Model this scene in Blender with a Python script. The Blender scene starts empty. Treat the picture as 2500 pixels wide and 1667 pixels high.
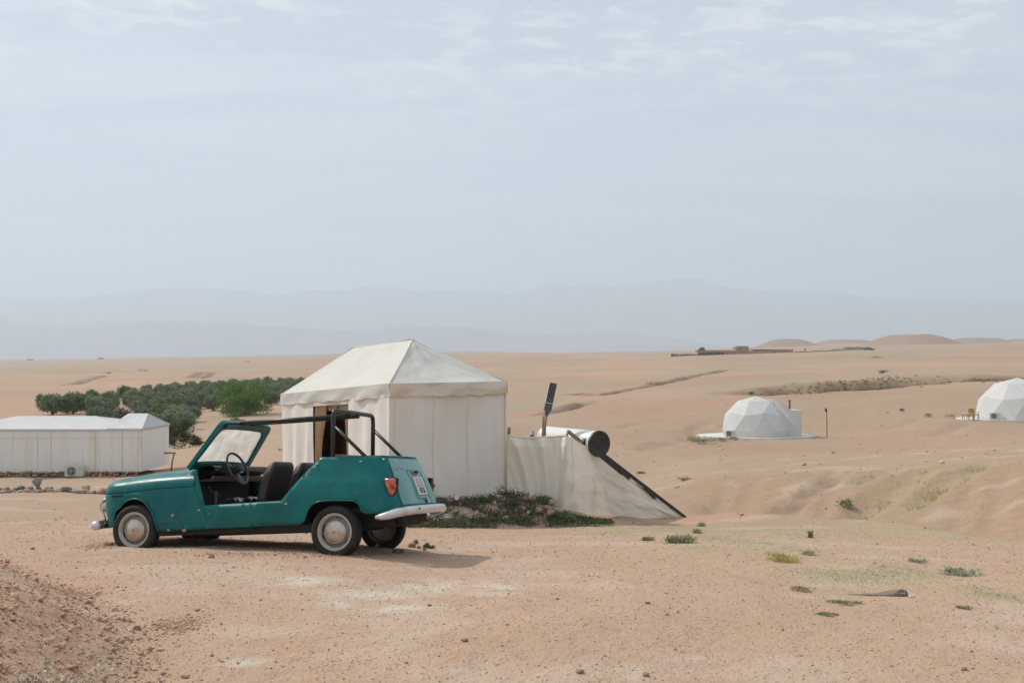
import bpy, bmesh, math, random
import numpy as np
from mathutils import Vector, Matrix
from mathutils.geometry import delaunay_2d_cdt

R = math.radians
SC = bpy.context.scene
COL = SC.collection
rng = np.random.default_rng(7)
random.seed(7)

# ------------------------------------------------------------------ camera
F, U0, V0, ZC = 2430.0, 1250.0, 890.0, 1.65        # focal length in photo pixels, horizon row, eye height
cam_d = bpy.data.cameras.new('camera')
cam = bpy.data.objects.new('camera', cam_d)
COL.objects.link(cam)
cam.location = (0, 0, ZC)
cam.rotation_euler = (R(90), 0, 0)
cam_d.sensor_width = 36.0
cam_d.lens = 36.0 * F / 2500.0
cam_d.shift_y = (V0 - 833.5) / 2500.0
cam_d.clip_start = 0.1
cam_d.clip_end = 90000
SC.camera = cam

# ------------------------------------------------------------------ light
SUN_DIR = Vector((-0.602, 0.334, 0.726)).normalized()
sun_d = bpy.data.lights.new('sun', 'SUN')
sun_d.energy = 3.35
sun_d.angle = R(0.9)
sun_d.color = (1.0, 0.93, 0.83)
sun = bpy.data.objects.new('sun', sun_d)
COL.objects.link(sun)
sun.rotation_euler = SUN_DIR.to_track_quat('Z', 'Y').to_euler()
sun.location = (0, 0, 500)

world = bpy.data.worlds.new('World')
SC.world = world
world.use_nodes = True
wn, wl = world.node_tree.nodes, world.node_tree.links
wn.clear()
def wnode(t, **k):
    n = wn.new(t)
    for a, b in k.items():
        setattr(n, a, b)
    return n
wout = wnode('ShaderNodeOutputWorld')
wbg = wnode('ShaderNodeBackground')
wbg.inputs["Strength"].default_value = 0.085
sky = wnode('ShaderNodeTexSky', sky_type='NISHITA', sun_disc=False, sun_elevation=math.asin(SUN_DIR.z),
            sun_rotation=math.atan2(SUN_DIR.x, SUN_DIR.y), air_density=1.0, dust_density=3.0, ozone_density=1.2, altitude=500)
# thin cloud veil: noise on the direction projected to a cloud layer
wtc = wnode('ShaderNodeTexCoord')
wsep = wnode('ShaderNodeSeparateXYZ')
wl.new(wtc.outputs['Generated'], wsep.inputs[0])
def wmath(op, a, b=None, clamp=False):
    n = wnode('ShaderNodeMath', operation=op, use_clamp=clamp)
    for i, v in enumerate((a, b)):
        if v is None:
            continue
        if isinstance(v, (int, float)):
            n.inputs[i].default_value = v
        else:
            wl.new(v, n.inputs[i])
    return n.outputs[0]
wz = wmath('ADD', wmath('MAXIMUM', wsep.outputs['Z'], 0.0), 0.10)
wx, wy = wmath('DIVIDE', wsep.outputs['X'], wz), wmath('DIVIDE', wsep.outputs['Y'], wz)
wcomb = wnode('ShaderNodeCombineXYZ')
wl.new(wx, wcomb.inputs[0]); wl.new(wy, wcomb.inputs[1])
def wnoise(scale, rot, stretch, det=6, rough=0.55, dist=0.0, loc=(0, 0, 0)):
    m = wnode('ShaderNodeMapping')
    m.inputs['Rotation'].default_value = (0, 0, rot)
    m.inputs['Scale'].default_value = stretch
    m.inputs['Location'].default_value = loc
    n = wnode('ShaderNodeTexNoise')
    n.inputs['Scale'].default_value = scale
    n.inputs['Detail'].default_value = det
    n.inputs['Roughness'].default_value = rough
    n.inputs['Distortion'].default_value = dist
    wl.new(wcomb.outputs[0], m.inputs[0]); wl.new(m.outputs[0], n.inputs['Vector'])
    return n.outputs['Fac']
def wramp(v, a, b):
    n = wnode('ShaderNodeMapRange', interpolation_type='SMOOTHSTEP', clamp=True)
    n.inputs['From Min'].default_value = a
    n.inputs['From Max'].default_value = b
    wl.new(v, n.inputs['Value'])
    return n.outputs[0]
veil = wramp(wnoise(0.55, R(12), (1, 0.45, 1), 7, 0.6, 0.6, (3.1, 1.2, 0)), 0.30, 0.72)
puff = wmath('MULTIPLY', wramp(wnoise(6.5, R(-8), (1, 1.35, 1), 9, 0.66, 0.35, (0.4, 2.3, 0)), 0.46, 0.62),
             wramp(wnoise(0.9, 0, (1, 1, 1), 3, 0.5, 0.0, (5.3, 0.2, 0)), 0.30, 0.52))
wisp = wramp(wnoise(1.1, R(14), (0.5, 1.9, 1), 6, 0.52, 0.7, (1.7, 4.1, 0)), 0.38, 0.68)
low = wramp(wsep.outputs['Z'], 0.33, 0.19)             # the small puffs sit high, towards the zenith
puff = wmath('MULTIPLY', puff, wmath('SUBTRACT', 1.0, low))
cov = wmath('ADD', wmath('MULTIPLY', veil, 0.14), 0.80, clamp=True)
wmix = wnode('ShaderNodeMix', data_type='RGBA')
wl.new(cov, wmix.inputs[0]); wl.new(sky.outputs[0], wmix.inputs[6])
wmix.inputs[7].default_value = (5.25, 6.25, 7.2, 1)
wmix2 = wnode('ShaderNodeMix', data_type='RGBA')
wl.new(wmath('ADD', wmath('MULTIPLY', puff, 0.90), wmath('MULTIPLY', wisp, 0.50), clamp=True), wmix2.inputs[0]); wl.new(wmix.outputs[2], wmix2.inputs[6]); wmix2.inputs[7].default_value = (8.4, 8.55, 8.6, 1)
wmix3 = wnode('ShaderNodeMix', data_type='RGBA')
wl.new(wmath('MULTIPLY', wramp(wsep.outputs['Z'], 0.16, 0.0), 0.45), wmix3.inputs[0]); wl.new(wmix2.outputs[2], wmix3.inputs[6]); wmix3.inputs[7].default_value = (7.5, 7.6, 7.5, 1)
wl.new(wmix3.outputs[2], wbg.inputs['Color'])
wl.new(wbg.outputs[0], wout.inputs[0])

HAZE = 1.68e-4
SC.view_settings.view_transform = 'Standard'
SC.view_settings.look = 'None'
SC.view_settings.gamma = 1.0
SC.view_settings.exposure = 0.32
SC.view_settings.use_curve_mapping = False
SC.cycles.use_denoising = True
SC.cycles.max_bounces = 6
SC.cycles.transparent_max_bounces = 12
SC.cycles.volume_bounces = 1

# ------------------------------------------------------------------ helpers
def PX(u, v, Y):
    """World point seen at photo pixel (u, v) and standing Y metres ahead of the camera."""
    return Vector(((u - U0) / F * Y, Y, ZC - (v - V0) / F * Y))

def mk(name, verts, faces, mat=None, parent=None, smooth=False, props=None, loc=None):
    me = bpy.data.meshes.new(name)
    me.from_pydata([tuple(v) for v in verts], [], faces)
    if mat is not None:
        for m in (mat if isinstance(mat, (list, tuple)) else [mat]):
            me.materials.append(m)
    if smooth:
        me.polygons.foreach_set('use_smooth', np.ones(len(me.polygons), bool))
    me.update()
    o = bpy.data.objects.new(name, me)
    COL.objects.link(o)
    if parent is not None:
        o.parent = parent
    if loc is not None:
        o.location = loc
    for k, v in (props or {}).items():
        o[k] = v
    return o

def empty(name, loc=(0, 0, 0), rz=0.0, label=None, cat=None, group=None):
    o = bpy.data.objects.new(name, None)
    COL.objects.link(o)
    o.location = loc
    o.rotation_euler = (0, 0, rz)
    o.empty_display_size = 0.2
    tag(o, label, cat, group)
    return o

def tag(o, label=None, cat=None, group=None, kind=None):
    if label: o['label'] = label
    if cat: o['category'] = cat
    if group: o['group'] = group
    if kind: o['kind'] = kind
    return o

def link_copy(o, parent=None):
    c = o.copy()
    COL.objects.link(c)
    c.parent = parent
    return c

def copy_tree(root):
    r = link_copy(root)
    for ch in list(root.children):
        c = link_copy(ch, r)
        for g in list(ch.children):
            link_copy(g, c)
    return r

class MB:
    """Collects shapes into one mesh."""
    def __init__(s):
        s.v, s.f, s.mi = [], [], []
    def add(s, vs, fs, mi=0):
        b = len(s.v)
        s.v += [tuple(p) for p in vs]
        s.f += [tuple(i + b for i in q) for q in fs]
        s.mi += [mi] * len(fs)
        return s
    def box(s, c, d, M=None, mi=0, taper=1.0):
        x, y, z = d[0] / 2, d[1] / 2, d[2] / 2
        vs = []
        for k in (-1, 1):
            t = taper if k > 0 else 1.0
            vs += [Vector((-x * t, -y * t, k * z)), Vector((x * t, -y * t, k * z)), Vector((x * t, y * t, k * z)), Vector((-x * t, y * t, k * z))]
        if M is not None:
            vs = [M @ v for v in vs]
        c = Vector(c)
        s.add([v + c for v in vs], [(3, 2, 1, 0), (4, 5, 6, 7), (0, 1, 5, 4), (1, 2, 6, 5), (2, 3, 7, 6), (3, 0, 4, 7)], mi)
        return s
    def bar(s, a, b, w, h=None, up=(0, 0, 1), mi=0):
        a, b = Vector(a), Vector(b)
        h = w if h is None else h
        d = (b - a).normalized()
        x = d.cross(Vector(up))
        if x.length < 1e-4:
            x = d.cross(Vector((1, 0, 0)))
        x.normalize()
        y = x.cross(d)
        vs = []
        for p in (a, b):
            vs += [p + x * sx * w / 2 + y * sy * h / 2 for sx, sy in ((-1, -1), (1, -1), (1, 1), (-1, 1))]
        s.add(vs, [(0, 1, 2, 3), (7, 6, 5, 4), (0, 4, 5, 1), (1, 5, 6, 2), (2, 6, 7, 3), (3, 7, 4, 0)], mi)
        return s
    def tube(s, pts, r, n=10, mi=0, cap=True, closed=False):
        pts = [Vector(p) for p in pts]
        m = len(pts)
        rr = r if isinstance(r, (list, tuple)) else [r] * m
        up = None
        base = len(s.v)
        for i, p in enumerate(pts):
            a = pts[(i - 1) % m] if (closed or i > 0) else p
            b = pts[(i + 1) % m] if (closed or i < m - 1) else p
            d = (b - a).normalized()
            if up is None:
                up = d.orthogonal().normalized()
            up = (up - d * up.dot(d))
            up = up.normalized() if up.length > 1e-5 else d.orthogonal().normalized()
            y = d.cross(up)
            for k in range(n):
                t = 2 * math.pi * k / n
                s.v.append(tuple(p + (up * math.cos(t) + y * math.sin(t)) * rr[i]))
        for i in range(m if closed else m - 1):
            j = (i + 1) % m
            for k in range(n):
                q = (k + 1) % n
                s.f.append((base + i * n + k, base + i * n + q, base + j * n + q, base + j * n + k)); s.mi.append(mi)
        if cap and not closed:
            s.f.append(tuple(base + k for k in reversed(range(n)))); s.mi.append(mi)
            s.f.append(tuple(base + (m - 1) * n + k for k in range(n))); s.mi.append(mi)
        return s
    def grid(s, rows, mi=0, flip=False, wrap=False):
        """rows: equal-length lists of points."""
        b = len(s.v); n = len(rows[0])
        for r_ in rows:
            s.v += [tuple(p) for p in r_]
        for i in range(len(rows) - 1):
            for k in range(n if wrap else n - 1):
                q = (k + 1) % n
                f = (b + i * n + k, b + i * n + q, b + (i + 1) * n + q, b + (i + 1) * n + k)
                s.f.append(tuple(reversed(f)) if flip else f); s.mi.append(mi)
        return s
    def lathe(s, prof, axis='y', n=32, c=(0, 0, 0), mi=0):
        """prof: (radius, along-axis) pairs turned round the axis."""
        rows = []
        for (r_, a) in prof:
            row = []
            for k in range(n):
                t = 2 * math.pi * k / n
                x, z = r_ * math.cos(t), r_ * math.sin(t)
                p = {'y': (x, a, z), 'z': (x, z, a), 'x': (a, x, z)}[axis]
                row.append(Vector(p) + Vector(c))
            rows.append(row)
        return s.grid(rows, mi, wrap=True)
    def poly_extrude(s, pts, d, mi=0):
        """pts: planar loop of 3D points, d: extrusion vector."""
        n = len(pts); d = Vector(d)
        a = [Vector(p) for p in pts]
        s.add(a + [p + d for p in a], [tuple(reversed(range(n))), tuple(range(n, 2 * n))] + [(i, (i + 1) % n, n + (i + 1) % n, n + i) for i in range(n)], mi)
        return s
    def ball(s, c, r, nu=8, nv=6, mi=0, M=None):
        rows = []
        rx, ry, rz = r if isinstance(r, (tuple, list)) else (r, r, r)
        for i in range(nv + 1):
            t = math.pi * i / nv
            row = []
            for k in range(nu):
                q = 2 * math.pi * k / nu
                p = Vector((rx * math.sin(t) * math.cos(q), ry * math.sin(t) * math.sin(q), rz * math.cos(t)))
                row.append((M @ p if M is not None else p) + Vector(c))
            rows.append(row)
        return s.grid(rows, mi, wrap=True)
    def build(s, name, mat, parent=None, smooth=False, props=None, loc=None, auto=None):
        o = mk(name, s.v, s.f, mat, parent, smooth, props, loc)
        if any(s.mi):
            o.data.polygons.foreach_set('material_index', np.array(s.mi, 'i'))
        bm = bmesh.new(); bm.from_mesh(o.data)
        bmesh.ops.recalc_face_normals(bm, faces=bm.faces)
        if auto:
            for e in bm.edges:
                if len(e.link_faces) == 2 and e.calc_face_angle(0) > R(auto):
                    e.smooth = False
            for f_ in bm.faces:
                f_.smooth = True
        bm.to_mesh(o.data); bm.free()
        return o

def arc_path(pts, rad, n=6):
    """Polyline with rounded corners."""
    pts = [Vector(p) for p in pts]
    out = [pts[0]]
    for i in range(1, len(pts) - 1):
        p, a, b = pts[i], pts[i - 1], pts[i + 1]
        da, db = (a - p), (b - p)
        r_ = min(rad, da.length * 0.45, db.length * 0.45)
        s_, e_ = p + da.normalized() * r_, p + db.normalized() * r_
        for k in range(n + 1):
            t = k / n
            out.append((1 - t) ** 2 * s_ + 2 * t * (1 - t) * p + t * t * e_)
    out.append(pts[-1])
    return out

# numpy value noise -----------------------------------------------------------
def _hash(ix, iy, seed):
    h = (ix.astype(np.int64) * 374761393 + iy.astype(np.int64) * 668265263 + seed * 1442695041) & 0xFFFFFFFF
    h = ((h ^ (h >> 13)) * 1274126177) & 0xFFFFFFFF
    return ((h ^ (h >> 16)) & 0xFFFFFF) / float(0xFFFFFF) * 2 - 1
def vnoise(x, y, seed=0):
    x, y = np.asarray(x, float), np.asarray(y, float)
    ix, iy = np.floor(x), np.floor(y)
    fx, fy = x - ix, y - iy
    fx, fy = fx * fx * fx * (fx * (fx * 6 - 15) + 10), fy * fy * fy * (fy * (fy * 6 - 15) + 10)
    a, b = _hash(ix, iy, seed), _hash(ix + 1, iy, seed)
    c, d = _hash(ix, iy + 1, seed), _hash(ix + 1, iy + 1, seed)
    return (a * (1 - fx) + b * fx) * (1 - fy) + (c * (1 - fx) + d * fx) * fy
def fbm(x, y, oct=4, seed=0, gain=0.5):
    s, a, t = 0, 1.0, 0
    for k in range(oct):
        c, q = math.cos(0.6 * k + 0.3), math.sin(0.6 * k + 0.3)
        s = s + a * vnoise((x * c - y * q) * 2 ** k, (x * q + y * c) * 2 ** k, seed + k)
        t += a; a *= gain
    return s / t
def sstep(a, b, x):
    t = np.clip((x - a) / (b - a), 0, 1)
    return t * t * (3 - 2 * t)
def dist_poly(x, y, pts):
    """Distance from points to a plan polyline, and the 0..1 place along it."""
    best = np.full(np.shape(x), 1e9); tt = np.zeros(np.shape(x))
    L = [math.hypot(b[0] - a[0], b[1] - a[1]) for a, b in zip(pts, pts[1:])]
    tot, acc = sum(L), 0.0
    for (a, b), l in zip(zip(pts, pts[1:]), L):
        dx, dy = b[0] - a[0], b[1] - a[1]
        t = np.clip(((x - a[0]) * dx + (y - a[1]) * dy) / (l * l), 0, 1)
        d = np.hypot(x - a[0] - t * dx, y - a[1] - t * dy)
        m = d < best
        best = np.where(m, d, best); tt = np.where(m, (acc + t * l) / tot, tt)
        acc += l
    return best, tt

# ------------------------------------------------------------------ materials
def M(name, c1, c2=None, scale=4.0, rough=0.75, bump=0.0, bscale=None, metal=0.0, trans=0.0, coat=0.0, detail=5, spec=0.5,
      streak=None, ramp=(0.35, 0.65), c3=None, alpha=None):
    m = bpy.data.materials.new(name)
    m.use_nodes = True
    nt = m.node_tree; N, Lk = nt.nodes, nt.links
    b = N['Principled BSDF']
    b.inputs['Roughness'].default_value = rough
    b.inputs['Metallic'].default_value = metal
    b.inputs['Specular IOR Level'].default_value = spec
    b.inputs['Coat Weight'].default_value = coat
    b.inputs['Coat Roughness'].default_value = 0.15
    b.inputs['Base Color'].default_value = (*c1, 1)
    col = None
    tc = N.new('ShaderNodeTexCoord')
    src = tc.outputs['Object']
    if streak:
        mp = N.new('ShaderNodeMapping'); mp.inputs['Scale'].default_value = streak
        Lk.new(src, mp.inputs[0]); src = mp.outputs[0]
    if c2 is not None:
        n = N.new('ShaderNodeTexNoise')
        n.inputs['Scale'].default_value = scale
        n.inputs['Detail'].default_value = detail
        n.inputs['Roughness'].default_value = 0.6
        Lk.new(src, n.inputs['Vector'])
        r = N.new('ShaderNodeValToRGB')
        r.color_ramp.elements[0].position, r.color_ramp.elements[1].position = ramp
        r.color_ramp.elements[0].color = (*c1, 1)
        r.color_ramp.elements[1].color = (*c2, 1)
        if c3 is not None:
            e = r.color_ramp.elements.new(min(0.99, ramp[1] + 0.12)); e.color = (*c3, 1)
        Lk.new(n.outputs['Fac'], r.inputs[0])
        col = r.outputs[0]
        Lk.new(col, b.inputs['Base Color'])
    if bump:
        n2 = N.new('ShaderNodeTexNoise')
        n2.inputs['Scale'].default_value = bscale or scale * 6
        n2.inputs['Detail'].default_value = 4
        Lk.new(tc.outputs['Object'], n2.inputs['Vector'])
        bp = N.new('ShaderNodeBump'); bp.inputs['Strength'].default_value = bump
        bp.inputs['Distance'].default_value = 0.02
        Lk.new(n2.outputs['Fac'], bp.inputs['Height']); Lk.new(bp.outputs[0], b.inputs['Normal'])
    if trans > 0:
        t = N.new('ShaderNodeBsdfTranslucent'); t.inputs['Color'].default_value = (*c1, 1)
        if col is not None:
            Lk.new(col, t.inputs['Color'])
        mx = N.new('ShaderNodeMixShader'); mx.inputs[0].default_value = trans
        Lk.new(b.outputs[0], mx.inputs[1]); Lk.new(t.outputs[0], mx.inputs[2])
        Lk.new(mx.outputs[0], N['Material Output'].inputs['Surface'])
    if alpha is not None:
        b.inputs['Alpha'].default_value = alpha
    return m
# ------------------------------------------------------------------ terrain
CP = []
def cpz(u, Y, z): CP.append((u, Y, z))
def cpv(u, v, Y): CP.append((u, Y, ZC - (v - V0) / F * Y))
for u in (-300, 600, 1250, 1900, 2800):
    cpz(u, 2.2, 0.02); cpz(u, 4.8, 0.0)
for u in (-300, 500, 1250, 1900, 2800): cpz(u, 7.2, -0.11)
cpz(-300, 10.6, -0.32); cpz(326, 10.97, -0.352); cpz(819, 10.35, -0.331); cpz(955, 11.55, -0.475)
cpz(1119, 9.6, -0.365); cpz(1187, 10.7, -0.455); cpz(1600, 10.5, -0.42); cpz(2200, 10.3, -0.40); cpz(2800, 10.3, -0.42)
cpz(1050, 14.5, -0.84); cpz(1400, 15.0, -0.93); cpz(1683, 17.5, -1.25); cpz(1683, 20.9, -1.60); cpz(1250, 17.2, -1.19); cpz(1450, 17.6, -1.24)
cpz(2100, 15, -0.93); cpv(2500, 1292, 17); cpz(2800, 16, -1.0)
cpz(2500, 22, -1.0); cpz(2100, 22, -1.45); cpz(1900, 24, -1.65); cpv(2000, 1128, 42); cpv(2400, 1115, 42); cpv(1750, 1150, 36); cpv(2800, 1110, 42); cpv(2000, 1145, 33); cpv(2400, 1132, 32)
cpv(1600, 1150, 46); cpv(1450, 1165, 40); cpv(1500, 1200, 31); cpv(1620, 1185, 33)
cpv(2000, 1110, 60); cpv(2500, 1090, 60); cpv(1600, 1095, 66); cpv(2800, 1080, 60)
cpv(1450, 1090, 70); cpv(1300, 1080, 75)
cpv(1850, 1062, 90); cpv(1650, 1064, 88); cpv(2100, 1050, 92); cpv(2450, 1021, 89); cpv(2250, 1030, 92); cpv(2800, 1012, 90)
cpv(1240, 1026, 132); cpv(1500, 1010, 130); cpv(1650, 1000, 130); cpv(1800, 975, 135); cpv(1914, 961, 138); cpv(2200, 948, 140); cpv(2500, 934, 145); cpv(2800, 925, 145)
cpv(1914, 975, 165); cpv(2200, 960, 168); cpv(2500, 938, 175)
cpv(1240, 1018, 180); cpv(1400, 990, 190); cpv(1600, 975, 190); cpv(1800, 962, 185)
cpv(2000, 950, 200); cpv(2300, 928, 200); cpv(2000, 925, 235); cpv(2300, 908, 235); cpv(2600, 905, 230)
cpv(1300, 950, 300); cpv(1500, 930, 320); cpv(1750, 910, 340); cpv(2000, 898, 340); cpv(2500, 882, 320); cpv(2800, 880, 320)
cpv(1300, 905, 520); cpv(1700, 882, 560); cpv(2100, 868, 560); cpv(2500, 862, 520)
cpv(1250, 884, 760); cpv(1560, 874, 740); cpv(1700, 869, 700); cpv(1900, 863, 700); cpv(2100, 856, 740); cpv(2500, 850, 800); cpv(2800, 850, 800)
cpv(1560, 872, 1000); cpv(1250, 872, 1150); cpv(2000, 850, 1100); cpv(2500, 844, 1200)
# left half
cpz(0, 16, -0.85); cpz(-300, 16, -0.85); cpv(130, 1203, 28); cpv(-300, 1205, 28); cpv(400, 1205, 28)
cpv(200, 1167, 49); cpv(-200, 1167, 49); cpv(430, 1159, 48.5); cpv(200, 1176, 45); cpv(-200, 1176, 45); cpz(700, 21.5, -1.5); cpv(620, 1160, 36); cpv(660, 1120, 50)
cpv(-200, 1130, 60); cpv(200, 1130, 60)
cpv(420, 1108, 66); cpv(520, 1090, 70); cpv(690, 1066, 75); cpv(900, 1060, 75); cpv(1100, 1055, 78)
cpv(420, 1098, 88); cpv(560, 1070, 95); cpv(690, 1052, 98)
cpv(430, 1062, 115); cpv(540, 1050, 118); cpv(700, 1035, 120); cpv(200, 1072, 105); cpv(-200, 1060, 105)
cpv(100, 1012, 168); cpv(-200, 1015, 150); cpv(430, 1022, 150); cpv(560, 1012, 152); cpv(700, 1000, 160); cpv(300, 1010, 165); cpv(900, 1015, 160)
cpv(100, 985, 205); cpv(400, 975, 215); cpv(700, 962, 225); cpv(-200, 985, 200); cpv(960, 980, 220)
cpv(100, 955, 280); cpv(400, 948, 290); cpv(700, 944, 295); cpv(-200, 955, 280)
cpv(0, 920, 440); cpv(500, 915, 450); cpv(950, 915, 450); cpv(-300, 920, 440)
cpv(0, 905, 640); cpv(350, 904, 640); cpv(700, 902, 660); cpv(950, 893, 700)
cpv(0, 899, 1000); cpv(500, 896, 1000); cpv(900, 884, 1000)
for u, v in ((-300, 883), (0, 882), (250, 876.5), (540, 871), (720, 867), (950, 863), (1200, 859), (1350, 864), (1600, 861), (1850, 850), (2100, 842), (2500, 838), (2800, 838)):
    cpv(u, v, 2600)
for u in (-300, 300, 900, 1500, 2100, 2800):
    cpv(u, 878 if u < 1500 else 864, 6000); cpz(u, 15500, 22)
CP = np.array(CP)
_x = (CP[:, 0] - U0) / F * CP[:, 1]
_rr = np.hypot(_x, CP[:, 1])
_az = np.arctan2(_x, CP[:, 1])
_q = CP[:, 2] / _rr
_c = np.stack([_az * 2.2, np.log(_rr)], 1)
def _phi(r): return np.where(r > 1e-9, r * r * np.log(np.maximum(r, 1e-9)), 0.0)
_n = len(_c)
_A = np.zeros((_n + 3, _n + 3))
_A[:_n, :_n] = _phi(np.hypot(_c[:, None, 0] - _c[None, :, 0], _c[:, None, 1] - _c[None, :, 1])) + np.eye(_n) * 0.0015
_A[:_n, _n] = 1; _A[:_n, _n + 1:] = _c
_A[_n:, :_n] = _A[:_n, _n:].T
_w = np.linalg.solve(_A, np.concatenate([_q, [0, 0, 0]]))
def _rbf(a, l):
    s = _w[_n] + _w[_n + 1] * a + _w[_n + 2] * l
    for k in range(_n):
        s = s + _w[k] * _phi(np.hypot(a - _c[k, 0], l - _c[k, 1]))
    return s
AZM = R(36)
def base_z(x, y):
    rr = np.maximum(np.hypot(x, y), 1.0)
    az = np.arctan2(x, y)
    l = np.log(np.clip(rr, 2.0, 15500))
    q = _rbf(np.clip(az, -AZM, AZM) * 2.2, l)
    k = sstep(R(38), R(130), np.abs(az))
    if np.any(k > 0):
        qm = 0.5 * (_rbf(np.full_like(az, -AZM * 2.2), l) + _rbf(np.full_like(az, AZM * 2.2), l))
        q = q * (1 - k) + qm * k
    return q * rr

# tent platform corners (plan) -------------------------------------------------
TC0 = PX(951, 938, 18.5); TC1 = PX(1234, 933, 20.0); TC2 = PX(689, 963, 22.8)
TC3 = TC1 + TC2 - TC0
_tb = [(-0.95), (-1.03), (-1.45)]           # floor heights at the three corners
_pl = np.linalg.solve(np.array([[TC0.x, TC0.y, 1], [TC1.x, TC1.y, 1], [TC2.x, TC2.y, 1]]), np.array(_tb))
def tent_floor(x, y): return _pl[0] * x + _pl[1] * y + _pl[2]
def quad_dist(x, y, q):
    """Distance outside a convex plan quad (0 inside)."""
    d, _ = dist_poly(x, y, [(p.x, p.y) for p in q] + [(q[0].x, q[0].y)])
    ins = np.ones(np.shape(x), bool)
    n = len(q)
    sgn = 0
    for i in range(n):
        a, b = q[i], q[(i + 1) % n]
        cr = (b.x - a.x) * (y - a.y) - (b.y - a.y) * (x - a.x)
        if sgn == 0:
            cx = sum(p.x for p in q) / n; cy = sum(p.y for p in q) / n
            sgn = 1 if (b.x - a.x) * (cy - a.y) - (b.y - a.y) * (cx - a.x) > 0 else -1
        ins &= (cr * sgn > 0)
    return np.where(ins, 0.0, d)

MOUND = [(-7.5, 13.0), (-5.0, 9.7), (-2.75, 7.0), (-1.72, 5.0), (-0.9, 2.6)]
DOMES = [dict(c=PX(1845, 1062, 90.0), r=3.05, k=0.16), dict(c=PX(2484, 1021, 89.0), r=3.55, k=0.02)]
def mound_side(x, y):
    d, t = dist_poly(x, y, MOUND)
    # left of the foot line is inside the mound
    xs = np.interp(y, [p[1] for p in reversed(MOUND)], [p[0] for p in reversed(MOUND)])
    return np.where(x < xs, d, -d)

# the foothill that rises beyond the flat at the right: break line, foot and crest against bearing
FH_U = [1560, 1690, 1784, 1943, 2111, 2300, 2500, 2800]
FH_A = [(u - U0) / F for u in FH_U]
FH_B = [23.0, 21.5, 22.3, 20.6, 18.8, 16.6, 14.4, 12.6]
FH_C = [30.5, 29.8, 28.8, 27.0, 25.4, 23.2, 21.2, 19.2]
FH_Z = [ZC - (v - V0) / F * c for v, c in zip((1180, 1172, 1166, 1155, 1151, 1143, 1132, 1120), FH_C)]
def foothill(x, y, z):
    a = x / np.maximum(y, 0.5)
    wob = 0.22 * fbm(x / 3.0, y / 3.0, 3, 81)
    yb, yc, zc = np.interp(a, FH_A, FH_B) + wob, np.interp(a, FH_A, FH_C) + wob * 1.6, np.interp(a, FH_A, FH_Z)
    yf = yb + 1.3
    zb = base_z(a * yb, yb); zf = zb - 0.26
    t = np.clip((y - yf) / (yc - yf), 0, 1)
    face = zf + (zc - zf) * (0.25 * t + 0.75 * t * t * (3 - 2 * t))
    dip = zb + (zf - zb) * sstep(0, 1, (y - yb) / 1.3)
    back = zc - 0.052 * (y - yc)
    k = sstep(9, 34, y - yc)
    back = back * (1 - k) + z * k
    h = np.where(y < yf, dip, np.where(y < yc, face, back))
    m = sstep(0.125, 0.215, a) * (y > yb) * (y < 70)
    return z * (1 - m) + h * m
def on_face(u, s):
    a = (u - U0) / F; yf = np.interp(a, FH_A, FH_B) + 1.3; yc = np.interp(a, FH_A, FH_C)
    y = yf + (yc - yf) * s
    return (a * y, y)
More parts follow.
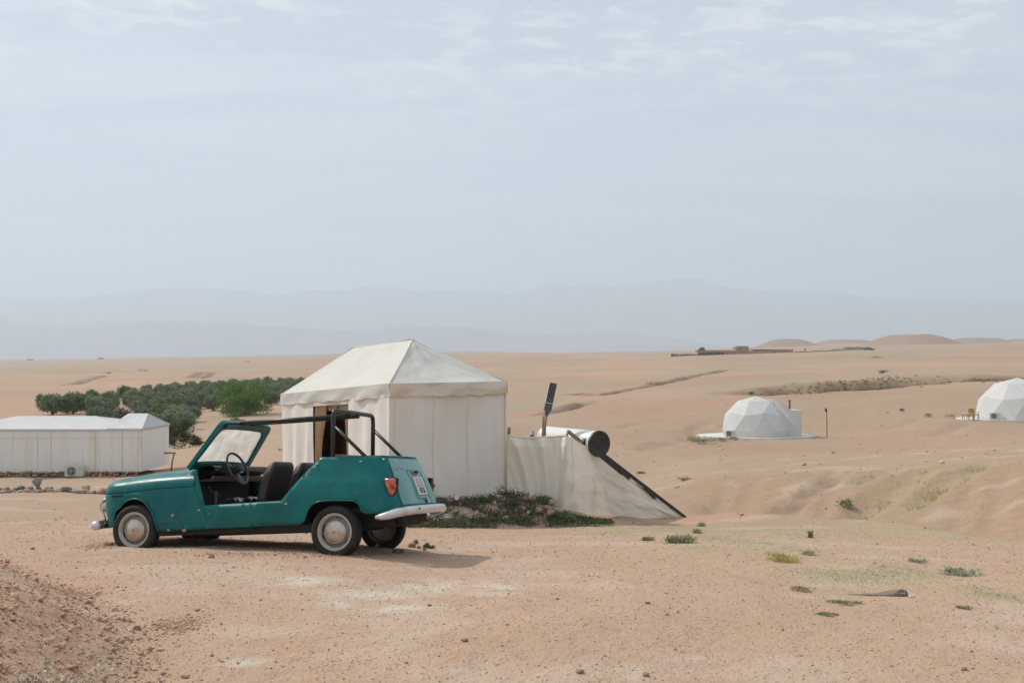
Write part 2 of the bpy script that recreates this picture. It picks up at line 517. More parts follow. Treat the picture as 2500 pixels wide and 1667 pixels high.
def features(x, y, z):
    far = (y > 11) & (x > 1.5) & (y < 71)
    if np.any(far):
        z = z.copy(); z[far] = foothill(x[far], y[far], z[far])
    rr = np.hypot(x, y)
    # dirt berm, lower left
    ms = mound_side(x, y)
    hm = np.interp(y, [2, 5, 8, 10.5, 12.5], [0.62, 0.60, 0.42, 0.16, 0.0])
    k = sstep(-0.1, 1.25, ms)
    z = z + hm * k * (y > 0.5)
    near = np.clip((60 - rr) / 50, 0, 1)
    z = z + near * (0.030 * fbm(x / 1.6, y / 1.6, 3, 11) + 0.008 * fbm(x / 0.22, y / 0.22, 3, 15))
    cl = sstep(-0.15, 0.6, ms) * (rr < 16)
    z = z + cl * (0.032 * np.abs(fbm(x / 0.20, y / 0.20, 4, 21, 0.65)) + 0.07 * fbm(x / 0.7, y / 0.7, 3, 22))
    # tent bank
    d = quad_dist(x, y, (TC0, TC1, TC3, TC2))
    pf = tent_floor(x, y) - 0.02
    wdt = 1.9 + 0.35 * fbm(x / 0.9, y / 0.9, 2, 31)
    kb = 1 - sstep(0.25, wdt, d)
    z = np.where(d < 4, np.maximum(z, z * (1 - kb) + (pf + 0.04 * fbm(x / 0.4, y / 0.4, 3, 33) * (d > 0.2)) * kb), z)
    # low earth heap along the foot of the sheeting
    ds, ts = dist_poly(x, y, SHEET_FOOT)
    z = z + 0.09 * (1 - sstep(0.1, 0.95, ds)) * (1 - 0.6 * ts) * (1 + 0.4 * fbm(x / 0.35, y / 0.35, 3, 35))
    # dome pads
    for D in DOMES:
        dd = np.hypot(x - D['c'].x, (y - D['c'].y))
        kk = 1 - sstep(5.2, 11.0, dd)
        z = z * (1 - kk) + (D['c'].z - 0.12) * kk
    # rolling relief of the open country
    amp = sstep(30, 130, rr)
    z = z + amp * 0.28 * fbm(x / 16, y / 34, 4, 41) * (1 - 0.5 * sstep(300, 600, rr))
    z = z + sstep(16, 40, rr) * (1 - sstep(200, 420, rr)) * (0.080 * fbm(x / 1.9, y / 3.2, 4, 47, 0.6) + 0.03 * fbm(x / 0.6, y / 1.0, 3, 46) * (rr < 70) - 0.10 * np.maximum(0, 0.12 - np.abs(fbm((x + 0.35 * y) / 5.5, (y - 0.3 * x) / 15, 3, 48))) / 0.12 * sstep(-0.1, 0.3, fbm(x / 14, y / 30, 2, 49)))
    z = z + sstep(250, 900, rr) * 1.6 * fbm(x / 110, y / 190, 4, 43) + sstep(900, 2200, rr) * 4.0 * fbm(x / 420, y / 700, 4, 45)
    # rills and gullies
    for (pts, w, dep) in GULLIES:
        dg, tg = dist_poly(x, y, pts)
        wob = 1 + 0.5 * fbm(x / (w * 2), y / (w * 2), 3, 51)
        z = z - dep * (1 - sstep(0.0, 1.0, dg / (w * wob))) * np.minimum(1, 6 * tg + 0.15) * np.minimum(1, 6 * (1 - tg) + 0.15)
    return z

SHEET_FOOT = [(p.x, p.y) for p in (PX(1240, 1215, 19.95), PX(1372, 1244, 19.55), PX(1520, 1255, 20.3), PX(1690, 1274, 21.2))]
GULLIES = []
def ground(x, y):
    x = np.atleast_1d(np.asarray(x, float)); y = np.atleast_1d(np.asarray(y, float))
    return features(x, y, base_z(x, y))
def gz(x, y): return float(ground(x, y)[0])
def hit(u, v, y0=3.5, y1=3000):
    """First point of the terrain seen at photo pixel (u, v)."""
    Y = np.exp(np.linspace(math.log(y0), math.log(y1), 900))
    z = base_z((u - U0) / F * Y, Y)
    vv = V0 + (ZC - z) / Y * F
    k = np.argmax(vv <= v) if np.any(vv <= v) else len(Y) - 1
    return Vector(((u - U0) / F * Y[k], Y[k], z[k]))
D2S = 2500 / 2352.0
def hits(pts, **k):
    return [(p.x, p.y) for p in (hit(a * D2S, b * D2S, **k) for a, b in pts)]
GRASSY = [[on_face(u, q) for u, q in ((2025, -0.25), (2070, 0.05), (2130, 0.38), (2190, 0.68), (2260, 1.05))],
          [on_face(u, q) for u, q in ((2225, 0.30), (2260, 0.48), (2300, 0.70), (2350, 0.92), (2440, 1.2))],
          [on_face(u, q) for u, q in ((2080, 0.72), (2140, 0.92), (2210, 1.15))]]
for g, w, dp in zip(GRASSY, (0.75, 0.6, 0.5), (0.24, 0.17, 0.12)):
    GULLIES.append((g, w, dp))
RILL = [on_face(u, q) for u, q in ((1895, -0.1), (1930, 0.22), (1970, 0.50), (2015, 0.78), (2070, 1.02))]
GULLIES.append((RILL, 0.50, 0.20))
for (ua, ub) in ((1800, 1850), (1745, 1780), (2000, 2050), (2400, 2470), (2330, 2380)):
    GULLIES.append(([on_face(ua, 0.0), on_face((ua + ub) / 2, 0.45), on_face(ub, 0.95)], 0.40, 0.06))
EROS = [hits([(1262, 950), (1300, 938), (1345, 922)]), hits([(1318, 905), (1380, 908), (1440, 895), (1520, 880), (1600, 862), (1665, 850)])]
GULLIES.append((EROS[0], 4.5, 3.0)); GULLIES.append((EROS[1], 3.2, 2.2))
LEFTG = [hits([(150, 884), (178, 880), (205, 872), (240, 864)]), hits([(440, 868), (452, 862), (462, 856)]), hits([(466, 869), (478, 863), (486, 856)])]
for g in LEFTG:
    GULLIES.append((g, 3.2, 1.3))
BANK = [hits([(1790, 903), (1850, 892), (1920, 885), (1975, 882)]), hits([(1985, 888), (2060, 876), (2140, 870), (2230, 868)])]
GULLIES.append((BANK[0], 11.0, 3.2)); GULLIES.append((BANK[1], 13.0, 4.4))
for pts in ([(1175, 1040), (1215, 1022), (1260, 1010), (1300, 1002)], [(1560, 1015), (1520, 1022), (1470, 1035)], [(1640, 965), (1600, 982), (1568, 1000)],
            [(1700, 960), (1640, 985), (1570, 1015)], [(2230, 975), (2190, 985), (2150, 1000)], [(2120, 960), (2080, 975), (2030, 985)],
            [(1420, 985), (1470, 970), (1560, 962)]):
    GULLIES.append((hits(pts), 1.6, 0.30))

# the ground sheet: a polar grid, fine in the view, coarse all round
az = np.concatenate([np.arange(-180, -40, 6.0), np.linspace(-40, -30, 26)[:-1], np.linspace(-30, 30, 560), np.linspace(30, 40, 26)[1:], np.arange(46, 180, 6.0)])
az = np.radians(az)
r1 = np.exp(np.arange(math.log(0.5), math.log(4.2), 0.06))
r2 = np.exp(np.arange(math.log(4.2), math.log(48), 0.0075))
r3 = np.exp(np.arange(math.log(48), math.log(420), 0.0085))
r4 = np.exp(np.arange(math.log(420), math.log(3200), 0.014))
r5 = np.exp(np.linspace(math.log(3200), math.log(20500), 16))
rad = np.concatenate([r1, r2, r3, r4, r5])
AA, RR = np.meshgrid(az, rad)
GX, GY = (RR * np.sin(AA)).ravel(), (RR * np.cos(AA)).ravel()
GZ = np.concatenate([ground(a, b) for a, b in zip(np.array_split(GX, 12), np.array_split(GY, 12))])
na, nr = len(az), len(rad)
idx = np.arange(na * nr).reshape(nr, na)
nx = np.roll(idx, -1, axis=1)
quads = np.stack([idx[:-1], nx[:-1], nx[1:], idx[1:]], -1).reshape(-1, 4)[:, ::-1]
gm = bpy.data.meshes.new('ground')
nv = na * nr + 1
V = np.zeros((nv, 3)); V[:-1, 0], V[:-1, 1], V[:-1, 2] = GX, GY, GZ
V[-1] = (0, 0, GZ[:na].mean())
tris = np.stack([np.full(na, nv - 1), idx[0], nx[0]], -1)[:, ::-1]
gm.vertices.add(nv); gm.vertices.foreach_set('co', V.ravel())
nq, ntr = len(quads), len(tris)
gm.loops.add(nq * 4 + ntr * 3)
gm.loops.foreach_set('vertex_index', np.concatenate([quads.ravel(), tris.ravel()]).astype('i'))
gm.polygons.add(nq + ntr)
gm.polygons.foreach_set('loop_start', np.concatenate([np.arange(nq) * 4, nq * 4 + np.arange(ntr) * 3]).astype('i'))
gm.polygons.foreach_set('use_smooth', np.ones(nq + ntr, bool))
gm.update(calc_edges=True); gm.validate()
ground_o = bpy.data.objects.new('ground', gm)
COL.objects.link(ground_o)
ground_o['kind'] = 'structure'

# where the soil itself differs: red clay, green cover, pale dust, dark eroded earth
def blob(u, v, ru, rv, y=None):
    p = hit(u, v); q = hit(u + ru, v); s = hit(u, v - rv)
    rx = max(0.05, abs(q.x - p.x)); ry = max(0.05, abs(s.y - p.y))
    return np.exp(-(((V[:, 0] - p.x) / rx) ** 2 + ((V[:, 1] - p.y) / ry) ** 2))
VX, VY = V[:, 0], V[:, 1]
vr = np.hypot(VX, VY)
mred = 0.9 * sstep(-0.1, 0.8, mound_side(VX, VY)) * (vr < 14) * (0.62 + 0.38 * fbm(VX / 0.4, VY / 0.4, 3, 61))
for a in ((430, 1533, 60, 22), (170, 1458, 70, 25), (30, 1420, 80, 40), (230, 1410, 60, 20), (60, 1370, 90, 25)):
    mred = np.maximum(mred, 0.75 * blob(*a) * (0.6 + 0.5 * fbm(VX / 0.15, VY / 0.15, 3, 62)))
mred = np.maximum(mred, 0.55 * sstep(0.05, 0.5, fbm(VX / 55, VY / 130, 3, 63)) * sstep(60, 200, vr) * (VX > -20))
mred = np.maximum(mred, 0.75 * (1 - sstep(0.2, 1.3, dist_poly(VX, VY, SHEET_FOOT)[0])))
mred = np.maximum(mred, 0.9 * (1 - sstep(0.9, 2.1, dist_poly(VX, VY, SHEET_FOOT)[0])) * (VX > 1.0))
mred = np.maximum(mred, 0.45 * np.exp(-((VY - 330) / 110) ** 2) * (VX < -40) * (0.7 + 0.6 * fbm(VX / 40, VY / 80, 3, 70)))
mred = np.maximum(mred, 0.5 * np.exp(-((VY - 185) / 40) ** 2) * (VX < -55))
_a = VX / np.maximum(VY, .5); _yb = np.interp(_a, FH_A, FH_B); _yc = np.interp(_a, FH_A, FH_C)
mface = sstep(0.3, 1.6, VY - _yb) * (1 - sstep(0.2, 2.4, VY - _yc)) * sstep(0.13, 0.2, _a) * (VX > 1)
mface = mface * np.clip(0.85 + 0.5 * fbm(VX / 1.4, VY / 1.4, 4, 69), 0, 1)
mgreen = np.zeros(nv)
for a in ((1560, 1297, 130, 12), (1760, 1310, 150, 18), (1850, 1330, 140, 20), (2080, 1405, 150, 22), (2200, 1400, 90, 14), (2440, 1450, 80, 20), (1930, 1300, 110, 12), (2350, 1310, 120, 18), (2230, 1300, 260, 26), (2060, 1440, 70, 10), (1720, 1345, 90, 10)):
    mgreen = np.maximum(mgreen, 0.9 * blob(*a))
for g in GRASSY:
    mgreen = np.maximum(mgreen, 0.8 * np.exp(-(dist_poly(VX, VY, g)[0] / 0.35) ** 2))
mgreen = mgreen * np.clip(0.85 + 1.1 * fbm(VX / 0.9, VY / 0.9, 4, 64), 0, 1)
mwhite = np.zeros(nv)
for a in ((900, 1455, 130, 18), (1060, 1435, 110, 18), (1200, 1440, 90, 18), (830, 1475, 60, 10), (1000, 1480, 120, 16), (740, 1420, 110, 16), (1700, 1605, 70, 12), (1540, 1645, 40, 20), (600, 1620, 60, 12), (235, 1515, 40, 10)):
    mwhite = np.maximum(mwhite, blob(*a))
mwhite = mwhite * np.clip(0.72 + 1.2 * fbm(VX / 0.35, VY / 0.22, 4, 65), 0, 1)
mwhite = np.maximum(mwhite, 0.28 * sstep(0.12, 0.5, fbm(VX / 1.3, VY / 0.8, 4, 66)) * (vr < 40))
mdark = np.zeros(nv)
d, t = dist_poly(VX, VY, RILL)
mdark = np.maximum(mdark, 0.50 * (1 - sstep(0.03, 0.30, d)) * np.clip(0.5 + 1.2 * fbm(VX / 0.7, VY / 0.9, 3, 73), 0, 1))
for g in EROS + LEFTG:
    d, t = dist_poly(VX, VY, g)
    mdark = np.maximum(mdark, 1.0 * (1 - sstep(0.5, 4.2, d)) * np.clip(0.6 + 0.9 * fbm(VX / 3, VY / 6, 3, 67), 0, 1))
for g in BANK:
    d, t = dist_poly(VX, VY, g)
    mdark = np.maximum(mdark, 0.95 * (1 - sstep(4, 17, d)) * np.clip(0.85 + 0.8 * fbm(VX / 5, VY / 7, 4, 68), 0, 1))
mopen = sstep(12.5, 21, VY + 0.12 * np.abs(VX) + 2.5 * fbm(VX / 6, VY / 6, 3, 74)) * (0.75 + 0.25 * (VX > -6))
a2 = gm.attributes.new('open_country', 'FLOAT', 'POINT'); a2.data.foreach_set('value', mopen.astype('f'))
a3 = gm.attributes.new('slope_face', 'FLOAT', 'POINT'); a3.data.foreach_set('value', mface.astype('f'))
attr = gm.color_attributes.new('soil', 'FLOAT_COLOR', 'POINT')
attr.data.foreach_set('color', np.stack([np.clip(mred, 0, 1), np.clip(mgreen, 0, 1), np.clip(mwhite, 0, 1), np.clip(mdark, 0, 1)], 1).ravel().astype('f'))

def ground_material():
    m = bpy.data.materials.new('desert_soil'); m.use_nodes = True
    nt = m.node_tree; N, L = nt.nodes, nt.links
    b = N['Principled BSDF']; b.inputs['Roughness'].default_value = 0.95; b.inputs['Specular IOR Level'].default_value = 0.15
    geo = N.new('ShaderNodeNewGeometry'); pos = geo.outputs['Position']
    def noise(sc, det=5, rough=0.6, stretch=None):
        n = N.new('ShaderNodeTexNoise'); n.inputs['Scale'].default_value = sc; n.inputs['Detail'].default_value = det; n.inputs['Roughness'].default_value = rough
        s = pos
        if stretch:
            mp = N.new('ShaderNodeMapping'); mp.inputs['Scale'].default_value = stretch; L.new(pos, mp.inputs[0]); s = mp.outputs[0]
        L.new(s, n.inputs['Vector']); return n.outputs['Fac']
    def ramp(f, a, c):
        n = N.new('ShaderNodeMapRange'); n.clamp = True
        n.inputs['From Min'].default_value = a; n.inputs['From Max'].default_value = c; L.new(f, n.inputs['Value']); return n.outputs[0]
    def mixc(f, a, c):
        n = N.new('ShaderNodeMix'); n.data_type = 'RGBA'
        if isinstance(f, float): n.inputs[0].default_value = f
        else: L.new(f, n.inputs[0])
        for i, v in ((6, a), (7, c)):
            if isinstance(v, tuple): n.inputs[i].default_value = (*v, 1)
            else: L.new(v, n.inputs[i])
        return n.outputs[2]
    def mul(a, c):
        n = N.new('ShaderNodeMath'); n.operation = 'MULTIPLY'
        for i, v in enumerate((a, c)):
            if isinstance(v, float): n.inputs[i].default_value = v
            else: L.new(v, n.inputs[i])
        return n.outputs[0]
    at = N.new('ShaderNodeAttribute'); at.attribute_name = 'soil'
    sp = N.new('ShaderNodeSeparateColor'); L.new(at.outputs['Color'], sp.inputs[0])
    c = mixc(ramp(noise(0.35, 6), 0.35, 0.65), GC['a'], GC['b'])
    a2 = N.new('ShaderNodeAttribute'); a2.attribute_name = 'open_country'
    c = mixc(a2.outputs['Fac'], c, mixc(ramp(noise(0.12, 6, 0.65), 0.38, 0.62), GC['hill1'], GC['hill2']))
    a3 = N.new('ShaderNodeAttribute'); a3.attribute_name = 'slope_face'
    c = mixc(a3.outputs['Fac'], c, mixc(ramp(noise(5, 5, 0.7), 0.38, 0.62), GC['face1'], GC['face2']))
    c = mixc(mul(ramp(noise(3.5, 5, 0.7), 0.48, 0.66), 0.30), c, GC['speck'])
    c = mixc(mul(ramp(noise(0.018, 5, 0.6, (1, 0.5, 1)), 0.42, 0.58), 0.75), c, GC['ochre'])
    c = mixc(mul(ramp(noise(0.010, 4, 0.6, (0.6, 1, 1)), 0.47, 0.58), 0.8), c, GC['rose'])
    c = mixc(mul(ramp(noise(14, 4, 0.7), 0.45, 0.7), 0.40), c, GC['speck'])
    c = mixc(mul(ramp(noise(60, 2, 0.5), 0.56, 0.70), 0.45), c, GC['grit'])
    c = mixc(mul(ramp(noise(85, 2, 0.5), 0.60, 0.72), 0.40), c, GC['pale'])
    c = mixc(sp.outputs[0], c, mixc(ramp(noise(9, 4), 0.35, 0.65), GC['red1'], GC['red2']))
    c = mixc(mul(sp.outputs[2], 0.95), c, GC['dust'])
    c = mixc(mul(sp.outputs[1], ramp(noise(22, 3, 0.7), 0.38, 0.62)), c, mixc(ramp(noise(2.0, 3), 0.4, 0.6), GC['green1'], GC['green2']))
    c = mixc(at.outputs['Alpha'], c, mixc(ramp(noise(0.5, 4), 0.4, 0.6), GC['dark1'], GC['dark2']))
    L.new(c, b.inputs['Base Color'])
    # relief: clods and gravel
    h1, h2, h3 = noise(7, 6, 0.65), noise(45, 3, 0.6), noise(0.6, 5, 0.6)
    v = N.new('ShaderNodeTexVoronoi'); v.inputs['Scale'].default_value = 30; L.new(pos, v.inputs['Vector'])
    prev = None
    for h, st, di in ((h3, 0.45, 0.30), (h1, 0.75, 0.04), (v.outputs['Distance'], 0.22, 0.010), (h2, 0.95, 0.014)):
        bp = N.new('ShaderNodeBump'); bp.inputs['Strength'].default_value = st; bp.inputs['Distance'].default_value = di
        L.new(h, bp.inputs['Height'])
        if prev is not None: L.new(prev, bp.inputs['Normal'])
        prev = bp.outputs[0]
    L.new(prev, b.inputs['Normal'])
    return m
GC = dict(a=(0.485, 0.322, 0.230), b=(0.515, 0.356, 0.264), face1=(0.325, 0.218, 0.145), face2=(0.38, 0.262, 0.18), hill1=(0.365, 0.268, 0.188), hill2=(0.405, 0.288, 0.205), ochre=(0.312, 0.265, 0.185), rose=(0.365, 0.230, 0.165), speck=(0.44, 0.280, 0.185),
          grit=(0.31, 0.20, 0.13), pale=(0.56, 0.44, 0.33), red1=(0.43, 0.250, 0.165), red2=(0.50, 0.325, 0.228), dust=(0.575, 0.50, 0.42),
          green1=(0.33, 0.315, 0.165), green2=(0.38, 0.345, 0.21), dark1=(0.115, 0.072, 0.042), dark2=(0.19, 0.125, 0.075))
gm.materials.append(ground_material())
# ------------------------------------------------------------------ mountains
rock_far = M('far_rock', (0.20, 0.17, 0.15), (0.26, 0.22, 0.19), 0.0008, 0.95)
def mountain_range(name, Y, prof, spread, seed, rough, step=None):
    """A mountain chain: heights follow the ridge profile, falling away in front and behind."""
    us = np.linspace(-900, 3400, 300)
    pu = [p[0] for p in prof]; pv = [p[1] for p in prof]
    ridge = np.interp(us, pu, pv)
    ridge = np.convolve(np.pad(ridge, 6, mode='edge'), np.hanning(13) / np.hanning(13).sum(), 'valid')
    X = (us - U0) / F * Y
    H = ZC + (V0 - ridge) / F * Y
    D = np.linspace(-1, 1, 41)
    vs, fs = [], []
    for d in D:
        y = Y + d * spread
        env = np.clip(1 - abs(d), 0, 1) ** 0.85
        n = fbm(X / rough, np.full_like(X, y / rough), 5, seed, 0.55)
        rid = 1 - np.abs(fbm(X / (rough * 0.7), np.full_like(X, y / (rough * 0.7)), 4, seed + 9))
        z = -10 + (H + 10) * env * (1 + (0.16 * n + 0.22 * (rid - 0.85)) * (0.35 + abs(d) * 1.3) * env) + 0.010 * Y * 0.25 * fbm(X / (rough * 0.22), np.full_like(X, y / (rough * 0.22)), 4, seed + 5) * env
        vs += list(zip(X, np.full_like(X, y), z))
    n = len(us)
    for i in range(len(D) - 1):
        for k in range(n - 1):
            fs.append((i * n + k, i * n + k + 1, (i + 1) * n + k + 1, (i + 1) * n + k))
    o = mk(name, vs, fs, rock_far, None, True, {'kind': 'structure'})
    return o
d_ = D2S
mountain_range('mountains', 16500, [(-900, 700), (0, 690 * 1.06), (0, 728), (180, 722), (260, 725), (380, 699), (420, 704), (550, 705), (640, 716), (800, 706), (860, 697), (1000, 703), (1080, 712), (1150, 708), (1240, 718), (1330, 698), (1400, 690), (1480, 695), (1580, 686), (1730, 685), (1800, 705), (1980, 712), (2100, 726), (2200, 743), (2280, 733), (2340, 748), (2440, 731), (2520, 728), (3400, 735)], 2900, 3, 1100)
mountain_range('foothills', 10500, [(-900, 780), (0, 771), (60, 789), (150, 800), (230, 783), (340, 784), (520, 784), (700, 800), (860, 805), (1000, 796), (1150, 800), (1250, 815), (1430, 812), (1560, 810), (1700, 835), (1800, 860), (2000, 885), (3400, 890)], 1300, 17, 600)

# low hills at the right, beyond the buildings
hill_m = M('hill_soil', (0.285, 0.18, 0.12), (0.335, 0.215, 0.145), 0.01, 0.95, 0.3, 0.05)
def hill(name, u, Y, top_v, half_u, flat, seed):
    c = PX(u, V0, Y); rx = half_u / F * Y; h = (V0 - top_v) / F * Y + ZC
    base = gz(c.x, c.y) - 3.0
    vs, fs = [], []
    n, m = 48, 20
    for i in range(m + 1):
        t = i / m
        for k in range(n):
            a = 2 * math.pi * k / n
            w = 1 + 0.10 * float(fbm(math.cos(a) * 1.7 + seed, math.sin(a) * 1.7, 3, seed))
            prof = 1 - float(sstep(flat, 1.0, t))
            x, y = c.x + rx * t * w * math.cos(a), c.y + rx * 0.9 * t * w * math.sin(a)
            z = base + (h - base) * prof + (h - base) * 0.05 * float(fbm(x / (rx * 0.2), y / (rx * 0.2), 3, seed + 3)) * prof
            vs.append((x, y, z))
    for i in range(m):
        for k in range(n):
            fs.append((i * n + k, i * n + (k + 1) % n, (i + 1) * n + (k + 1) % n, (i + 1) * n + k))
    return mk(name, vs, fs, hill_m, None, True, {'kind': 'structure'})
hill('mesa_hill', 2225, 1500, 817, 150, 0.24, 1)
hill('distant_hill', 1922, 2300, 828, 95, 0.25, 4)
hill('distant_hill', 2062, 2500, 829, 105, 0.30, 5)
hill('distant_hill', 2385, 2400, 825, 120, 0.25, 6)
hill('distant_hill', 2520, 2450, 827, 110, 0.40, 7)

# ------------------------------------------------------------------ big tent
canvas = M('canvas', (0.62, 0.595, 0.545), (0.66, 0.645, 0.60), 1.6, 0.85, 0.10, 40, trans=0.10)
canvas_dirty = M('canvas_stained', (0.78, 0.735, 0.66), (0.64, 0.51, 0.34), 1.3, 0.85, 0.10, 40, trans=0.08, ramp=(0.38, 0.60), streak=(0.8, 0.8, 2.2))
canvas_wall = M('canvas_wall', (0.82, 0.785, 0.745), (0.78, 0.70, 0.59), 1.6, 0.85, 0.08, 40, trans=0.08, ramp=(0.42, 0.74), streak=(1.3, 1.3, 0.3))
seam_m = M('seam', (0.72, 0.62, 0.48), (0.78, 0.70, 0.58), 9, 0.9)
hem_m = M('dirty_hem', (0.52, 0.40, 0.28), (0.74, 0.67, 0.58), 2.5, 0.9, ramp=(.35, .6))
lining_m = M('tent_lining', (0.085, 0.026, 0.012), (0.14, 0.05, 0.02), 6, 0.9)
curtain_m = M('curtain', (0.48, 0.30, 0.17), (0.56, 0.40, 0.26), 3, 0.9, trans=0.25)
wood_dark = M('dark_wood', (0.060, 0.024, 0.012), (0.11, 0.045, 0.022), 14, 0.6)
wood_m = M('weathered_wood', (0.20, 0.14, 0.09), (0.30, 0.22, 0.15), 18, 0.85, 0.3, 60)

def sheet(p00, p10, p11, p01, nu, nv, fn=None):
    """Bilinear cloth patch; fn(u, v, x, z) gives an offset along the patch normal."""
    p00, p10, p11, p01 = map(Vector, (p00, p10, p11, p01))
    n = ((p10 - p00) + (p11 - p01)).cross((p01 - p00) + (p11 - p10)).normalized()
    rows = []
    for j in range(nv + 1):
        v = j / nv; row = []
        for i in range(nu + 1):
            u = i / nu
            p = (p00 * (1 - u) + p10 * u) * (1 - v) + (p01 * (1 - u) + p11 * u) * v
            if fn: p = p + n * fn(u, v)
            row.append(p)
        rows.append(row)
    return rows
def part_sheet(name, mat, parent, *a, **k):
    mb = MB(); mb.grid(sheet(*a, **k))
    o = mk(name, mb.v, mb.f, mat, parent, True)
    return o
fb = lambda u, v, s, k=3: float(fbm(u, v, k, s))
UPZ = Vector((0, 0, 1))
tent = empty('big_tent', (0, 0, 0), 0, 'large cream canvas tent with a steep hipped roof and open doorway, behind the green car', 'tent')
fl = lambda p: Vector((p.x, p.y, tent_floor(p.x, p.y)))
e0, e1, e2, e3 = TC0.copy(), TC1.copy(), TC2.copy(), TC3.copy()
b0, b1, b2, b3 = fl(TC0), fl(TC1), fl(TC2), fl(TC3)
nl = (b2 - b0).cross(UPZ).normalized()            # outward from the doorway wall
if nl.dot(Vector((-1, -1, 0))) < 0: nl = -nl
nr_ = (b1 - b0).cross(UPZ).normalized()
if nr_.dot(Vector((1, -1, 0))) < 0: nr_ = -nr_
# right wall
right_fn = lambda u, v: min(1, 12 * u, 12 * (1 - u)) * (0.045 * fb(u * 5, v * 2.0, 71) + 0.022 * fb(u * 14 + v * 3, v * 3, 72) * (1 - 0.6 * v) + 0.02 * fb(u * 3, v * 9, 74) * max(0, 1 - v * 4) - 0.05 * math.sin(math.pi * u) * math.sin(math.pi * v))
part_sheet('wall', canvas_wall, tent, b0, b1, e1, e0, 40, 30, fn=right_fn)
_rn = ((b1 - b0) + (e1 - e0)).cross((e0 - b0) + (e1 - b1)).normalized()
for us_ in (0.035, 0.36, 0.66):
    mb = MB(); mb.grid([[(b0.lerp(b1, us_ + o_) * (1 - v) + e0.lerp(e1, us_ + o_) * v) + nr_ * 0.004 + _rn * right_fn(us_ + o_, v) for v in np.linspace(0, 1, 40)] for o_ in (0.0, 0.006, 0.012)])
    mk('wall_seam', mb.v, mb.f, seam_m, tent, True)
mb = MB(); mb.grid([[(b0.lerp(b1, u) * (1 - v) + e0.lerp(e1, u) * v) + nr_ * 0.004 + _rn * right_fn(u, v) for u in np.linspace(0.004, 0.996, 60)] for v in (0.004, 0.02, 0.04)])
mk('dirty_hem', mb.v, mb.f, hem_m, tent, True)
# doorway wall, in two lengths either side of the opening
DT0, DT1 = 0.337, 0.672
def wl_(t, z=None, off=0.0):
    p = b0.lerp(b2, t) + nl * off
    e = e0.lerp(e2, t) + nl * off
    return p, e
for (ta, tb, sd) in ((0.0, DT0, 73), (DT1, 1.0, 75)):
    pa, ea = wl_(ta); pb, eb = wl_(tb)
    part_sheet('wall', canvas_wall, tent, pb, pa, ea, eb, 28, 26, fn=lambda u, v, sd=sd: (min(1, 12 * (1 - u)) if sd == 73 else min(1, 12 * u)) * (0.035 * math.sin(u * 17 + 1.6 * fb(u * 2, v * 2, sd)) + 0.025 * fb(u * 9, v * 1.4, sd + 1)) * (1 - 0.75 * v) + 0.01 * fb(u * 5, v * 5, sd + 2))
pa, ea = wl_(DT0); pb, eb = wl_(DT1)
HD = 0.235
mbh = MB(); mbh.grid(sheet(eb - UPZ * (HD + 0.08), ea - UPZ * (HD + 0.08), ea, eb, 10, 3)); mk('door_header', mbh.v, mbh.f, canvas, tent, True)
part_sheet('wall', canvas_wall, tent, b3, b2, e2, e3, 12, 10, fn=lambda u, v: 0.03 * fb(u * 6, v * 2, 77))
part_sheet('wall', canvas_wall, tent, b1, b3, e3, e1, 12, 10, fn=lambda u, v: 0.03 * fb(u * 6, v * 2, 78))
# valance: a flap all round hanging from the eaves
cen = (b0 + b1 + b2 + b3) / 4
def outp(p, d):
    q = Vector((p.x - cen.x, p.y - cen.y, 0)).normalized() * d
    return p + q
ov = [outp(p, 0.035) for p in (e0, e1, e3, e2)]
for (a, c, nrm, sd, mt) in ((ov[0], ov[1], nr_, 80, canvas_dirty), (ov[3], ov[0], nl, 81, canvas), (ov[1], ov[2], -nl, 82, canvas), (ov[2], ov[3], -nr_, 83, canvas)):
    mb = MB(); rows = []
    L = (c - a).length
    for j in range(7):
        v = j / 6; row = []
        for i in range(49):
            u = i / 48
            drop = 0.25 + 0.012 * fb(u * 7, 0.3, sd) - (0.012 * math.sin(u * 40))
            p = a.lerp(c, u) - UPZ * (drop * v - 0.012)
            cr = (0.048 if sd == 81 else 0.022) * v * fb(u * L * 3.2 + v * 0.9, v * 1.2, sd + 3) + 0.026 * v * (1 if sd == 81 else 0.4) * math.sin(u * 23 + v * 2.0)
            row.append(p + nrm * (cr * 0.75 + 0.012))
        rows.append(row)
    mb.grid(rows); mk('valance', mb.v, mb.f, mt, tent, True)
# roof
ra = PX(1008, 829, 20.45); rb = PX(861, 850, 22.76)
def roof_part(a, c, d, e, sd, sag=0.05):
    part_sheet('roof_panel', canvas, tent, a, c, d, e, 36, 28, fn=lambda u, v: -sag * math.sin(math.pi * u) * math.sin(math.pi * min(1, v * 1.1)) + min(1, 6 * u, 6 * (1 - u)) * min(1, 6 * v, 6 * (1 - v)) * (0.030 * fb(u * 4, v * 3, sd) + 0.018 * fb(u * 16, v * 4, sd + 1) * (1 - v) + 0.02 * fb(u * 9 + v * 6, v * 2, sd + 2)))
roof_part(ov[3], ov[0], ra, rb, 85)
roof_part(ov[0], ov[1], ra + Vector((0.01, 0, 0)), ra, 87, 0.07)
roof_part(ov[1], ov[2], rb, ra, 89)
roof_part(ov[2], ov[3], rb, rb + Vector((-0.01, 0, 0)), 91)
mb = MB()
mb.tube([ov[0] + UPZ * 0.004, ov[0].lerp(ra, 0.5) + UPZ * 0.0 - (nl + nr_) * 0.012, ra + UPZ * 0.012], 0.013, 6)
mb.tube([ov[1], ov[1].lerp(ra, 0.5) - UPZ * 0.03, ra + UPZ * 0.012], 0.013, 6)
mb.tube([ra + UPZ * 0.012, ra.lerp(rb, 0.5) - UPZ * 0.02, rb + UPZ * 0.012], 0.013, 6)
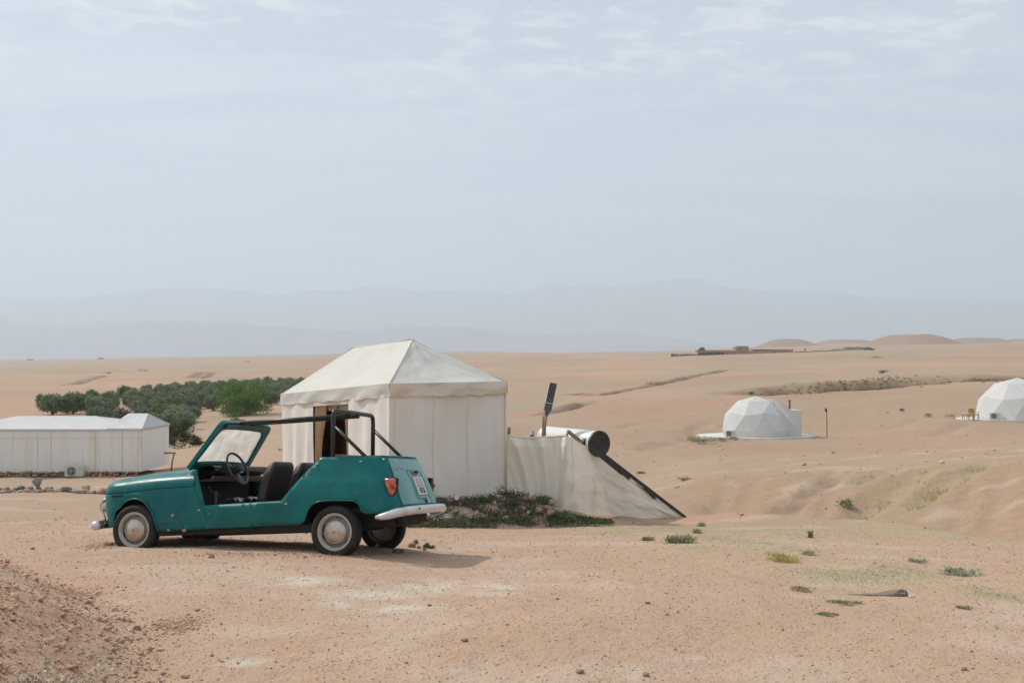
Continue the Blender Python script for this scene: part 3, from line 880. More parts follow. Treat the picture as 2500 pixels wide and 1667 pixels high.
mb.tube([ov[3], ov[3].lerp(rb, 0.5) - UPZ * 0.03, rb + UPZ * 0.012], 0.013, 6)
mb.tube([ov[0] + UPZ * 0.01, ov[1] + UPZ * 0.01], 0.012, 6); mb.tube([ov[0] + UPZ * 0.01, ov[3] + UPZ * 0.01], 0.010, 6)
mb.build('piping', canvas, tent, True)
mb = MB()
mb.tube([b0 + (nl + nr_) * 0.014, e0 - UPZ * 0.24 + (nl + nr_) * 0.014], 0.014, 6)
mb.build('corner_seam', seam_m, tent, True)
MB().tube([b1 + nr_ * 0.02, e1 - UPZ * 0.2 + nr_ * 0.02], 0.024, 6).build('corner_seam', seam_m, tent, True)
# doorway: tied-back curtains, scalloped pelmet, dark lining
def curtain(t, wdt, side, sd, depth, ttop):
    mb = MB(); rows = []
    for j in range(15):
        v = j / 14
        w = wdt * (1.0 - 0.45 * math.sin(math.pi * min(1, v * 1.15)))
        row = []
        for i in range(17):
            u = i / 16
            tt = t + side * w * u
            p, e = wl_(tt, off=-depth - 0.03 * math.sin(u * 20) - 0.015 * fb(u * 4, v * 3, sd))
            top = e.z - HD - 0.01
            p = Vector((p.x, p.y, p.z * (1 - v) + top * v))
            row.append(p)
        rows.append(row)
    mb.grid(rows)
    mk('curtain', mb.v, mb.f, curtain_m, tent, True)
curtain(DT1, 0.105, -1, 93, 0.05, 0)
curtain(DT0, 0.045, 1, 94, 0.05, 0)
mb = MB(); rows = []
for j in range(5):
    v = j / 4; row = []
    for i in range(33):
        u = i / 32
        t = DT0 + 0.01 + (DT1 - DT0 - 0.07) * u
        p, e = wl_(t, off=-0.12)
        row.append(Vector((p.x, p.y, e.z - HD - 0.01 - v * (0.10 + 0.09 * abs(math.sin(math.pi * u * 2.0))))))
    rows.append(row)
mb.grid(rows); mk('pelmet', mb.v, mb.f, curtain_m, tent, True)
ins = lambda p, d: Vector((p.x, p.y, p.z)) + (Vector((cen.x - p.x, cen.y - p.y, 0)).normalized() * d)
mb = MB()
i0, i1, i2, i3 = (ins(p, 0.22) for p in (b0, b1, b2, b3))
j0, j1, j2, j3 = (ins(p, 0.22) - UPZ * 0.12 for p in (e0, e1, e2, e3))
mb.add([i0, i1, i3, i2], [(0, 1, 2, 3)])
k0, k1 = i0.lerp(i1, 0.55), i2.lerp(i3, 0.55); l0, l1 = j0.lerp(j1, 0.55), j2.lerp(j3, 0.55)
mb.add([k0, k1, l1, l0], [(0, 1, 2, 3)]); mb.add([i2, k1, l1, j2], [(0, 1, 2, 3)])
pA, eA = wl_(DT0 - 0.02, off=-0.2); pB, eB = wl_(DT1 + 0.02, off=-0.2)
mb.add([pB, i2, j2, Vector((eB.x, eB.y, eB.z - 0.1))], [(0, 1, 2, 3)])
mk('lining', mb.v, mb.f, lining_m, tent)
# carved wooden screen inside the doorway, each slat its own piece
frame_mb = MB()
pS, eS = wl_(DT0 - 0.05, off=-0.75); pT, eT = wl_(DT1 + 0.12, off=-0.75)
scr = empty('inner_screen'); scr.parent = tent
for k in range(9):
    t = (k + 0.5) / 9
    p = pS.lerp(pT, t) + UPZ * 0.02
    q = Vector((p.x, p.y, p.z + 1.75))
    MB().bar(p, q, (pT - pS).length / 9 * 0.86, 0.03, up=nl).build('slat', wood_dark if k % 3 else lining_m, scr)
for zz in (0.10, 0.95, 1.70):
    frame_mb.bar(pS + UPZ * zz + nl * 0.03, pT + UPZ * zz + nl * 0.03, 0.025, 0.07)
frame_mb.build('rail', wood_dark, scr)

# ------------------------------------------------------------------ canvas sheeting, solar water heater, lamp
ax = Vector((-0.545, 0.84, 0)).normalized()
tank_c = PX(1463, 1083, 20.0)
pan_top = PX(1425, 1078, 19.95); pan_bot = PX(1684, 1274, 21.25)
black_m = M('black_metal', (0.018, 0.019, 0.017), (0.030, 0.030, 0.026), 12, 0.55)
white_metal = M('white_enamel', (0.74, 0.75, 0.74), (0.66, 0.66, 0.63), 2, 0.35)
heater = empty('solar_water_heater', (pan_bot.x, pan_bot.y, pan_bot.z), 0, 'solar water heater with white tank and black round end, above the sloping sheeting', 'water heater')
def in_parent(mb, name, mat, par, smooth=False, auto=None):
    o = mb.build(name, mat, par, smooth, auto=auto)
    o.matrix_parent_inverse = Matrix.Translation(-par.location)
    return o
def disc_rows(c, a, prof, n=40):
    up = UPZ; s_ = a.cross(up).normalized()
    rows = []
    for (r_, d) in prof:
        rows.append([c + a * d + (s_ * math.cos(2 * math.pi * k / n) + up * math.sin(2 * math.pi * k / n)) * r_ for k in range(n)])
    return rows
mb = MB(); mb.grid(disc_rows(tank_c, ax, [(0.255, 0.02), (0.255, 0.6), (0.2575, 0.605), (0.2575, 0.63), (0.255, 0.635), (0.255, 1.86), (0.20, 1.90), (0.0, 1.92)]), wrap=True)
in_parent(mb, 'tank', white_metal, heater, auto=40)
mb = MB(); mb.grid(disc_rows(tank_c, ax, [(0.0, 0.0), (0.06, 0.0), (0.065, 0.006), (0.12, 0.006), (0.125, 0.0), (0.20, -0.005), (0.225, -0.022), (0.262, -0.022), (0.266, 0.03), (0.256, 0.035)]), wrap=True)
in_parent(mb, 'end_cap', black_m, heater, auto=40)
pn = (pan_bot - pan_top).cross(ax).normalized()
if pn.z < 0: pn = -pn
mb = MB(); mb.bar(pan_top + ax * 0.035 + pn * 0.02, pan_bot + ax * 0.035, 0.07, 0.115, up=pn); in_parent(mb, 'side_rail', black_m, heater)
mb = MB(); mb.bar(pan_top + ax * 1.9, pan_bot + ax * 1.9, 0.05, 0.085, up=pn); in_parent(mb, 'side_rail', black_m, heater)
dk = pan_top.lerp(pan_bot, 0.10); dk2 = pan_top.lerp(pan_bot, 0.94)
for k in range(15):
    o_ = ax * (0.14 + 0.12 * k)
    mb = MB(); mb.tube([dk + o_ + pn * 0.02, dk2 + o_ + pn * 0.02], 0.026, 6); in_parent(mb, 'collector_tube', black_m, heater, True)
mb = MB()
for t, ln in ((0.33, 0.30), (0.56, 0.34), (0.80, 0.26)):
    p = pan_top.lerp(pan_bot, t)
    mb = MB().bar(p - pn * 0.02 - ax * 0.012, p + (pan_bot - pan_top).normalized() * ln - pn * 0.05 - ax * 0.012, 0.02, 0.05, up=pn)
    in_parent(mb, 'edge_trim', black_m, heater)

sheet_top = [(1239, 1064, 19.95), (1262, 1068, 19.9), (1300, 1070, 19.8), (1340, 1067, 19.72), (1384, 1064, 19.62), (1400, 1070, 19.7), (1430, 1089, 19.88), (1478, 1128, 20.2), (1515, 1158, 20.4), (1534, 1162, 20.47), (1560, 1182, 20.6), (1620, 1228, 20.9), (1684, 1275, 21.22)]
sheet_bot = [(1239, 1218, 19.95), (1268, 1226, 19.9), (1305, 1234, 19.8), (1340, 1242, 19.72), (1376, 1250, 19.60), (1400, 1251, 19.7), (1440, 1253, 19.95), (1480, 1256, 20.2), (1520, 1260, 20.4), (1545, 1262, 20.5), (1580, 1266, 20.7), (1630, 1271, 20.95), (1686, 1279, 21.22)]
tp = [PX(*p) for p in sheet_top]; bp_ = [PX(*p) for p in sheet_bot]
def resample(ps, n):
    L = [0]
    for a, b in zip(ps, ps[1:]): L.append(L[-1] + (b - a).length)
    return L
tx = [p[0] for p in sheet_top]
def along(ps, key, x):
    for k in range(len(key) - 1):
        if x <= key[k + 1] or k == len(key) - 2:
            t = (x - key[k]) / (key[k + 1] - key[k]); return ps[k].lerp(ps[k + 1], t)
NS, NV_ = 130, 40
rows = []
for j in range(NV_ + 1):
    v = j / NV_; row = []
    for i in range(NS + 1):
        x = 1239 + (1684 - 1239) * i / NS
        T = along(tp, tx, x); B = along(bp_, tx, x)
        p = T.lerp(B, v)
        n_ = Vector((0.25, -0.97, 0)) if x > 1384 else Vector((-0.15, -0.99, 0))
        q = (x - 1239) / 145.0
        if x < 1384:
            s_ = q * 9 - 3.2 * v * (1 - q)                              # pleats fanning from the top rail
            d = 0.17 * (max(0, math.sin(s_ * 1.55 + 1.2 * fb(q * 2, v, 101))) ** 2.2) * (1 - 0.55 * v) + 0.03 * fb(q * 7 - v * 2, v * 1.3, 102)
            d += 0.045 * abs(math.sin(s_ * 2.3 + 2.0 * fb(q * 3, v * .6, 108))) ** 3 * (1 - 0.6 * v)
            d += 0.05 * math.exp(-((q - 0.93) / 0.05) ** 2)
        else:
            w = (x - 1384) / 300.0
            d = 0.055 * fb(w * 4 + v * 1.0, v * 2.4 - w * 2, 103) + 0.07 * (1 - abs(fb(w * 3.2 + 0.8 * v, v * 2.2 + w, 104, 2)) * 3) * 0.35 * math.sin(math.pi * min(1, v)) + 0.02 * fb(w * 12, v * 8, 105)
            d += 0.05 * math.exp(-(w / 0.03) ** 2)
        edge = min(1, v * 8)
        row.append(p + n_ * d * (0.25 + 0.75 * edge) * (1 if v > 0 else 0.2))
    rows.append(row)
cream = M('cream_sheet', (0.82, 0.765, 0.675), (0.77, 0.685, 0.56), 0.9, 0.6, trans=0.14, ramp=(0.38, 0.75), spec=0.4)
wind = empty('canvas_sheeting', tuple(bp_[4]), 0, 'cream canvas sheeting hung in folds beside the tent and down the heater side', 'sheeting')
mb = MB(); mb.grid(rows); o = in_parent(mb, 'sheet', cream, wind, True)
# rolled hem along the top rail, posts and plank
mb = MB(); mb.tube([along(tp, tx, x) + Vector((0, 0, 0.01 + 0.012 * fb(x / 9.0, 0, 106))) for x in range(1240, 1386, 5)], [0.020 + 0.008 * fb(x / 6.0, 3, 107) for x in range(1240, 1386, 5)], 7)
in_parent(mb, 'hem', cream, wind, True)
def post(u, v1, Y, r_, lean=0.0, v0=None, label=None):
    t = PX(u, v1, Y); b = Vector((t.x - lean, t.y, gz(t.x - lean, t.y) - 0.1))
    mb = MB(); mb.tube([b, b.lerp(t, 0.35) + Vector((0.01, 0, 0)), b.lerp(t, 0.7) - Vector((0.008, 0, 0)), t], [r_ * 1.1, r_, r_ * 0.95, r_ * 0.85], 8)
    return mb
for (u, v1, Y, r_) in ((1243, 1043, 20.02, 0.035), (1302, 1052, 19.9, 0.014), (1384, 1058, 19.72, 0.035)):
    in_parent(post(u, v1, Y, r_), 'post', wood_m, wind, True)
mb = MB(); mb.bar(PX(1386, 1052, 19.66), PX(1421, 1080, 19.86), 0.05, 0.06); in_parent(mb, 'plank', wood_m, wind)
mb = post(1327, 1015, 20.55, 0.030, 0.03)
tag(mb.build('wooden_post', wood_m, None, True), 'bare wooden post standing behind the sheeting beside the solar lamp', 'post')
# solar street lamp
lamp = empty('solar_lamp', (PX(1331, 1000, 20.6).x, 20.6, gz(PX(1331, 1000, 20.6).x, 20.6)), 0, 'solar street lamp with upright dark panel on a thin pole behind the sheeting', 'street lamp')
lb = Vector(lamp.location)
lt0, lt1 = PX(1336, 1004, 20.6), PX(1351, 933, 20.6)
mb = MB(); mb.tube([lb - UPZ * 0.1, PX(1331, 1045, 20.6), PX(1336, 995, 20.6)], 0.018, 8); in_parent(mb, 'pole', wood_m, lamp, True)
d = (lt1 - lt0).normalized(); sd_ = d.cross(Vector((0, -1, 0))).normalized(); fr = Vector((0.25, -0.97, 0.0)); fr = (fr - d * fr.dot(d)).normalized(); sd_ = fr.cross(d).normalized()
grey_m = M('lamp_grey', (0.075, 0.08, 0.088), (0.09, 0.095, 0.10), 8, 0.5)
cell_m = M('solar_cell', (0.012, 0.014, 0.022), None, 1, 0.22)
alu_m = M('aluminium', (0.60, 0.61, 0.62), (0.52, 0.53, 0.54), 6, 0.4, metal=0.2)
Mx = Matrix((sd_, fr, d)).transposed()
H_ = (lt1 - lt0).length; Wp = 0.165
mb = MB(); mb.box(lt0 + d * (H_ * 0.14), (Wp * 0.9, 0.075, H_ * 0.26), Mx); mb.box(lt0 - d * 0.01, (Wp * 0.5, 0.07, 0.10), Mx); mb.tube([lt0 - d * 0.10, lt0 + d * 0.02], 0.032, 10)
in_parent(mb, 'housing', grey_m, lamp)
mb = MB(); mb.box(lt0 + d * (H_ * 0.635), (Wp, 0.035, H_ * 0.72), Mx); in_parent(mb, 'panel_frame', alu_m, lamp)
mb = MB()
cx, cy = 5, 13
for i in range(cx):
    for j in range(cy):
        mb.box(lt0 + d * (H_ * 0.30 + (j + 0.5) / cy * H_ * 0.67) + sd_ * ((i + 0.5) / cx - 0.5) * Wp * 0.93 + fr * 0.0185, (Wp * 0.93 / cx * 0.86, 0.006, H_ * 0.67 / cy * 0.88), Mx)
in_parent(mb, 'solar_cells', cell_m, lamp)

# ------------------------------------------------------------------ far left tents
lt_wall = M('old_canvas_wall', (0.82, 0.795, 0.765), (0.74, 0.66, 0.55), 2.2, 0.85, trans=0.05, streak=(2.0, 2.0, 0.10), ramp=(0.50, 0.80))
lt_roof = M('white_roof_canvas', (0.60, 0.60, 0.595), (0.57, 0.565, 0.55), 1.2, 0.8, trans=0.08)
stain = M('rust_stain', (0.66, 0.54, 0.39), (0.76, 0.68, 0.56), 3, 0.9)
def hip_tent(name, label, x0, x1, y0, dep, zb, ze, zr, rx0, rx1, seams):
    t = empty(name, ((x0 + x1) / 2, y0, zb), 0, label, 'tent')
    y1 = y0 + dep
    c = [Vector((x0, y0, zb)), Vector((x1, y0, zb)), Vector((x1, y1, zb)), Vector((x0, y1, zb))]
    e = [Vector((p.x, p.y, ze)) for p in c]
    ry = y0 + dep * 0.5
    r0, r1_ = Vector((rx0, ry, zr)), Vector((rx1, ry, zr))
    inv = Matrix.Translation(-Vector(t.location))
    def ps(n, mat, *a, **k):
        o = part_sheet(n, mat, t, *a, **k); o.matrix_parent_inverse = inv; return o
    W = x1 - x0
    ps('wall', lt_wall, c[0], c[1], e[1], e[0], 90, 12, fn=lambda u, v: 0.015 * fb(u * W * 1.5, v, 111) + 0.01 * math.sin(u * W * 5) * (1 - v))
    for a, b_ in ((1, 2), (2, 3), (3, 0)):
        ps('wall', lt_wall, c[a], c[b_], e[b_], e[a], 20, 8, fn=lambda u, v: 0.02 * fb(u * 5, v * 2, 112))
    lift = UPZ * 0.012
    o_ = [p + Vector((sx * 0.04, sy * 0.04, 0)) + lift for p, (sx, sy) in zip(e, ((-1, -1), (1, -1), (1, 1), (-1, 1)))]
    for a, b_, p, q in ((o_[0], o_[1], r1_, r0), (o_[1], o_[2], r1_, r1_), (o_[2], o_[3], r0, r1_), (o_[3], o_[0], r0, r0)):
        ps('roof_panel', lt_roof, a, b_, p, q, 24, 12, fn=lambda u, v: -0.05 * math.sin(math.pi * u) * math.sin(math.pi * v) + 0.012 * fb(u * 6, v * 4, 113))
    mb = MB()
    for k in range(4):
        a, b_ = o_[k], o_[(k + 1) % 4]
        mb.bar(a - UPZ * 0.03, b_ - UPZ * 0.03, 0.02, 0.07)
    ov_ = mb.build('eave_band', lt_roof, t); ov_.matrix_parent_inverse = inv
    for (xs, w, zt) in seams:
        mb = MB(); mb.box((xs, y0 - 0.012, (zb + ze) / 2 - 0.02), (w, 0.012, (ze - zb) - 0.07)); s_ = mb.build('stained_seam', stain, t); s_.matrix_parent_inverse = inv
    mb = MB(); mb.bar(Vector((x0, y0 - 0.006, ze - 0.43)), Vector((x1, y0 - 0.006, ze - 0.43)), 0.012, 0.02); s_ = mb.build('cross_seam', stain, t); s_.matrix_parent_inverse = inv
    return t
YL = 50.0
ux = lambda u: (u - U0) / F * YL
uxr = lambda u: (u - U0) / F * (YL + 1.93)
zL = PX(0, 1151, YL).z; eL = PX(0, 1048, YL).z
left_tent = hip_tent('long_tent', 'long low white tent with rust streaks and a flat hipped roof, by the rock border', ux(-115), ux(344), YL, 3.85, zL, eL, PX(0, 1015, YL + 1.9).z, uxr(44), uxr(234), [(ux(232), 0.10, 0), (ux(298), 0.05, 0), (ux(337), 0.06, 0), (ux(125), 0.025, 0), (ux(92), 0.03, 0)])
right_tent = hip_tent('small_tent', 'small white tent with a peaked roof joined to the right end of the long tent', ux(262), ux(345.2), YL + 0.06, 3.95, zL - 0.0, eL + 0.035, PX(0, 1009, YL + 1.9).z, uxr(312), uxr(360), [])
# stone footing under the long tent, each stone a piece
def rock_mesh(name, mat, seed, sub=1, sq=(1, 1, 1), ang=0.35):
    bm = bmesh.new()
    bmesh.ops.create_icosphere(bm, subdivisions=sub, radius=1.0)
    r_ = random.Random(seed)
    ofs = (r_.random() * 50, r_.random() * 50)
    cuts = [(Vector((r_.gauss(0, 1), r_.gauss(0, 1), r_.gauss(0, 1))).normalized(), r_.uniform(0.55, 0.85)) for _ in range(int(ang * 16))]
    for v in bm.verts:
        n = v.co.normalized()
        k = 1 + 0.22 * fb(n.x * 1.3 + ofs[0], n.y * 1.3 + n.z * 0.9 + ofs[1], seed) + 0.08 * fb(n.x * 4 + ofs[0], n.z * 4 + n.y * 3, seed + 1)
        p = n * k
        for (c_, d_0) in cuts:
            s_ = p.dot(c_)
            if s_ > d_0: p -= c_ * (s_ - d_0) * 0.85
        v.co = Vector((p.x * sq[0], p.y * sq[1], p.z * sq[2]))
    me = bpy.data.meshes.new(name)
    bm.to_mesh(me); bm.free()
    me.materials.append(mat)
    return me
st_grey = M('grey_stone', (0.20, 0.185, 0.165), (0.30, 0.28, 0.25), 5, 0.9, 0.4, 30)
st_pink = M('reddish_stone', (0.30, 0.17, 0.115), (0.38, 0.24, 0.17), 5, 0.9, 0.4, 30)
st_tan = M('tan_stone', (0.36, 0.26, 0.17), (0.44, 0.34, 0.24), 5, 0.9, 0.4, 30)
st_dark = M('dark_stone', (0.10, 0.082, 0.07), (0.16, 0.135, 0.115), 5, 0.9, 0.4, 30)
ST = [rock_mesh('stone', m_, 200 + i, 2, sq) for i, (m_, sq) in enumerate(((st_grey, (1, .8, .62)), (st_pink, (1, .85, .65)), (st_tan, (1, .8, .7)), (st_dark, (1, .9, .6)), (st_tan, (.9, .9, .8)), (st_grey, (1, .7, .5)), (st_pink, (.85, .9, .75))))]
STL = [rock_mesh('stone', m_, 220 + i, 1, sq, 0.3) for i, (m_, sq) in enumerate(((st_pink, (1, .8, .7)), (st_tan, (1, .8, .7)), (st_pink, (1, .9, .8))))]
def stone(name, me, p, s, rz=None, parent=None, tilt=0.25):
    o = bpy.data.objects.new(name, me); COL.objects.link(o)
    o.location = p; o.scale = (s, s, s) if not isinstance(s, (tuple, list)) else s
    o.rotation_euler = (random.uniform(-tilt, tilt), random.uniform(-tilt, tilt), random.uniform(0, 6.28) if rz is None else rz)
    if parent is not None: o.parent = parent
    return o
foot = empty('stone_footing', (ux(150), YL - 0.25, zL - 0.2), 0, 'low footing of small pinkish stones along the base of the white tents', 'footing')
fz = lambda x: min(zL + 0.03, gz(x, YL - 0.2) + 0.06)
x = ux(-20)
while x < ux(343):
    for row in range(2):
        if ux(160) < x < ux(206) and row == 1: continue
        p = Vector((x + random.uniform(-.05, .05), YL - 0.13 - 0.1 * (1 - row) - random.random() * 0.05, zL - 0.16 + 0.13 * row + random.uniform(-.02, .03)))
        stone('stone', random.choice(STL), p - Vector(foot.location), random.uniform(0.085, 0.135), None, foot)
    x += random.uniform(0.17, 0.24)
# air-conditioner box by the long tent
ac_white = M('ac_white', (0.62, 0.61, 0.57), (0.56, 0.53, 0.47), 3, 0.5)
ac_dark = M('ac_dark', (0.05, 0.052, 0.05), (0.08, 0.08, 0.075), 6, 0.6)
def ac_unit(loc, w, h, label, rz=0.0):
    t = empty('air_conditioner', loc, rz, label, 'air conditioner')
    d_ = 0.32
    MB().box((0, 0, h / 2 + 0.05), (w, d_, h)).build('casing', ac_white, t)
    MB().box((-w * .38, 0, 0.025), (0.06, d_, 0.05)).box((w * .38, 0, 0.025), (0.06, d_, 0.05)).build('feet', ac_dark, t)
    cx_ = -w * 0.12; cz_ = h / 2 + 0.05; r_ = h * 0.42
    MB().lathe([(r_, -0.0), (r_, -0.012), (r_ * 0.97, -0.014), (0, -0.006)], 'y', 32, (cx_, -d_ / 2, cz_)).build('fan_opening', ac_dark, t, auto=40)
    mb = MB()
    for q in range(3): mb.box((0, 0, 0), (0, 0, 0)) if False else None
    for q in range(5):
        a = q * 2 * math.pi / 5
        mb.add([(cx_ + r_ * .12 * math.cos(a - .5), -d_ / 2 - .018, cz_ + r_ * .12 * math.sin(a - .5)), (cx_ + r_ * .9 * math.cos(a - .35), -d_ / 2 - .016, cz_ + r_ * .9 * math.sin(a - .35)),
                (cx_ + r_ * .9 * math.cos(a + .3), -d_ / 2 - .022, cz_ + r_ * .9 * math.sin(a + .3)), (cx_ + r_ * .12 * math.cos(a + .5), -d_ / 2 - .022, cz_ + r_ * .12 * math.sin(a + .5))], [(0, 1, 2, 3)])
    mb.lathe([(r_ * .16, -.02), (r_ * .14, -.03), (0, -.032)], 'y', 12, (cx_, -d_ / 2, cz_))
    mb.build('fan', grey_m, t)
    mb = MB()
    for q in (0.3, 0.55, 0.8, 1.0):
        mb.tube([(cx_ + r_ * q * math.cos(k / 24 * 6.2832), -d_ / 2 - .035, cz_ + r_ * q * math.sin(k / 24 * 6.2832)) for k in range(24)], 0.005, 4, closed=True)
    mb.bar((cx_ - r_, -d_ / 2 - .035, cz_), (cx_ + r_, -d_ / 2 - .035, cz_), 0.012, 0.012); mb.bar((cx_, -d_ / 2 - .036, cz_ - r_), (cx_, -d_ / 2 - .036, cz_ + r_), 0.012, 0.012)
    mb.build('guard', ac_white, t)
    MB().box((w * 0.36, -d_ / 2 - 0.004, h * 0.86), (w * 0.12, 0.006, h * 0.05)).build('badge', ac_dark, t)
    mb = MB()
    for q in range(6): mb.box((-w / 2 - 0.004, 0, 0.12 + h * 0.13 * q), (0.008, d_ * 0.8, 0.025))
    mb.build('side_vents', ac_dark, t)
    return t
acp = PX(183, 1155, YL - 0.42)
ac_unit((acp.x, acp.y, gz(acp.x, acp.y) + 0.01), 0.90, 0.52, 'white air conditioner box with round fan against the long tent')
# post-and-beam frame at the small tent's right end
fr_ = empty('timber_gateway', (-17.55, YL + 1.4, gz(-17.55, YL + 1.4)), 0, 'crooked wooden post and beam standing at the right end of the small tent', 'gateway')
zf = fr_.location.z; ztop = PX(0, 1107, YL + 1.4).z
MB().tube([(0.05 - .1, 0, -0.1), (0.0, 0.0, (ztop - zf) * .5), (0.10, 0, ztop - zf)], [0.05, 0.042, 0.04], 8).build('post', wood_m, fr_, True)
MB().tube([(-0.42, 0, ztop - zf + 0.03), (-0.1, 0, ztop - zf + .045), (0.17, 0, ztop - zf + 0.02)], 0.045, 8).build('beam', wood_m, fr_, True)
MB().bar((-0.75, -0.5, 0.10), (0.1, -0.5, 0.18), 0.14, 0.05).build('board', wood_m, fr_)
_inv = Matrix.Translation(-cen)
tent.location = cen
for ch in list(tent.children):
    ch.matrix_parent_inverse = _inv
# ------------------------------------------------------------------ the green open car
# car axes: x forward, y to the car's left (towards the camera), z up; the car stands nose-down and leans with the slope
CF = Vector((-0.96385571, 0.25933617, -0.06104854)); CR = Vector((0.26470755, 0.95813793, -0.10909456)); CU = Vector((-0.03020076, 0.12131143, 0.99215495))
CO = Vector((-1.6694551, 11.01145961, -0.16462089))
ZO = 0.24
base_p = CO - CU * ZO
car = empty('open_car', (0, 0, 0), 0, 'faded teal green open-top car with black roll bar, parked nose-down on the gravel', 'car')
car.matrix_world = Matrix(((CF.x, -CR.x, CU.x, base_p.x), (CF.y, -CR.y, CU.y, base_p.y), (CF.z, -CR.z, CU.z, base_p.z), (0, 0, 0, 1)))
def paint_mat():
    m = bpy.data.materials.new('teal_paint'); m.use_nodes = True
    nt = m.node_tree; N, L = nt.nodes, nt.links; b = N['Principled BSDF']
    tc = N.new('ShaderNodeTexCoord')
    def noise(sc, det=5, st=None):
        n = N.new('ShaderNodeTexNoise'); n.inputs['Scale'].default_value = sc; n.inputs['Detail'].default_value = det; n.inputs['Roughness'].default_value = 0.62
        s = tc.outputs['Object']
        if st:
            mp = N.new('ShaderNodeMapping'); mp.inputs['Scale'].default_value = st; L.new(s, mp.inputs[0]); s = mp.outputs[0]
        L.new(s, n.inputs['Vector']); return n.outputs['Fac']
    def rg(f, a, c, o0=0.0, o1=1.0):
        n = N.new('ShaderNodeMapRange'); n.clamp = True
        n.inputs['From Min'].default_value = a; n.inputs['From Max'].default_value = c; n.inputs['To Min'].default_value = o0; n.inputs['To Max'].default_value = o1
        L.new(f, n.inputs['Value']); return n.outputs[0]
    def mx(f, a, c):
        n = N.new('ShaderNodeMix'); n.data_type = 'RGBA'; L.new(f, n.inputs[0])
        for i, v in ((6, a), (7, c)):
            if isinstance(v, tuple): n.inputs[i].default_value = (*v, 1)
            else: L.new(v, n.inputs[i])
        return n.outputs[2]
    c = mx(rg(noise(2.2), .35, .7), (0.0005, 0.100, 0.104), (0.004, 0.165, 0.158))
    sep = N.new('ShaderNodeSeparateXYZ'); L.new(tc.outputs['Object'], sep.inputs[0])
    # road dust, more of it low on the body and in smears
    ml = N.new('ShaderNodeMath'); ml.operation = 'MULTIPLY'; L.new(rg(sep.outputs['Z'], 0.75, 0.15, 0.0, 0.15), ml.inputs[0]); L.new(rg(noise(3.5, 6), .38, .66), ml.inputs[1])
    c = mx(ml.outputs[0], c, (0.10, 0.14, 0.10))
    ml2 = N.new('ShaderNodeMath'); ml2.operation = 'MULTIPLY'; ml2.inputs[1].default_value = 0.30; L.new(rg(noise(9, 6, (1, 1, .35)), .52, .75), ml2.inputs[0])
    c = mx(ml2.outputs[0], c, (0.03, 0.14, 0.125))
    c = mx(rg(noise(22, 4), .690, .705), c, (0.30, 0.26, 0.20))
    L.new(c, b.inputs['Base Color'])
    L.new(rg(noise(5, 5), .3, .7, 0.26, 0.46), b.inputs['Roughness'])
    b.inputs['Coat Weight'].default_value = 0.0; b.inputs['Specular IOR Level'].default_value = 0.27
    bp = N.new('ShaderNodeBump'); bp.inputs['Strength'].default_value = 0.30; bp.inputs['Distance'].default_value = 0.02
    L.new(noise(3.0, 2), bp.inputs['Height']); L.new(bp.outputs[0], b.inputs['Normal'])
    return m
paint = paint_mat()
chrome = M('chrome', (0.62, 0.62, 0.60), (0.48, 0.46, 0.43), 9, 0.22, metal=0.9)
bumper_m = M('bumper_metal', (0.64, 0.645, 0.65), (0.50, 0.47, 0.43), 6, 0.34, 0.10, 8, metal=0.45, ramp=(.45, .75))
rubber = M('tyre_rubber', (0.013, 0.012, 0.011), (0.030, 0.025, 0.020), 7, 0.85)
wheel_w = M('wheel_enamel', (0.46, 0.44, 0.40), (0.36, 0.29, 0.22), 10, 0.5, ramp=(.42, .75))
hub_m = M('hub_cap', (0.58, 0.55, 0.50), (0.46, 0.34, 0.24), 7, 0.28, metal=0.8, ramp=(.40, .70))
blk = M('black_tube', (0.016, 0.017, 0.016), (0.026, 0.026, 0.024), 14, 0.38)
inner = M('dark_interior', (0.012, 0.011, 0.010), (0.024, 0.021, 0.018), 8, 0.8)
vinyl = M('black_vinyl', (0.016, 0.014, 0.012), (0.030, 0.026, 0.021), 9, 0.55)
dashm = M('dusty_dash', (0.026, 0.024, 0.022), (0.075, 0.066, 0.056), 9, 0.6)
under_m = M('underbody', (0.016, 0.013, 0.010), (0.035, 0.028, 0.02), 8, 0.9)
orange_m = M('orange_lens', (0.58, 0.115, 0.05), (0.50, 0.085, 0.04), 12, 0.30, coat=0.4)
red_m = M('red_lens', (0.45, 0.03, 0.012), None, 1, 0.2, coat=0.6)
amber_m = M('amber_lens', (0.66, 0.24, 0.07), None, 1, 0.25, coat=0.5)
plate_m = M('plate_white', (0.62, 0.60, 0.57), (0.55, 0.52, 0.48), 20, 0.5)
ink = M('plate_ink', (0.045, 0.045, 0.045), None, 1, 0.6)
rust = M('bare_rust', (0.30, 0.19, 0.12), (0.42, 0.33, 0.25), 30, 0.8)
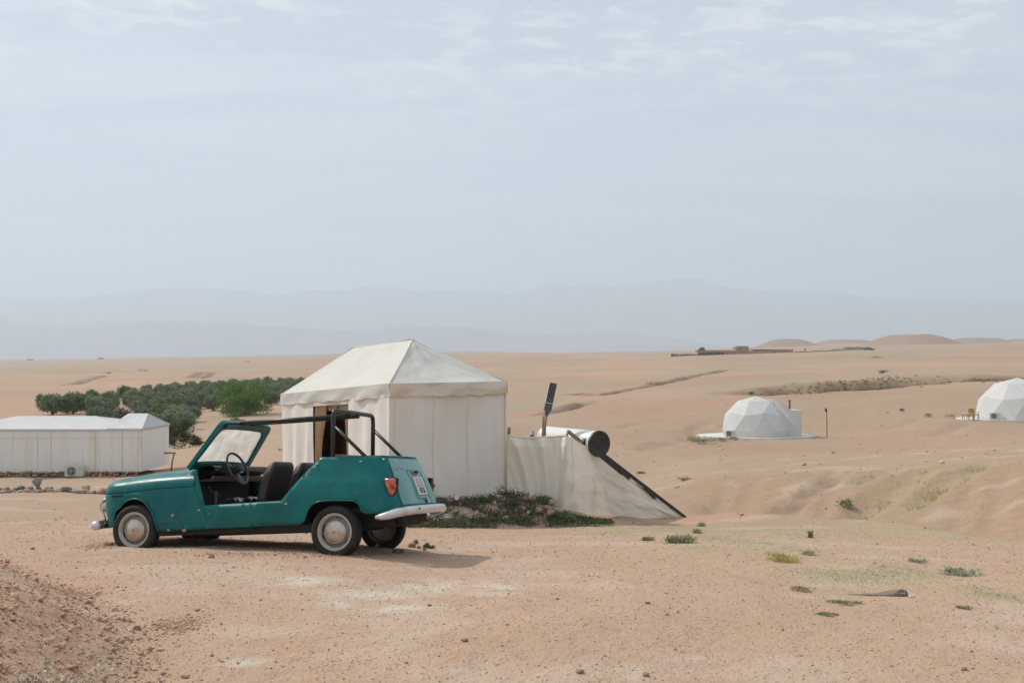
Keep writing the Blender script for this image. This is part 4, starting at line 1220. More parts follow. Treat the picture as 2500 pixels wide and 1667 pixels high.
def glass_mat():
    m = bpy.data.materials.new('dusty_windscreen'); m.use_nodes = True
    nt = m.node_tree; N, L = nt.nodes, nt.links; b = N['Principled BSDF']
    tc = N.new('ShaderNodeTexCoord'); n = N.new('ShaderNodeTexNoise'); n.inputs['Scale'].default_value = 6; n.inputs['Detail'].default_value = 6
    mp = N.new('ShaderNodeMapping'); mp.inputs['Scale'].default_value = (1, 1, .5); L.new(tc.outputs['Object'], mp.inputs[0]); L.new(mp.outputs[0], n.inputs['Vector'])
    r = N.new('ShaderNodeMapRange'); r.inputs['From Min'].default_value = .35; r.inputs['From Max'].default_value = .62; r.inputs['To Min'].default_value = 0.35; r.inputs['To Max'].default_value = .88
    L.new(n.outputs['Fac'], r.inputs['Value'])
    b.inputs['Base Color'].default_value = (0.64, 0.63, 0.61, 1); b.inputs['Roughness'].default_value = 0.30
    t = N.new('ShaderNodeBsdfTranslucent'); t.inputs['Color'].default_value = (0.74, 0.73, 0.71, 1)
    a = N.new('ShaderNodeMixShader'); a.inputs[0].default_value = 0.62; L.new(b.outputs[0], a.inputs[1]); L.new(t.outputs[0], a.inputs[2])
    tr = N.new('ShaderNodeBsdfTransparent'); tr.inputs['Color'].default_value = (0.75, 0.78, 0.76, 1)
    x = N.new('ShaderNodeMixShader'); L.new(r.outputs[0], x.inputs[0]); L.new(tr.outputs[0], x.inputs[1]); L.new(a.outputs[0], x.inputs[2])
    L.new(x.outputs[0], N['Material Output'].inputs['Surface'])
    return m
dusty_glass = glass_mat()

def CPt(f, r, u): return Vector((f, -r, u + ZO))       # (forward, right, up) -> car local
# plan shape: half width at g along the side, wrapping round nose and tail
def wp(f): return float(np.interp(f, [-0.5, -0.3, 0.0, 0.5, 1.7, 2.1, 2.4, 2.6], [0.655, 0.672, 0.69, 0.70, 0.70, 0.695, 0.68, 0.662]))
def f_nose(u): return 2.985 + float(np.interp(u, [0.05, 0.13, 0.27, 0.43, 0.55], [-0.10, -0.075, -0.02, 0.0, -0.035]))
def f_tail(u): return -float(np.interp(u, [0.15, 0.267, 0.529, 0.70, 0.79], [0.755, 0.735, 0.640, 0.555, 0.505]))
G0, G1 = -0.30, 2.60
def side(g, u):
    """(forward, half width) on the body side at height u; g past G1 / G0 wraps round the nose / tail."""
    tum = 0.0
    if u > 0.30:
        fr = float(sstep(0.4, 1.2, np.array(g)))
        tum = (0.115 * (1 - fr) + 0.030 * fr) * min(1.0, (u - 0.30) / 0.47) ** 1.5
    if u < 0.10: tum = 0.030 * ((0.10 - u) / 0.10) ** 1.5
    if u > 0.575 and g < 0.7: tum += 0.008
    if g > G1:
        t = min(1, (g - G1) / 0.4) * math.pi / 2; n = 3.0; f1 = f_nose(u)
        return G1 + (f1 - G1) * math.sin(t) ** (2 / n), (wp(G1) - tum) * max(0, math.cos(t)) ** (2 / n)
    if g < G0:
        t = min(1, (G0 - g) / 0.4) * math.pi / 2; n = 4.2; f1 = f_tail(u)
        return G0 + (f1 - G0) * math.sin(t) ** (2 / n), (wp(G0) - tum) * max(0, math.cos(t)) ** (2 / n)
    return g, wp(g) - tum
def g_of(f, u=0.3):
    if f <= G1 and f >= G0: return f
    lo, hi = (G1, G1 + 0.4) if f > G1 else (G0 - 0.4, G0)
    for _ in range(40):
        mid = (lo + hi) / 2
        if side(mid, u)[0] < f: lo = mid
        else: hi = mid
    return (lo + hi) / 2
def resamp(pts, s, closed=True):
    out = []
    n = len(pts)
    for i in range(n if closed else n - 1):
        a, b = Vector(pts[i]), Vector(pts[(i + 1) % n])
        k = max(1, int((b - a).length / s))
        for j in range(k): out.append(a.lerp(b, j / k))
    if not closed: out.append(Vector(pts[-1]))
    return out
def inside(p, poly):
    c = False; n = len(poly)
    for i in range(n):
        a, b = poly[i], poly[i - 1]
        if (a[1] > p[1]) != (b[1] > p[1]) and p[0] < (b[0] - a[0]) * (p[1] - a[1]) / (b[1] - a[1]) + a[0]: c = not c
    return c
def smooth_loop(pts, it=2):
    for _ in range(it):
        q = []
        for a, b in zip(pts, pts[1:]):
            a, b = Vector(a), Vector(b); q += [a.lerp(b, .25), a.lerp(b, .75)]
        pts = [Vector(pts[0])] + q[1:-1] + [Vector(pts[-1])]
    return pts
# outline of the body side, (g, u)
farch = [(g_of(a), b) for a, b in [(2.700, 0.10), (2.697, 0.183), (2.689, 0.231), (2.648, 0.291), (2.571, 0.361), (2.487, 0.399), (2.389, 0.409), (2.29, 0.374), (2.205, 0.292), (2.148, 0.195), (2.119, 0.111), (2.095, 0.037)]]
farch = smooth_loop(farch)
rarch = smooth_loop([(0.395, 0.088), (0.336, 0.115), (0.316, 0.191), (0.284, 0.259), (0.208, 0.314), (0.094, 0.329), (-0.155, 0.325), (-0.241, 0.309), (g_of(-0.29), 0.257), (g_of(-0.326), 0.205), (g_of(-0.350), 0.178)])
def shut(g):                                             # lower edge of the bonnet
    return float(np.interp(g, [1.645, 1.863, 2.139, 2.418, 2.60, 2.75, 2.9, 3.0], [0.518, 0.514, 0.504, 0.486, 0.474, 0.462, 0.452, 0.448]))
top_front = [(g, shut(g)) for g in np.linspace(3.0, 1.645, 28)]
outline = [Vector(p) for p in top_front]
outline += [Vector(p) for p in [(1.66, 0.60), (1.695, 0.706), (1.655, 0.690), (1.63, 0.645), (1.605, 0.551), (1.565, 0.43), (1.528, 0.302), (0.605, 0.330), (0.394, 0.572), (0.205, 0.775)]]
outline += [Vector((g, 0.775 - 0.006 * abs(g + 0.2))) for g in np.linspace(0.1, -0.70, 20)]
outline += [Vector((-0.70, u)) for u in np.linspace(0.72, 0.215, 10)]
outline += [Vector(p) for p in [(-0.60, 0.205), (-0.50, 0.185), (-0.42, 0.178)]]
outline += [Vector(p) for p in reversed(rarch)]
outline += [Vector(p) for p in [(0.452, 0.085), (1.2, 0.063), (2.04, 0.038)]]
outline += [Vector(p) for p in reversed(farch)]
outline += [Vector(p) for p in [(2.80, 0.10), (2.90, 0.09), (3.0, 0.09)]]
outline += [Vector((3.0, u)) for u in np.linspace(0.13, 0.42, 7)]
ol = resamp(outline, 0.028)
o2 = [(p.x, p.y) for p in ol]
crease = resamp([(0.40, 0.573), (-0.30, 0.585), (-0.55, 0.588)], 0.03, False)
crease2 = [Vector((p.x, p.y + 0.012)) for p in crease]
def tri_fill(outl, lines, sp, mg=0.014):
    pts = [Vector((p[0], p[1])) for p in outl]
    n = len(pts); ed = [(i, (i + 1) % n) for i in range(n)]
    poly = [(p.x, p.y) for p in pts]
    for ln in lines:
        b = len(pts); ln = [p for p in ln if inside((p.x, p.y), poly)]
        pts += ln; ed += [(b + i, b + i + 1) for i in range(len(ln) - 1)]
    A = np.array([(p.x, p.y) for p in pts])
    gs = np.arange(A[:, 0].min(), A[:, 0].max(), sp); us = np.arange(A[:, 1].min(), A[:, 1].max(), sp)
    for i, g in enumerate(gs):
        for j, u in enumerate(us):
            q = (g + (sp / 2 if j % 2 else 0), u)
            if np.min(np.hypot(A[:, 0] - q[0], A[:, 1] - q[1])) > mg and inside(q, poly): pts.append(Vector(q))
    v, e, f, *_ = delaunay_2d_cdt(pts, ed, [], 1, 1e-6)
    return [(p.x, p.y) for p in v], f
tv, tf = tri_fill(o2, [crease, crease2], 0.045)
def add_thick(me_o, t, mat_off=0):
    md = me_o.modifiers.new('thickness', 'SOLIDIFY'); md.thickness = t; md.offset = -1; md.use_even_offset = False
    return me_o
def side_panel(sgn):
    vs = []
    for (g, u) in tv:
        f, w = side(g, u)
        vs.append(CPt(f, sgn * w, u))
    fs = [tuple(q) if sgn < 0 else tuple(reversed(q)) for q in tf]
    return vs, fs
mb = MB()
for sgn in (-1, 1):
    v_, f_ = side_panel(sgn); mb.add(v_, f_)
body = mk('body_shell', mb.v, mb.f, paint, car, True)
bm = bmesh.new(); bm.from_mesh(body.data); bmesh.ops.remove_doubles(bm, verts=bm.verts, dist=0.004); bmesh.ops.recalc_face_normals(bm, faces=bm.faces)
# outward normals
s_ = sum(f.normal.y * f.calc_center_median().y * f.calc_area() for f in bm.faces)
if s_ < 0: bmesh.ops.reverse_faces(bm, faces=bm.faces)
bm.to_mesh(body.data); bm.free()
add_thick(body, 0.012)
# rolled lips: wheel arches, sill, cockpit rim
def on_side(g, u, sgn, off=0.0):
    f, w = side(g, u); return CPt(f, sgn * (w + off), u)
for sgn in (-1, 1):
    MB().tube([on_side(p.x, p.y, sgn, 0.000) for p in farch[3:]], 0.011, 8).build('arch_lip', paint, car, True)
    MB().tube([on_side(p.x, p.y, sgn, -0.004) for p in rarch[2:]], 0.007, 8).build('arch_lip', paint, car, True)
for sgn in (-1, 1):
    mb = MB()
    rim = [Vector((g, u)) for g, u in [(1.69, 0.70), (1.655, 0.690), (1.63, 0.645), (1.605, 0.551), (1.565, 0.43), (1.528, 0.302), (1.1, 0.315), (0.605, 0.330), (0.394, 0.572), (0.205, 0.775), (-0.05, 0.774), (-0.30, 0.773), (-0.5, 0.772), (-0.65, 0.771), (-0.70, 0.771)]]
    mb.tube([on_side(p.x, p.y, sgn, -0.010) for p in resamp(rim, 0.06, False)], 0.010, 6)
    mb.build('cockpit_rim', paint, car, True)
# bonnet
def hc(f): return float(np.interp(f, [1.70, 2.0, 2.3, 2.5, 2.72], [0.728, 0.720, 0.702, 0.685, 0.655]))
mb = MB(); gs = list(np.linspace(1.655, 2.6, 18)) + list(np.linspace(2.62, 3.0, 22)); NK = 22
for sgn in (-1, 1):
    rows = []
    for g in gs:
        ub = shut(g); f0, w0 = side(g, ub); w0 += 0.003
        sf = 1.78 + (min(g, 2.72) - 1.655) * (2.72 - 1.78) / (2.72 - 1.655); su = hc(sf)
        row = []
        for k in range(NK + 1):
            t = k / NK * math.pi / 2; n = 2.7
            pl = 1 - math.cos(t) ** (2 / n) if t < math.pi / 2 - 1e-6 else 1.0; hh = math.sin(t) ** (2 / n)
            row.append(CPt(f0 + (sf - f0) * pl, sgn * w0 * (1 - pl), ub + 0.004 + (su - ub) * hh))
        rows.append(row)
    mb.grid(rows)
bon = mb.build('bonnet', paint, car, True)
bm = bmesh.new(); bm.from_mesh(bon.data); bmesh.ops.remove_doubles(bm, verts=bm.verts, dist=0.002); bmesh.ops.recalc_face_normals(bm, faces=bm.faces); bm.to_mesh(bon.data); bm.free()
# scuttle under the windscreen
mb = MB(); rows = []
for j in range(5):
    v = j / 4
    rows.append([CPt(1.79 - 0.10 * v - 0.09 * (abs(r_) / .6) ** 2 * (1 - v * .5), r_, 0.712 + 0.014 * (1 - (r_ / .6) ** 2) + 0.006 * math.sin(v * 3.1)) for r_ in np.linspace(-0.615, 0.615, 25)])
mb.grid(rows); mb.build('scuttle', paint, car, True)
# nose: grille, badge-less panel, lamps
mb = MB()
for k in range(7):
    u = 0.24 + 0.028 * k
    mb.tube([CPt(side(g, u)[0] + 0.012, sg * side(g, u)[1], u) for sg, gg in ((-1, np.linspace(2.86, 3.0, 8)), (1, np.linspace(2.99, 2.86, 8))) for g in gg], 0.007, 5)
mb.build('grille', chrome, car, True)
for sgn in (-1, 1):
    h = MB(); c_ = CPt(2.93, sgn * 0.42, 0.335)
    h.lathe([(0.088, -0.02), (0.092, 0.02), (0.082, 0.028)], 'x', 24, c_); ho = h.build('headlight', chrome, car, True)
    MB().lathe([(0.082, 0.026), (0.06, 0.038), (0.0, 0.046)], 'x', 24, c_).build('lens', plate_m, ho, True)
# windscreen frame
WB, WT = Vector((1.765, 0.708)), Vector((1.378, 1.208))
wd = (WT - WB); wn2 = Vector((wd.y, -wd.x)).normalized()
def wpt(r_, s_, off=0.0):
    bow = 0.035 * (1 - (r_ / 0.6) ** 2)
    p = WB + wd * s_ + wn2 * (off + bow); return CPt(p.x, r_, p.y)
def ring_pts(hb, ht, s0, s1, rad_b, rad_t, n=7):
    crn = [(-hb, s0), (hb, s0), (ht, s1), (-ht, s1)]
    L = wd.length
    P = [Vector((x, s * L)) for x, s in crn]
    out = []
    for i in range(4):
        a, p, b = P[i - 1], P[i], P[(i + 1) % 4]; r_ = rad_b if i < 2 else rad_t
        s_, e_ = p + (a - p).normalized() * r_, p + (b - p).normalized() * r_
        for k in range(n): t = k / (n - 1); out.append((1 - t) ** 2 * s_ + 2 * t * (1 - t) * p + t * t * e_)
        nx_ = P[(i + 1) % 4]; rn = rad_b if (i + 1) % 4 < 2 else rad_t
        e2_ = nx_ + (p - nx_).normalized() * rn
        for k in range(1, 9): out.append(e_.lerp(e2_, k / 9))
    return [(p.x, p.y / L) for p in out]
OR = ring_pts(0.618, 0.545, -0.02, 1.0, 0.03, 0.09)
IR = ring_pts(0.560, 0.475, 0.115, 0.845, 0.07, 0.10)
mb = MB(); T = 0.045
rows = [[wpt(*p, 0.0) for p in IR], [wpt(*p, 0.0) for p in OR], [wpt(p[0], p[1], T) for p in OR], [wpt(p[0], p[1], T) for p in IR], [wpt(*p, 0.0) for p in IR]]
mb.grid(rows, wrap=True)
wf = mb.build('windscreen_frame', paint, car, auto=40)
mb = MB(); mb.tube([wpt(p[0], p[1], 0.020) for p in IR], 0.010, 6, closed=True); mb.build('rubber_seal', inner, wf, True)
mb = MB(); rows = []
for j in range(13):
    s_ = 0.10 + 0.76 * j / 12; hw = 0.57 + (0.49 - 0.57) * (j / 12)
    rows.append([wpt(r_ * hw, s_, 0.022) for r_ in np.linspace(-1, 1, 21)])
mb.grid(rows)
gp = []
go = mb.build('windscreen', dusty_glass, wf, True)
# header inner panel catches the dust
hdr = M('dusty_header', (0.105, 0.155, 0.14), (0.07, 0.13, 0.118), 7, 0.7)
mb = MB(); rows = []
for j in range(5):
    s_ = 0.868 + 0.10 * j / 4; hw = 0.47 - 0.02 * (j / 4)
    rows.append([wpt(r_ * hw, s_ - 0.02 * (abs(r_)) ** 3 * (1 - j / 4), -0.012 - 0.010 * math.sin(j / 4 * 3.14)) for r_ in np.linspace(-1, 1, 17)])
mb.grid(rows); mb.build('header_panel', hdr, wf, True)
# roll bar and roof rails
hoop = arc_path([CPt(0.085, -0.535, 0.52), CPt(0.068, -0.535, 1.286), CPt(0.068, 0.535, 1.286), CPt(0.085, 0.535, 0.52)], 0.085, 8)
mb = MB(); mb.tube(hoop, 0.0245, 12)
rbar = mb.build('roll_bar', blk, car, True)
for sgn in (-1, 1):
    mb = MB(); mb.tube([CPt(0.062, sgn * 0.535, 1.115), CPt(-0.315, sgn * 0.53, 0.755)], 0.020, 10); mb.build('stay', blk, rbar, True)
for r0, r1_ in ((-0.14, -0.12), (0.09, 0.09)):
    mb = MB(); mb.tube([CPt(1.415, r0, 1.228), CPt(0.8, (r0 + r1_) / 2, 1.236), CPt(0.05, r1_, 1.252)], 0.0225, 10); mb.build('roof_rail', blk, car, True)
# tailgate
TG = smooth_loop([(-0.335, 0.742), (-0.358, 0.755), (-0.70, 0.757)], 1)
def tail_pt(g, u, sgn, off):
    f, w = side(g, u); return CPt(f - off, sgn * w, u)
mb = MB()
for sgn in (-1, 1):
    rows = []
    for j in range(17):
        u = 0.262 + (0.748 - 0.262) * j / 16
        ge = -0.545 + 0.012 * (j / 16)
        rows.append([tail_pt(ge + (-0.70 - ge) * k / 14, u, sgn, 0.010) for k in range(15)])
    mb.grid(rows)
    # edge return
    mb.grid([[tail_pt(-0.545 + 0.012 * (j / 16), 0.262 + 0.486 * j / 16, sgn, o_) for j in range(17)] for o_ in (0.010, -0.004)])
mb.grid([[tail_pt(g_, 0.262, s_, o_) for s_, gg in ((-1, np.linspace(-.545, -.7, 12)), (1, np.linspace(-.699, -.545, 12))) for g_ in gg] for o_ in (0.010, -0.004)])
paled = M('pale_teal', (0.075, 0.255, 0.245), (0.165, 0.345, 0.325), 3.0, 0.34, ramp=(.33, .68), c3=(0.27, 0.40, 0.37))  # tailgate and plate surround: a lighter teal than the rest of the body
tg = mb.build('tailgate', paled, car, auto=50); tg['label'] = 'paler tailgate'
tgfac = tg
def tail_mid(r_, u, off=0.0):
    lo, hi = -0.70, -0.30
    for _ in range(40):
        m_ = (lo + hi) / 2
        if side(m_, u)[1] < abs(r_): lo = m_
        else: hi = m_
    f, w = side(lo, u); return CPt(f - off, r_, u)
def tail_frame(r_, u, off):
    p = tail_mid(r_, u, off); du = (tail_mid(r_, u + .02, off) - tail_mid(r_, u - .02, off)).normalized(); dr = (tail_mid(r_ + .02, u, off) - tail_mid(r_ - .02, u, off)).normalized()
    n = du.cross(dr).normalized()
    if n.x > 0: n = -n
    return p, dr, du, n
# recess round the plate, plate, marks
mb = MB(); rim = []
for (r_, u) in resamp([(-0.145, 0.625), (0.255, 0.622), (0.245, 0.315), (-0.135, 0.318)], 0.04):
    rim.append(tail_mid(r_, u, 0.012))
mb.tube(rim, 0.0075, 6, closed=True); mb.build('plate_surround', paled, tg, True)
p, dr, du, n = tail_frame(0.055, 0.452, 0.018)
Mp = Matrix((dr, du, n)).transposed()
mb = MB(); mb.box(p, (0.285, 0.205, 0.006), Mp); plate = mb.build('number_plate', plate_m, tg)
mb = MB()
ptl = lambda x, y: p + dr * x + du * y + n * 0.0045
def mark(x, y, w, h, sk=0.0): mb.box(ptl(x, y), (w, h, 0.003), Mp)
mark(-0.075, 0.045, 0.007, 0.075); mark(0.055, 0.05, 0.012, 0.060); mark(0.048, 0.083, 0.026, 0.010); mark(0.064, 0.018, 0.020, 0.008); mark(-0.025, 0.045, 0.004, 0.080)
mark(0.0, -0.002, 0.24, 0.004)
dig = {'1': [(0, 0, .18, 1)], '6': [(-.35, 0, .2, 1), (0, .42, .7, .16), (0, 0, .7, .16), (0, -.42, .7, .16), (.35, -.22, .2, .5)], '5': [(-.35, .22, .2, .5), (0, .42, .7, .16), (0, 0, .7, .16), (0, -.42, .7, .16), (.35, -.22, .2, .5)],
       '0': [(-.35, 0, .2, 1), (.35, 0, .2, 1), (0, .42, .7, .16), (0, -.42, .7, .16)], '8': [(-.35, 0, .2, 1), (.35, 0, .2, 1), (0, .42, .7, .16), (0, 0, .7, .16), (0, -.42, .7, .16)]}
for k, ch in enumerate('18556'):
    for (x, y, w, h) in dig[ch]: mark(-0.072 + k * 0.036 + x * 0.026, -0.052 + y * 0.062, w * 0.026, h * 0.062)
mb.build('plate_marking', ink, plate)
p, dr, du, n = tail_frame(0.06, 0.598, 0.016); Mp = Matrix((dr, du, n)).transposed()
mb = MB(); mb.ball(p, (0.095, 0.030, 0.012), 14, 8, M=Mp); mb.build('handle_plate', M('brass_trim', (0.20, 0.19, 0.12), (0.30, 0.27, 0.18), 20, .45, metal=.4), tg, True)
mb = MB(); mb.ball(p + n * 0.014, (0.060, 0.018, 0.018), 12, 8, M=Mp); mb.build('handle', inner, tg, True)
p, dr, du, n = tail_frame(0.12, 0.295, 0.016); Mp = Matrix((dr, du, n)).transposed()
mb = MB(); mb.box(p, (0.045, 0.055, 0.014), Mp); mb.ball(p + n * .01, (0.010, 0.012, 0.008), 8, 6, M=Mp); mb.build('latch', chrome, tg)
mb = MB(); mb.box(p - dr * 0.035, (0.012, 0.060, 0.018), Mp); mb.build('latch_slot', inner, tg)
# lettering on the tailgate
fc = bpy.data.curves.new('badge', 'FONT'); fc.body = 'RENAULT 4'; fc.size = 0.042; fc.extrude = 0.002; fc.align_x = 'CENTER'; fc.space_character = 1.05
fo = bpy.data.objects.new('badge_tmp', fc); COL.objects.link(fo)
bpy.context.view_layer.update()
dg = bpy.context.evaluated_depsgraph_get()
me = bpy.data.meshes.new_from_object(fo.evaluated_get(dg)); bpy.data.objects.remove(fo)
me.materials.clear(); me.materials.append(chrome)
p, dr, du, n = tail_frame(-0.325, 0.632, 0.014)
bo = bpy.data.objects.new('badge_lettering', me); COL.objects.link(bo); bo.parent = tg
bo.matrix_local = Matrix((dr, du, n)).transposed().to_4x4(); bo.location = p
# tail lamps
for sgn in (-1, 1):
    pts = [(-0.505, 0.548), (-0.66, 0.548), (-0.668, 0.52), (-0.662, 0.47), (-0.655, 0.37), (-0.625, 0.342), (-0.598, 0.350), (-0.535, 0.47)]
    lp = []
    for (f, u) in smooth_loop(pts + [pts[0]], 2)[:-1]:
        w = side(g_of(max(f, -0.62), u), u)[1]
        lp.append((f, u, w))
    mb = MB()
    def lam(off, sc):
        cf, cu = -0.60, 0.46
        return [CPt(cf - .008 + (f - cf) * sc * .64, sgn * (max(0.565, w) + off), cu + (u - cu) * sc * .90) for f, u, w in lp]
    mb.grid([lam(-0.07, 1.05), lam(0.004, 1.06), lam(0.006, 0.98)], wrap=True); tl = mb.build('tail_light', inner, car, True)
    mb = MB(); mb.grid([lam(0.004, 0.97), lam(0.024, 0.93), lam(0.032, 0.78), lam(0.034, 0.3), lam(0.034, 0.01)], wrap=True); mb.build('lens', orange_m, tl, True)
    mb = MB(); c_ = CPt(-0.640, sgn * 0.597, 0.452); mb.ball(c_, (0.026, 0.020, 0.030), 12, 8); mb.build('red_lens', red_m, tl, True)
# rear bumper
def bsec(p, nrm, up, h, d):
    return [p + nrm * d * x + up * h * y for x, y in ((0, -.5), (.55, -.42), (.95, -.18), (1.0, .1), (.7, .40), (.1, .5))]
path = [(-0.50, -0.742, 0.138, .45), (-0.56, -0.742, 0.143, .75), (-0.63, -0.735, 0.156, .95), (-0.70, -0.70, 0.176, 1), (-0.755, -0.60, 0.190, 1), (-0.785, -0.40, 0.198, 1), (-0.80, 0, 0.20, 1), (-0.785, .40, .198, 1), (-0.755, .60, .190, 1), (-0.70, .70, .176, 1), (-0.63, .735, .156, .95), (-0.56, .742, .143, .75), (-0.50, .742, .138, .45)]
rows = []
for i, (f, r_, u, s_) in enumerate(path):
    a, b = path[max(0, i - 1)], path[min(len(path) - 1, i + 1)]
    t = Vector((b[0] - a[0], b[1] - a[1], 0)).normalized(); nr2 = Vector((-t.y, t.x, 0))
    if nr2.dot(Vector((f - 0.2, r_ * 0.6, 0))) < 0: nr2 = -nr2
    P = [(-0.01 + 0, -.55), (.5, -.46), (.92, -.2), (1.0, .08), (.72, .38), (.05, .52)]
    rows.append([CPt(f + nr2.x * x * 0.040, r_ + nr2.y * x * 0.040, u + 0.006 + y * 0.088 * s_) for x, y in P])
mb = MB(); mb.grid(rows); bmp = mb.build('rear_bumper', bumper_m, car, auto=50); add_thick(bmp, 0.004)
for r_ in (-0.35, -0.05, 0.58): MB().ball(CPt(-0.825 if abs(r_) < .5 else -0.79, r_, 0.215), 0.012, 8, 6).build('bumper_bolt', inner, bmp, True)
for r_ in (-0.42, 0.42):
    MB().bar(CPt(-0.75, r_, 0.18), CPt(-0.45, r_, 0.13), 0.05, 0.03).build('bumper_bracket', under_m, bmp)
# front bumper with hoop guard
path = [(2.62, -0.74, 0.10), (2.78, -0.735, 0.112), (2.90, -0.66, 0.12), (2.985, -0.50, 0.125), (3.02, -0.25, 0.128), (3.03, 0, 0.13), (3.02, .25, .128), (2.985, .5, .125), (2.90, .66, .12), (2.78, .735, .112), (2.62, .74, .10)]
path = path[2:-2]
mb = MB(); rows = []
for i, (f, r_, u) in enumerate(path):
    a, b = path[max(0, i - 1)], path[min(len(path) - 1, i + 1)]
    t = Vector((b[0] - a[0], b[1] - a[1], 0)).normalized(); nr2 = Vector((t.y, -t.x, 0))
    if nr2.x < 0: nr2 = -nr2
    rows.append([CPt(f + nr2.x * x * 0.05, r_ + nr2.y * x * 0.05, u + y * 0.095) for x, y in [(-.2, -.5), (.5, -.45), (.95, -.18), (1.0, .1), (.7, .42), (-.2, .5)]])
mb.grid(rows); fbm_ = mb.build('front_bumper', bumper_m, car, auto=50); add_thick(fbm_, 0.004)
for sgn in (-1, 1): MB().ball(CPt(2.925, sgn * 0.655, 0.118), (0.062, 0.045, 0.052), 14, 10).build('bumper_end', bumper_m, fbm_, True)
for r_ in (-0.50, 0.50):
    mb = MB(); mb.tube(smooth_loop3 := [CPt(2.90, r_, 0.415), CPt(2.945, r_, 0.405), CPt(2.988, r_, 0.36), CPt(2.985, r_, 0.31), CPt(2.955, r_, 0.26), CPt(2.925, r_, 0.20), CPt(2.925, r_, 0.13)], 0.014, 8); mb.build('bumper_guard', chrome, fbm_, True)
MB().bar(CPt(2.60, -0.42, 0.10), CPt(2.97, -0.42, 0.115), 0.05, 0.04).bar(CPt(2.60, 0.42, 0.10), CPt(2.97, 0.42, 0.115), 0.05, 0.04).build('bumper_bracket', under_m, fbm_)
# snap studs round the tub, filler patch, bonnet stay, panel screws
for (g, u) in [(0.245, 0.712), (-0.245, 0.722), (-0.46, 0.735), (0.555, 0.300), (1.60, 0.262), (1.735, 0.640)]:
    for sgn in (-1, 1): MB().tube([on_side(g, u, sgn, 0.004), on_side(g - 0.03, u + 0.004, sgn, 0.004)], [0.011, 0.007], 8).build('snap_stud', chrome, car, True)
for r_ in (-0.36, -0.05, 0.32): MB().ball(tail_mid(r_, 0.722, 0.012), (0.006, 0.010, 0.010), 8, 6).build('snap_stud', chrome, tg, True)
mb = MB()
cen2 = (1.86, 0.085)
arc = [(cen2[0] + 0.0 + 0.17 * math.cos(a), 0.055 + 0.16 * math.sin(a)) for a in np.linspace(R(115), R(185), 9)]
arc = [(1.91, 0.212), (1.88, 0.195), (1.835, 0.16), (1.80, 0.12), (1.785, 0.065)]
mb.tube([on_side(g, u, -1, 0.000) for g, u in smooth_loop(arc)], 0.0035, 6)
mb.build('loose_trim', under_m, car, True)
mb = MB()
for (g, u, s_) in [(1.915, 0.212, .022), (1.775, 0.052, .026), (1.97, 0.056, .02)]:
    f, w = side(g, u); mb.ball(CPt(f, -(w + 0.0005), u), (s_, 0.004, s_ * .8), 9, 6)
mb.build('bare_metal_patch', rust, car, True)
mb = MB(); mb.tube([CPt(1.80, -0.50, 0.70), CPt(1.795, -0.50, 0.735), CPt(1.81, -0.49, 0.755)], 0.007, 6); mb.ball(CPt(1.80, -0.50, 0.758), (0.018, 0.012, 0.013), 10, 6); mb.build('wiper_spindle', chrome, car, True)
# panel seams: wing to sill, rear quarter, sill fold
for sgn in (-1, 1):
    MB().tube([on_side(g, u, sgn, 0.0005) for g, u in ((1.655, 0.515), (1.60, 0.40), (1.545, 0.30), (1.50, 0.20), (1.47, 0.06))], 0.0028, 5).build('panel_seam', inner, car)
    MB().tube([on_side(g, u, sgn, 0.0005) for g, u in ((2.115, 0.115), (1.98, 0.125), (1.90, 0.13))], 0.0028, 5).build('panel_seam', inner, car)
    MB().tube([on_side(-0.535, u, sgn, 0.0005) for u in np.linspace(0.20, 0.765, 12)], 0.0035, 5).build('panel_seam', inner, car)
# floor, bulkheads, wells
mb = MB()
mb.box(CPt(1.15, 0, 0.035), (2.15, 1.28, 0.07)); mb.box(CPt(2.45, 0, 0.16), (0.75, 0.84, 0.26)); mb.box(CPt(-0.18, 0, 0.11), (0.75, 0.80, 0.16))
mb.build('floor_pan', under_m, car)
mb = MB(); mb.bar(CPt(2.12, -0.62, 0.012), CPt(0.42, -0.62, 0.052), 0.05, 0.05, up=(0, 1, 0)); mb.bar(CPt(2.12, 0.62, 0.012), CPt(0.42, 0.62, 0.052), 0.05, 0.05, up=(0, 1, 0))
mb.bar(CPt(1.9, -0.3, 0.0), CPt(0.2, -0.3, 0.02), 0.10, 0.07); mb.bar(CPt(1.9, 0.3, 0.0), CPt(0.2, 0.3, 0.02), 0.10, 0.07)
mb.build('chassis_rail', under_m, car)
mb = MB()
for sgn in (-1, 1):                                           # inner panels and wheel wells
    mb.bar(CPt(1.60, sgn * 0.655, 0.18), CPt(0.55, sgn * 0.655, 0.20), 0.02, 0.22, up=(0, 0, 1))
    mb.box(CPt(0.02, sgn * 0.53, 0.33), (0.72, 0.26, 0.035)); mb.box(CPt(0.02, sgn * 0.40, 0.19), (0.72, 0.02, 0.28)); mb.box(CPt(0.38, sgn * 0.53, 0.22), (0.02, 0.26, 0.26))
    mb.box(CPt(2.40, sgn * 0.46, 0.25), (0.62, 0.02, 0.42)); mb.box(CPt(2.42, sgn * 0.55, 0.44), (0.60, 0.22, 0.02)); mb.box(CPt(2.10, sgn * 0.55, 0.26), (0.02, 0.22, 0.40))
mb.box(CPt(1.76, 0, 0.36), (0.04, 1.24, 0.58)); mb.box(CPt(-0.36, 0, 0.21), (0.62, 1.12, 0.05)); mb.box(CPt(0.40, 0, 0.20), (0.03, 1.2, 0.24))
mb.build('inner_panel', inner, car)
mb = MB(); mb.box(CPt(-0.45, 0, 0.13), (0.38, 0.72, 0.15)); mb.build('spare_tray', under_m, car)
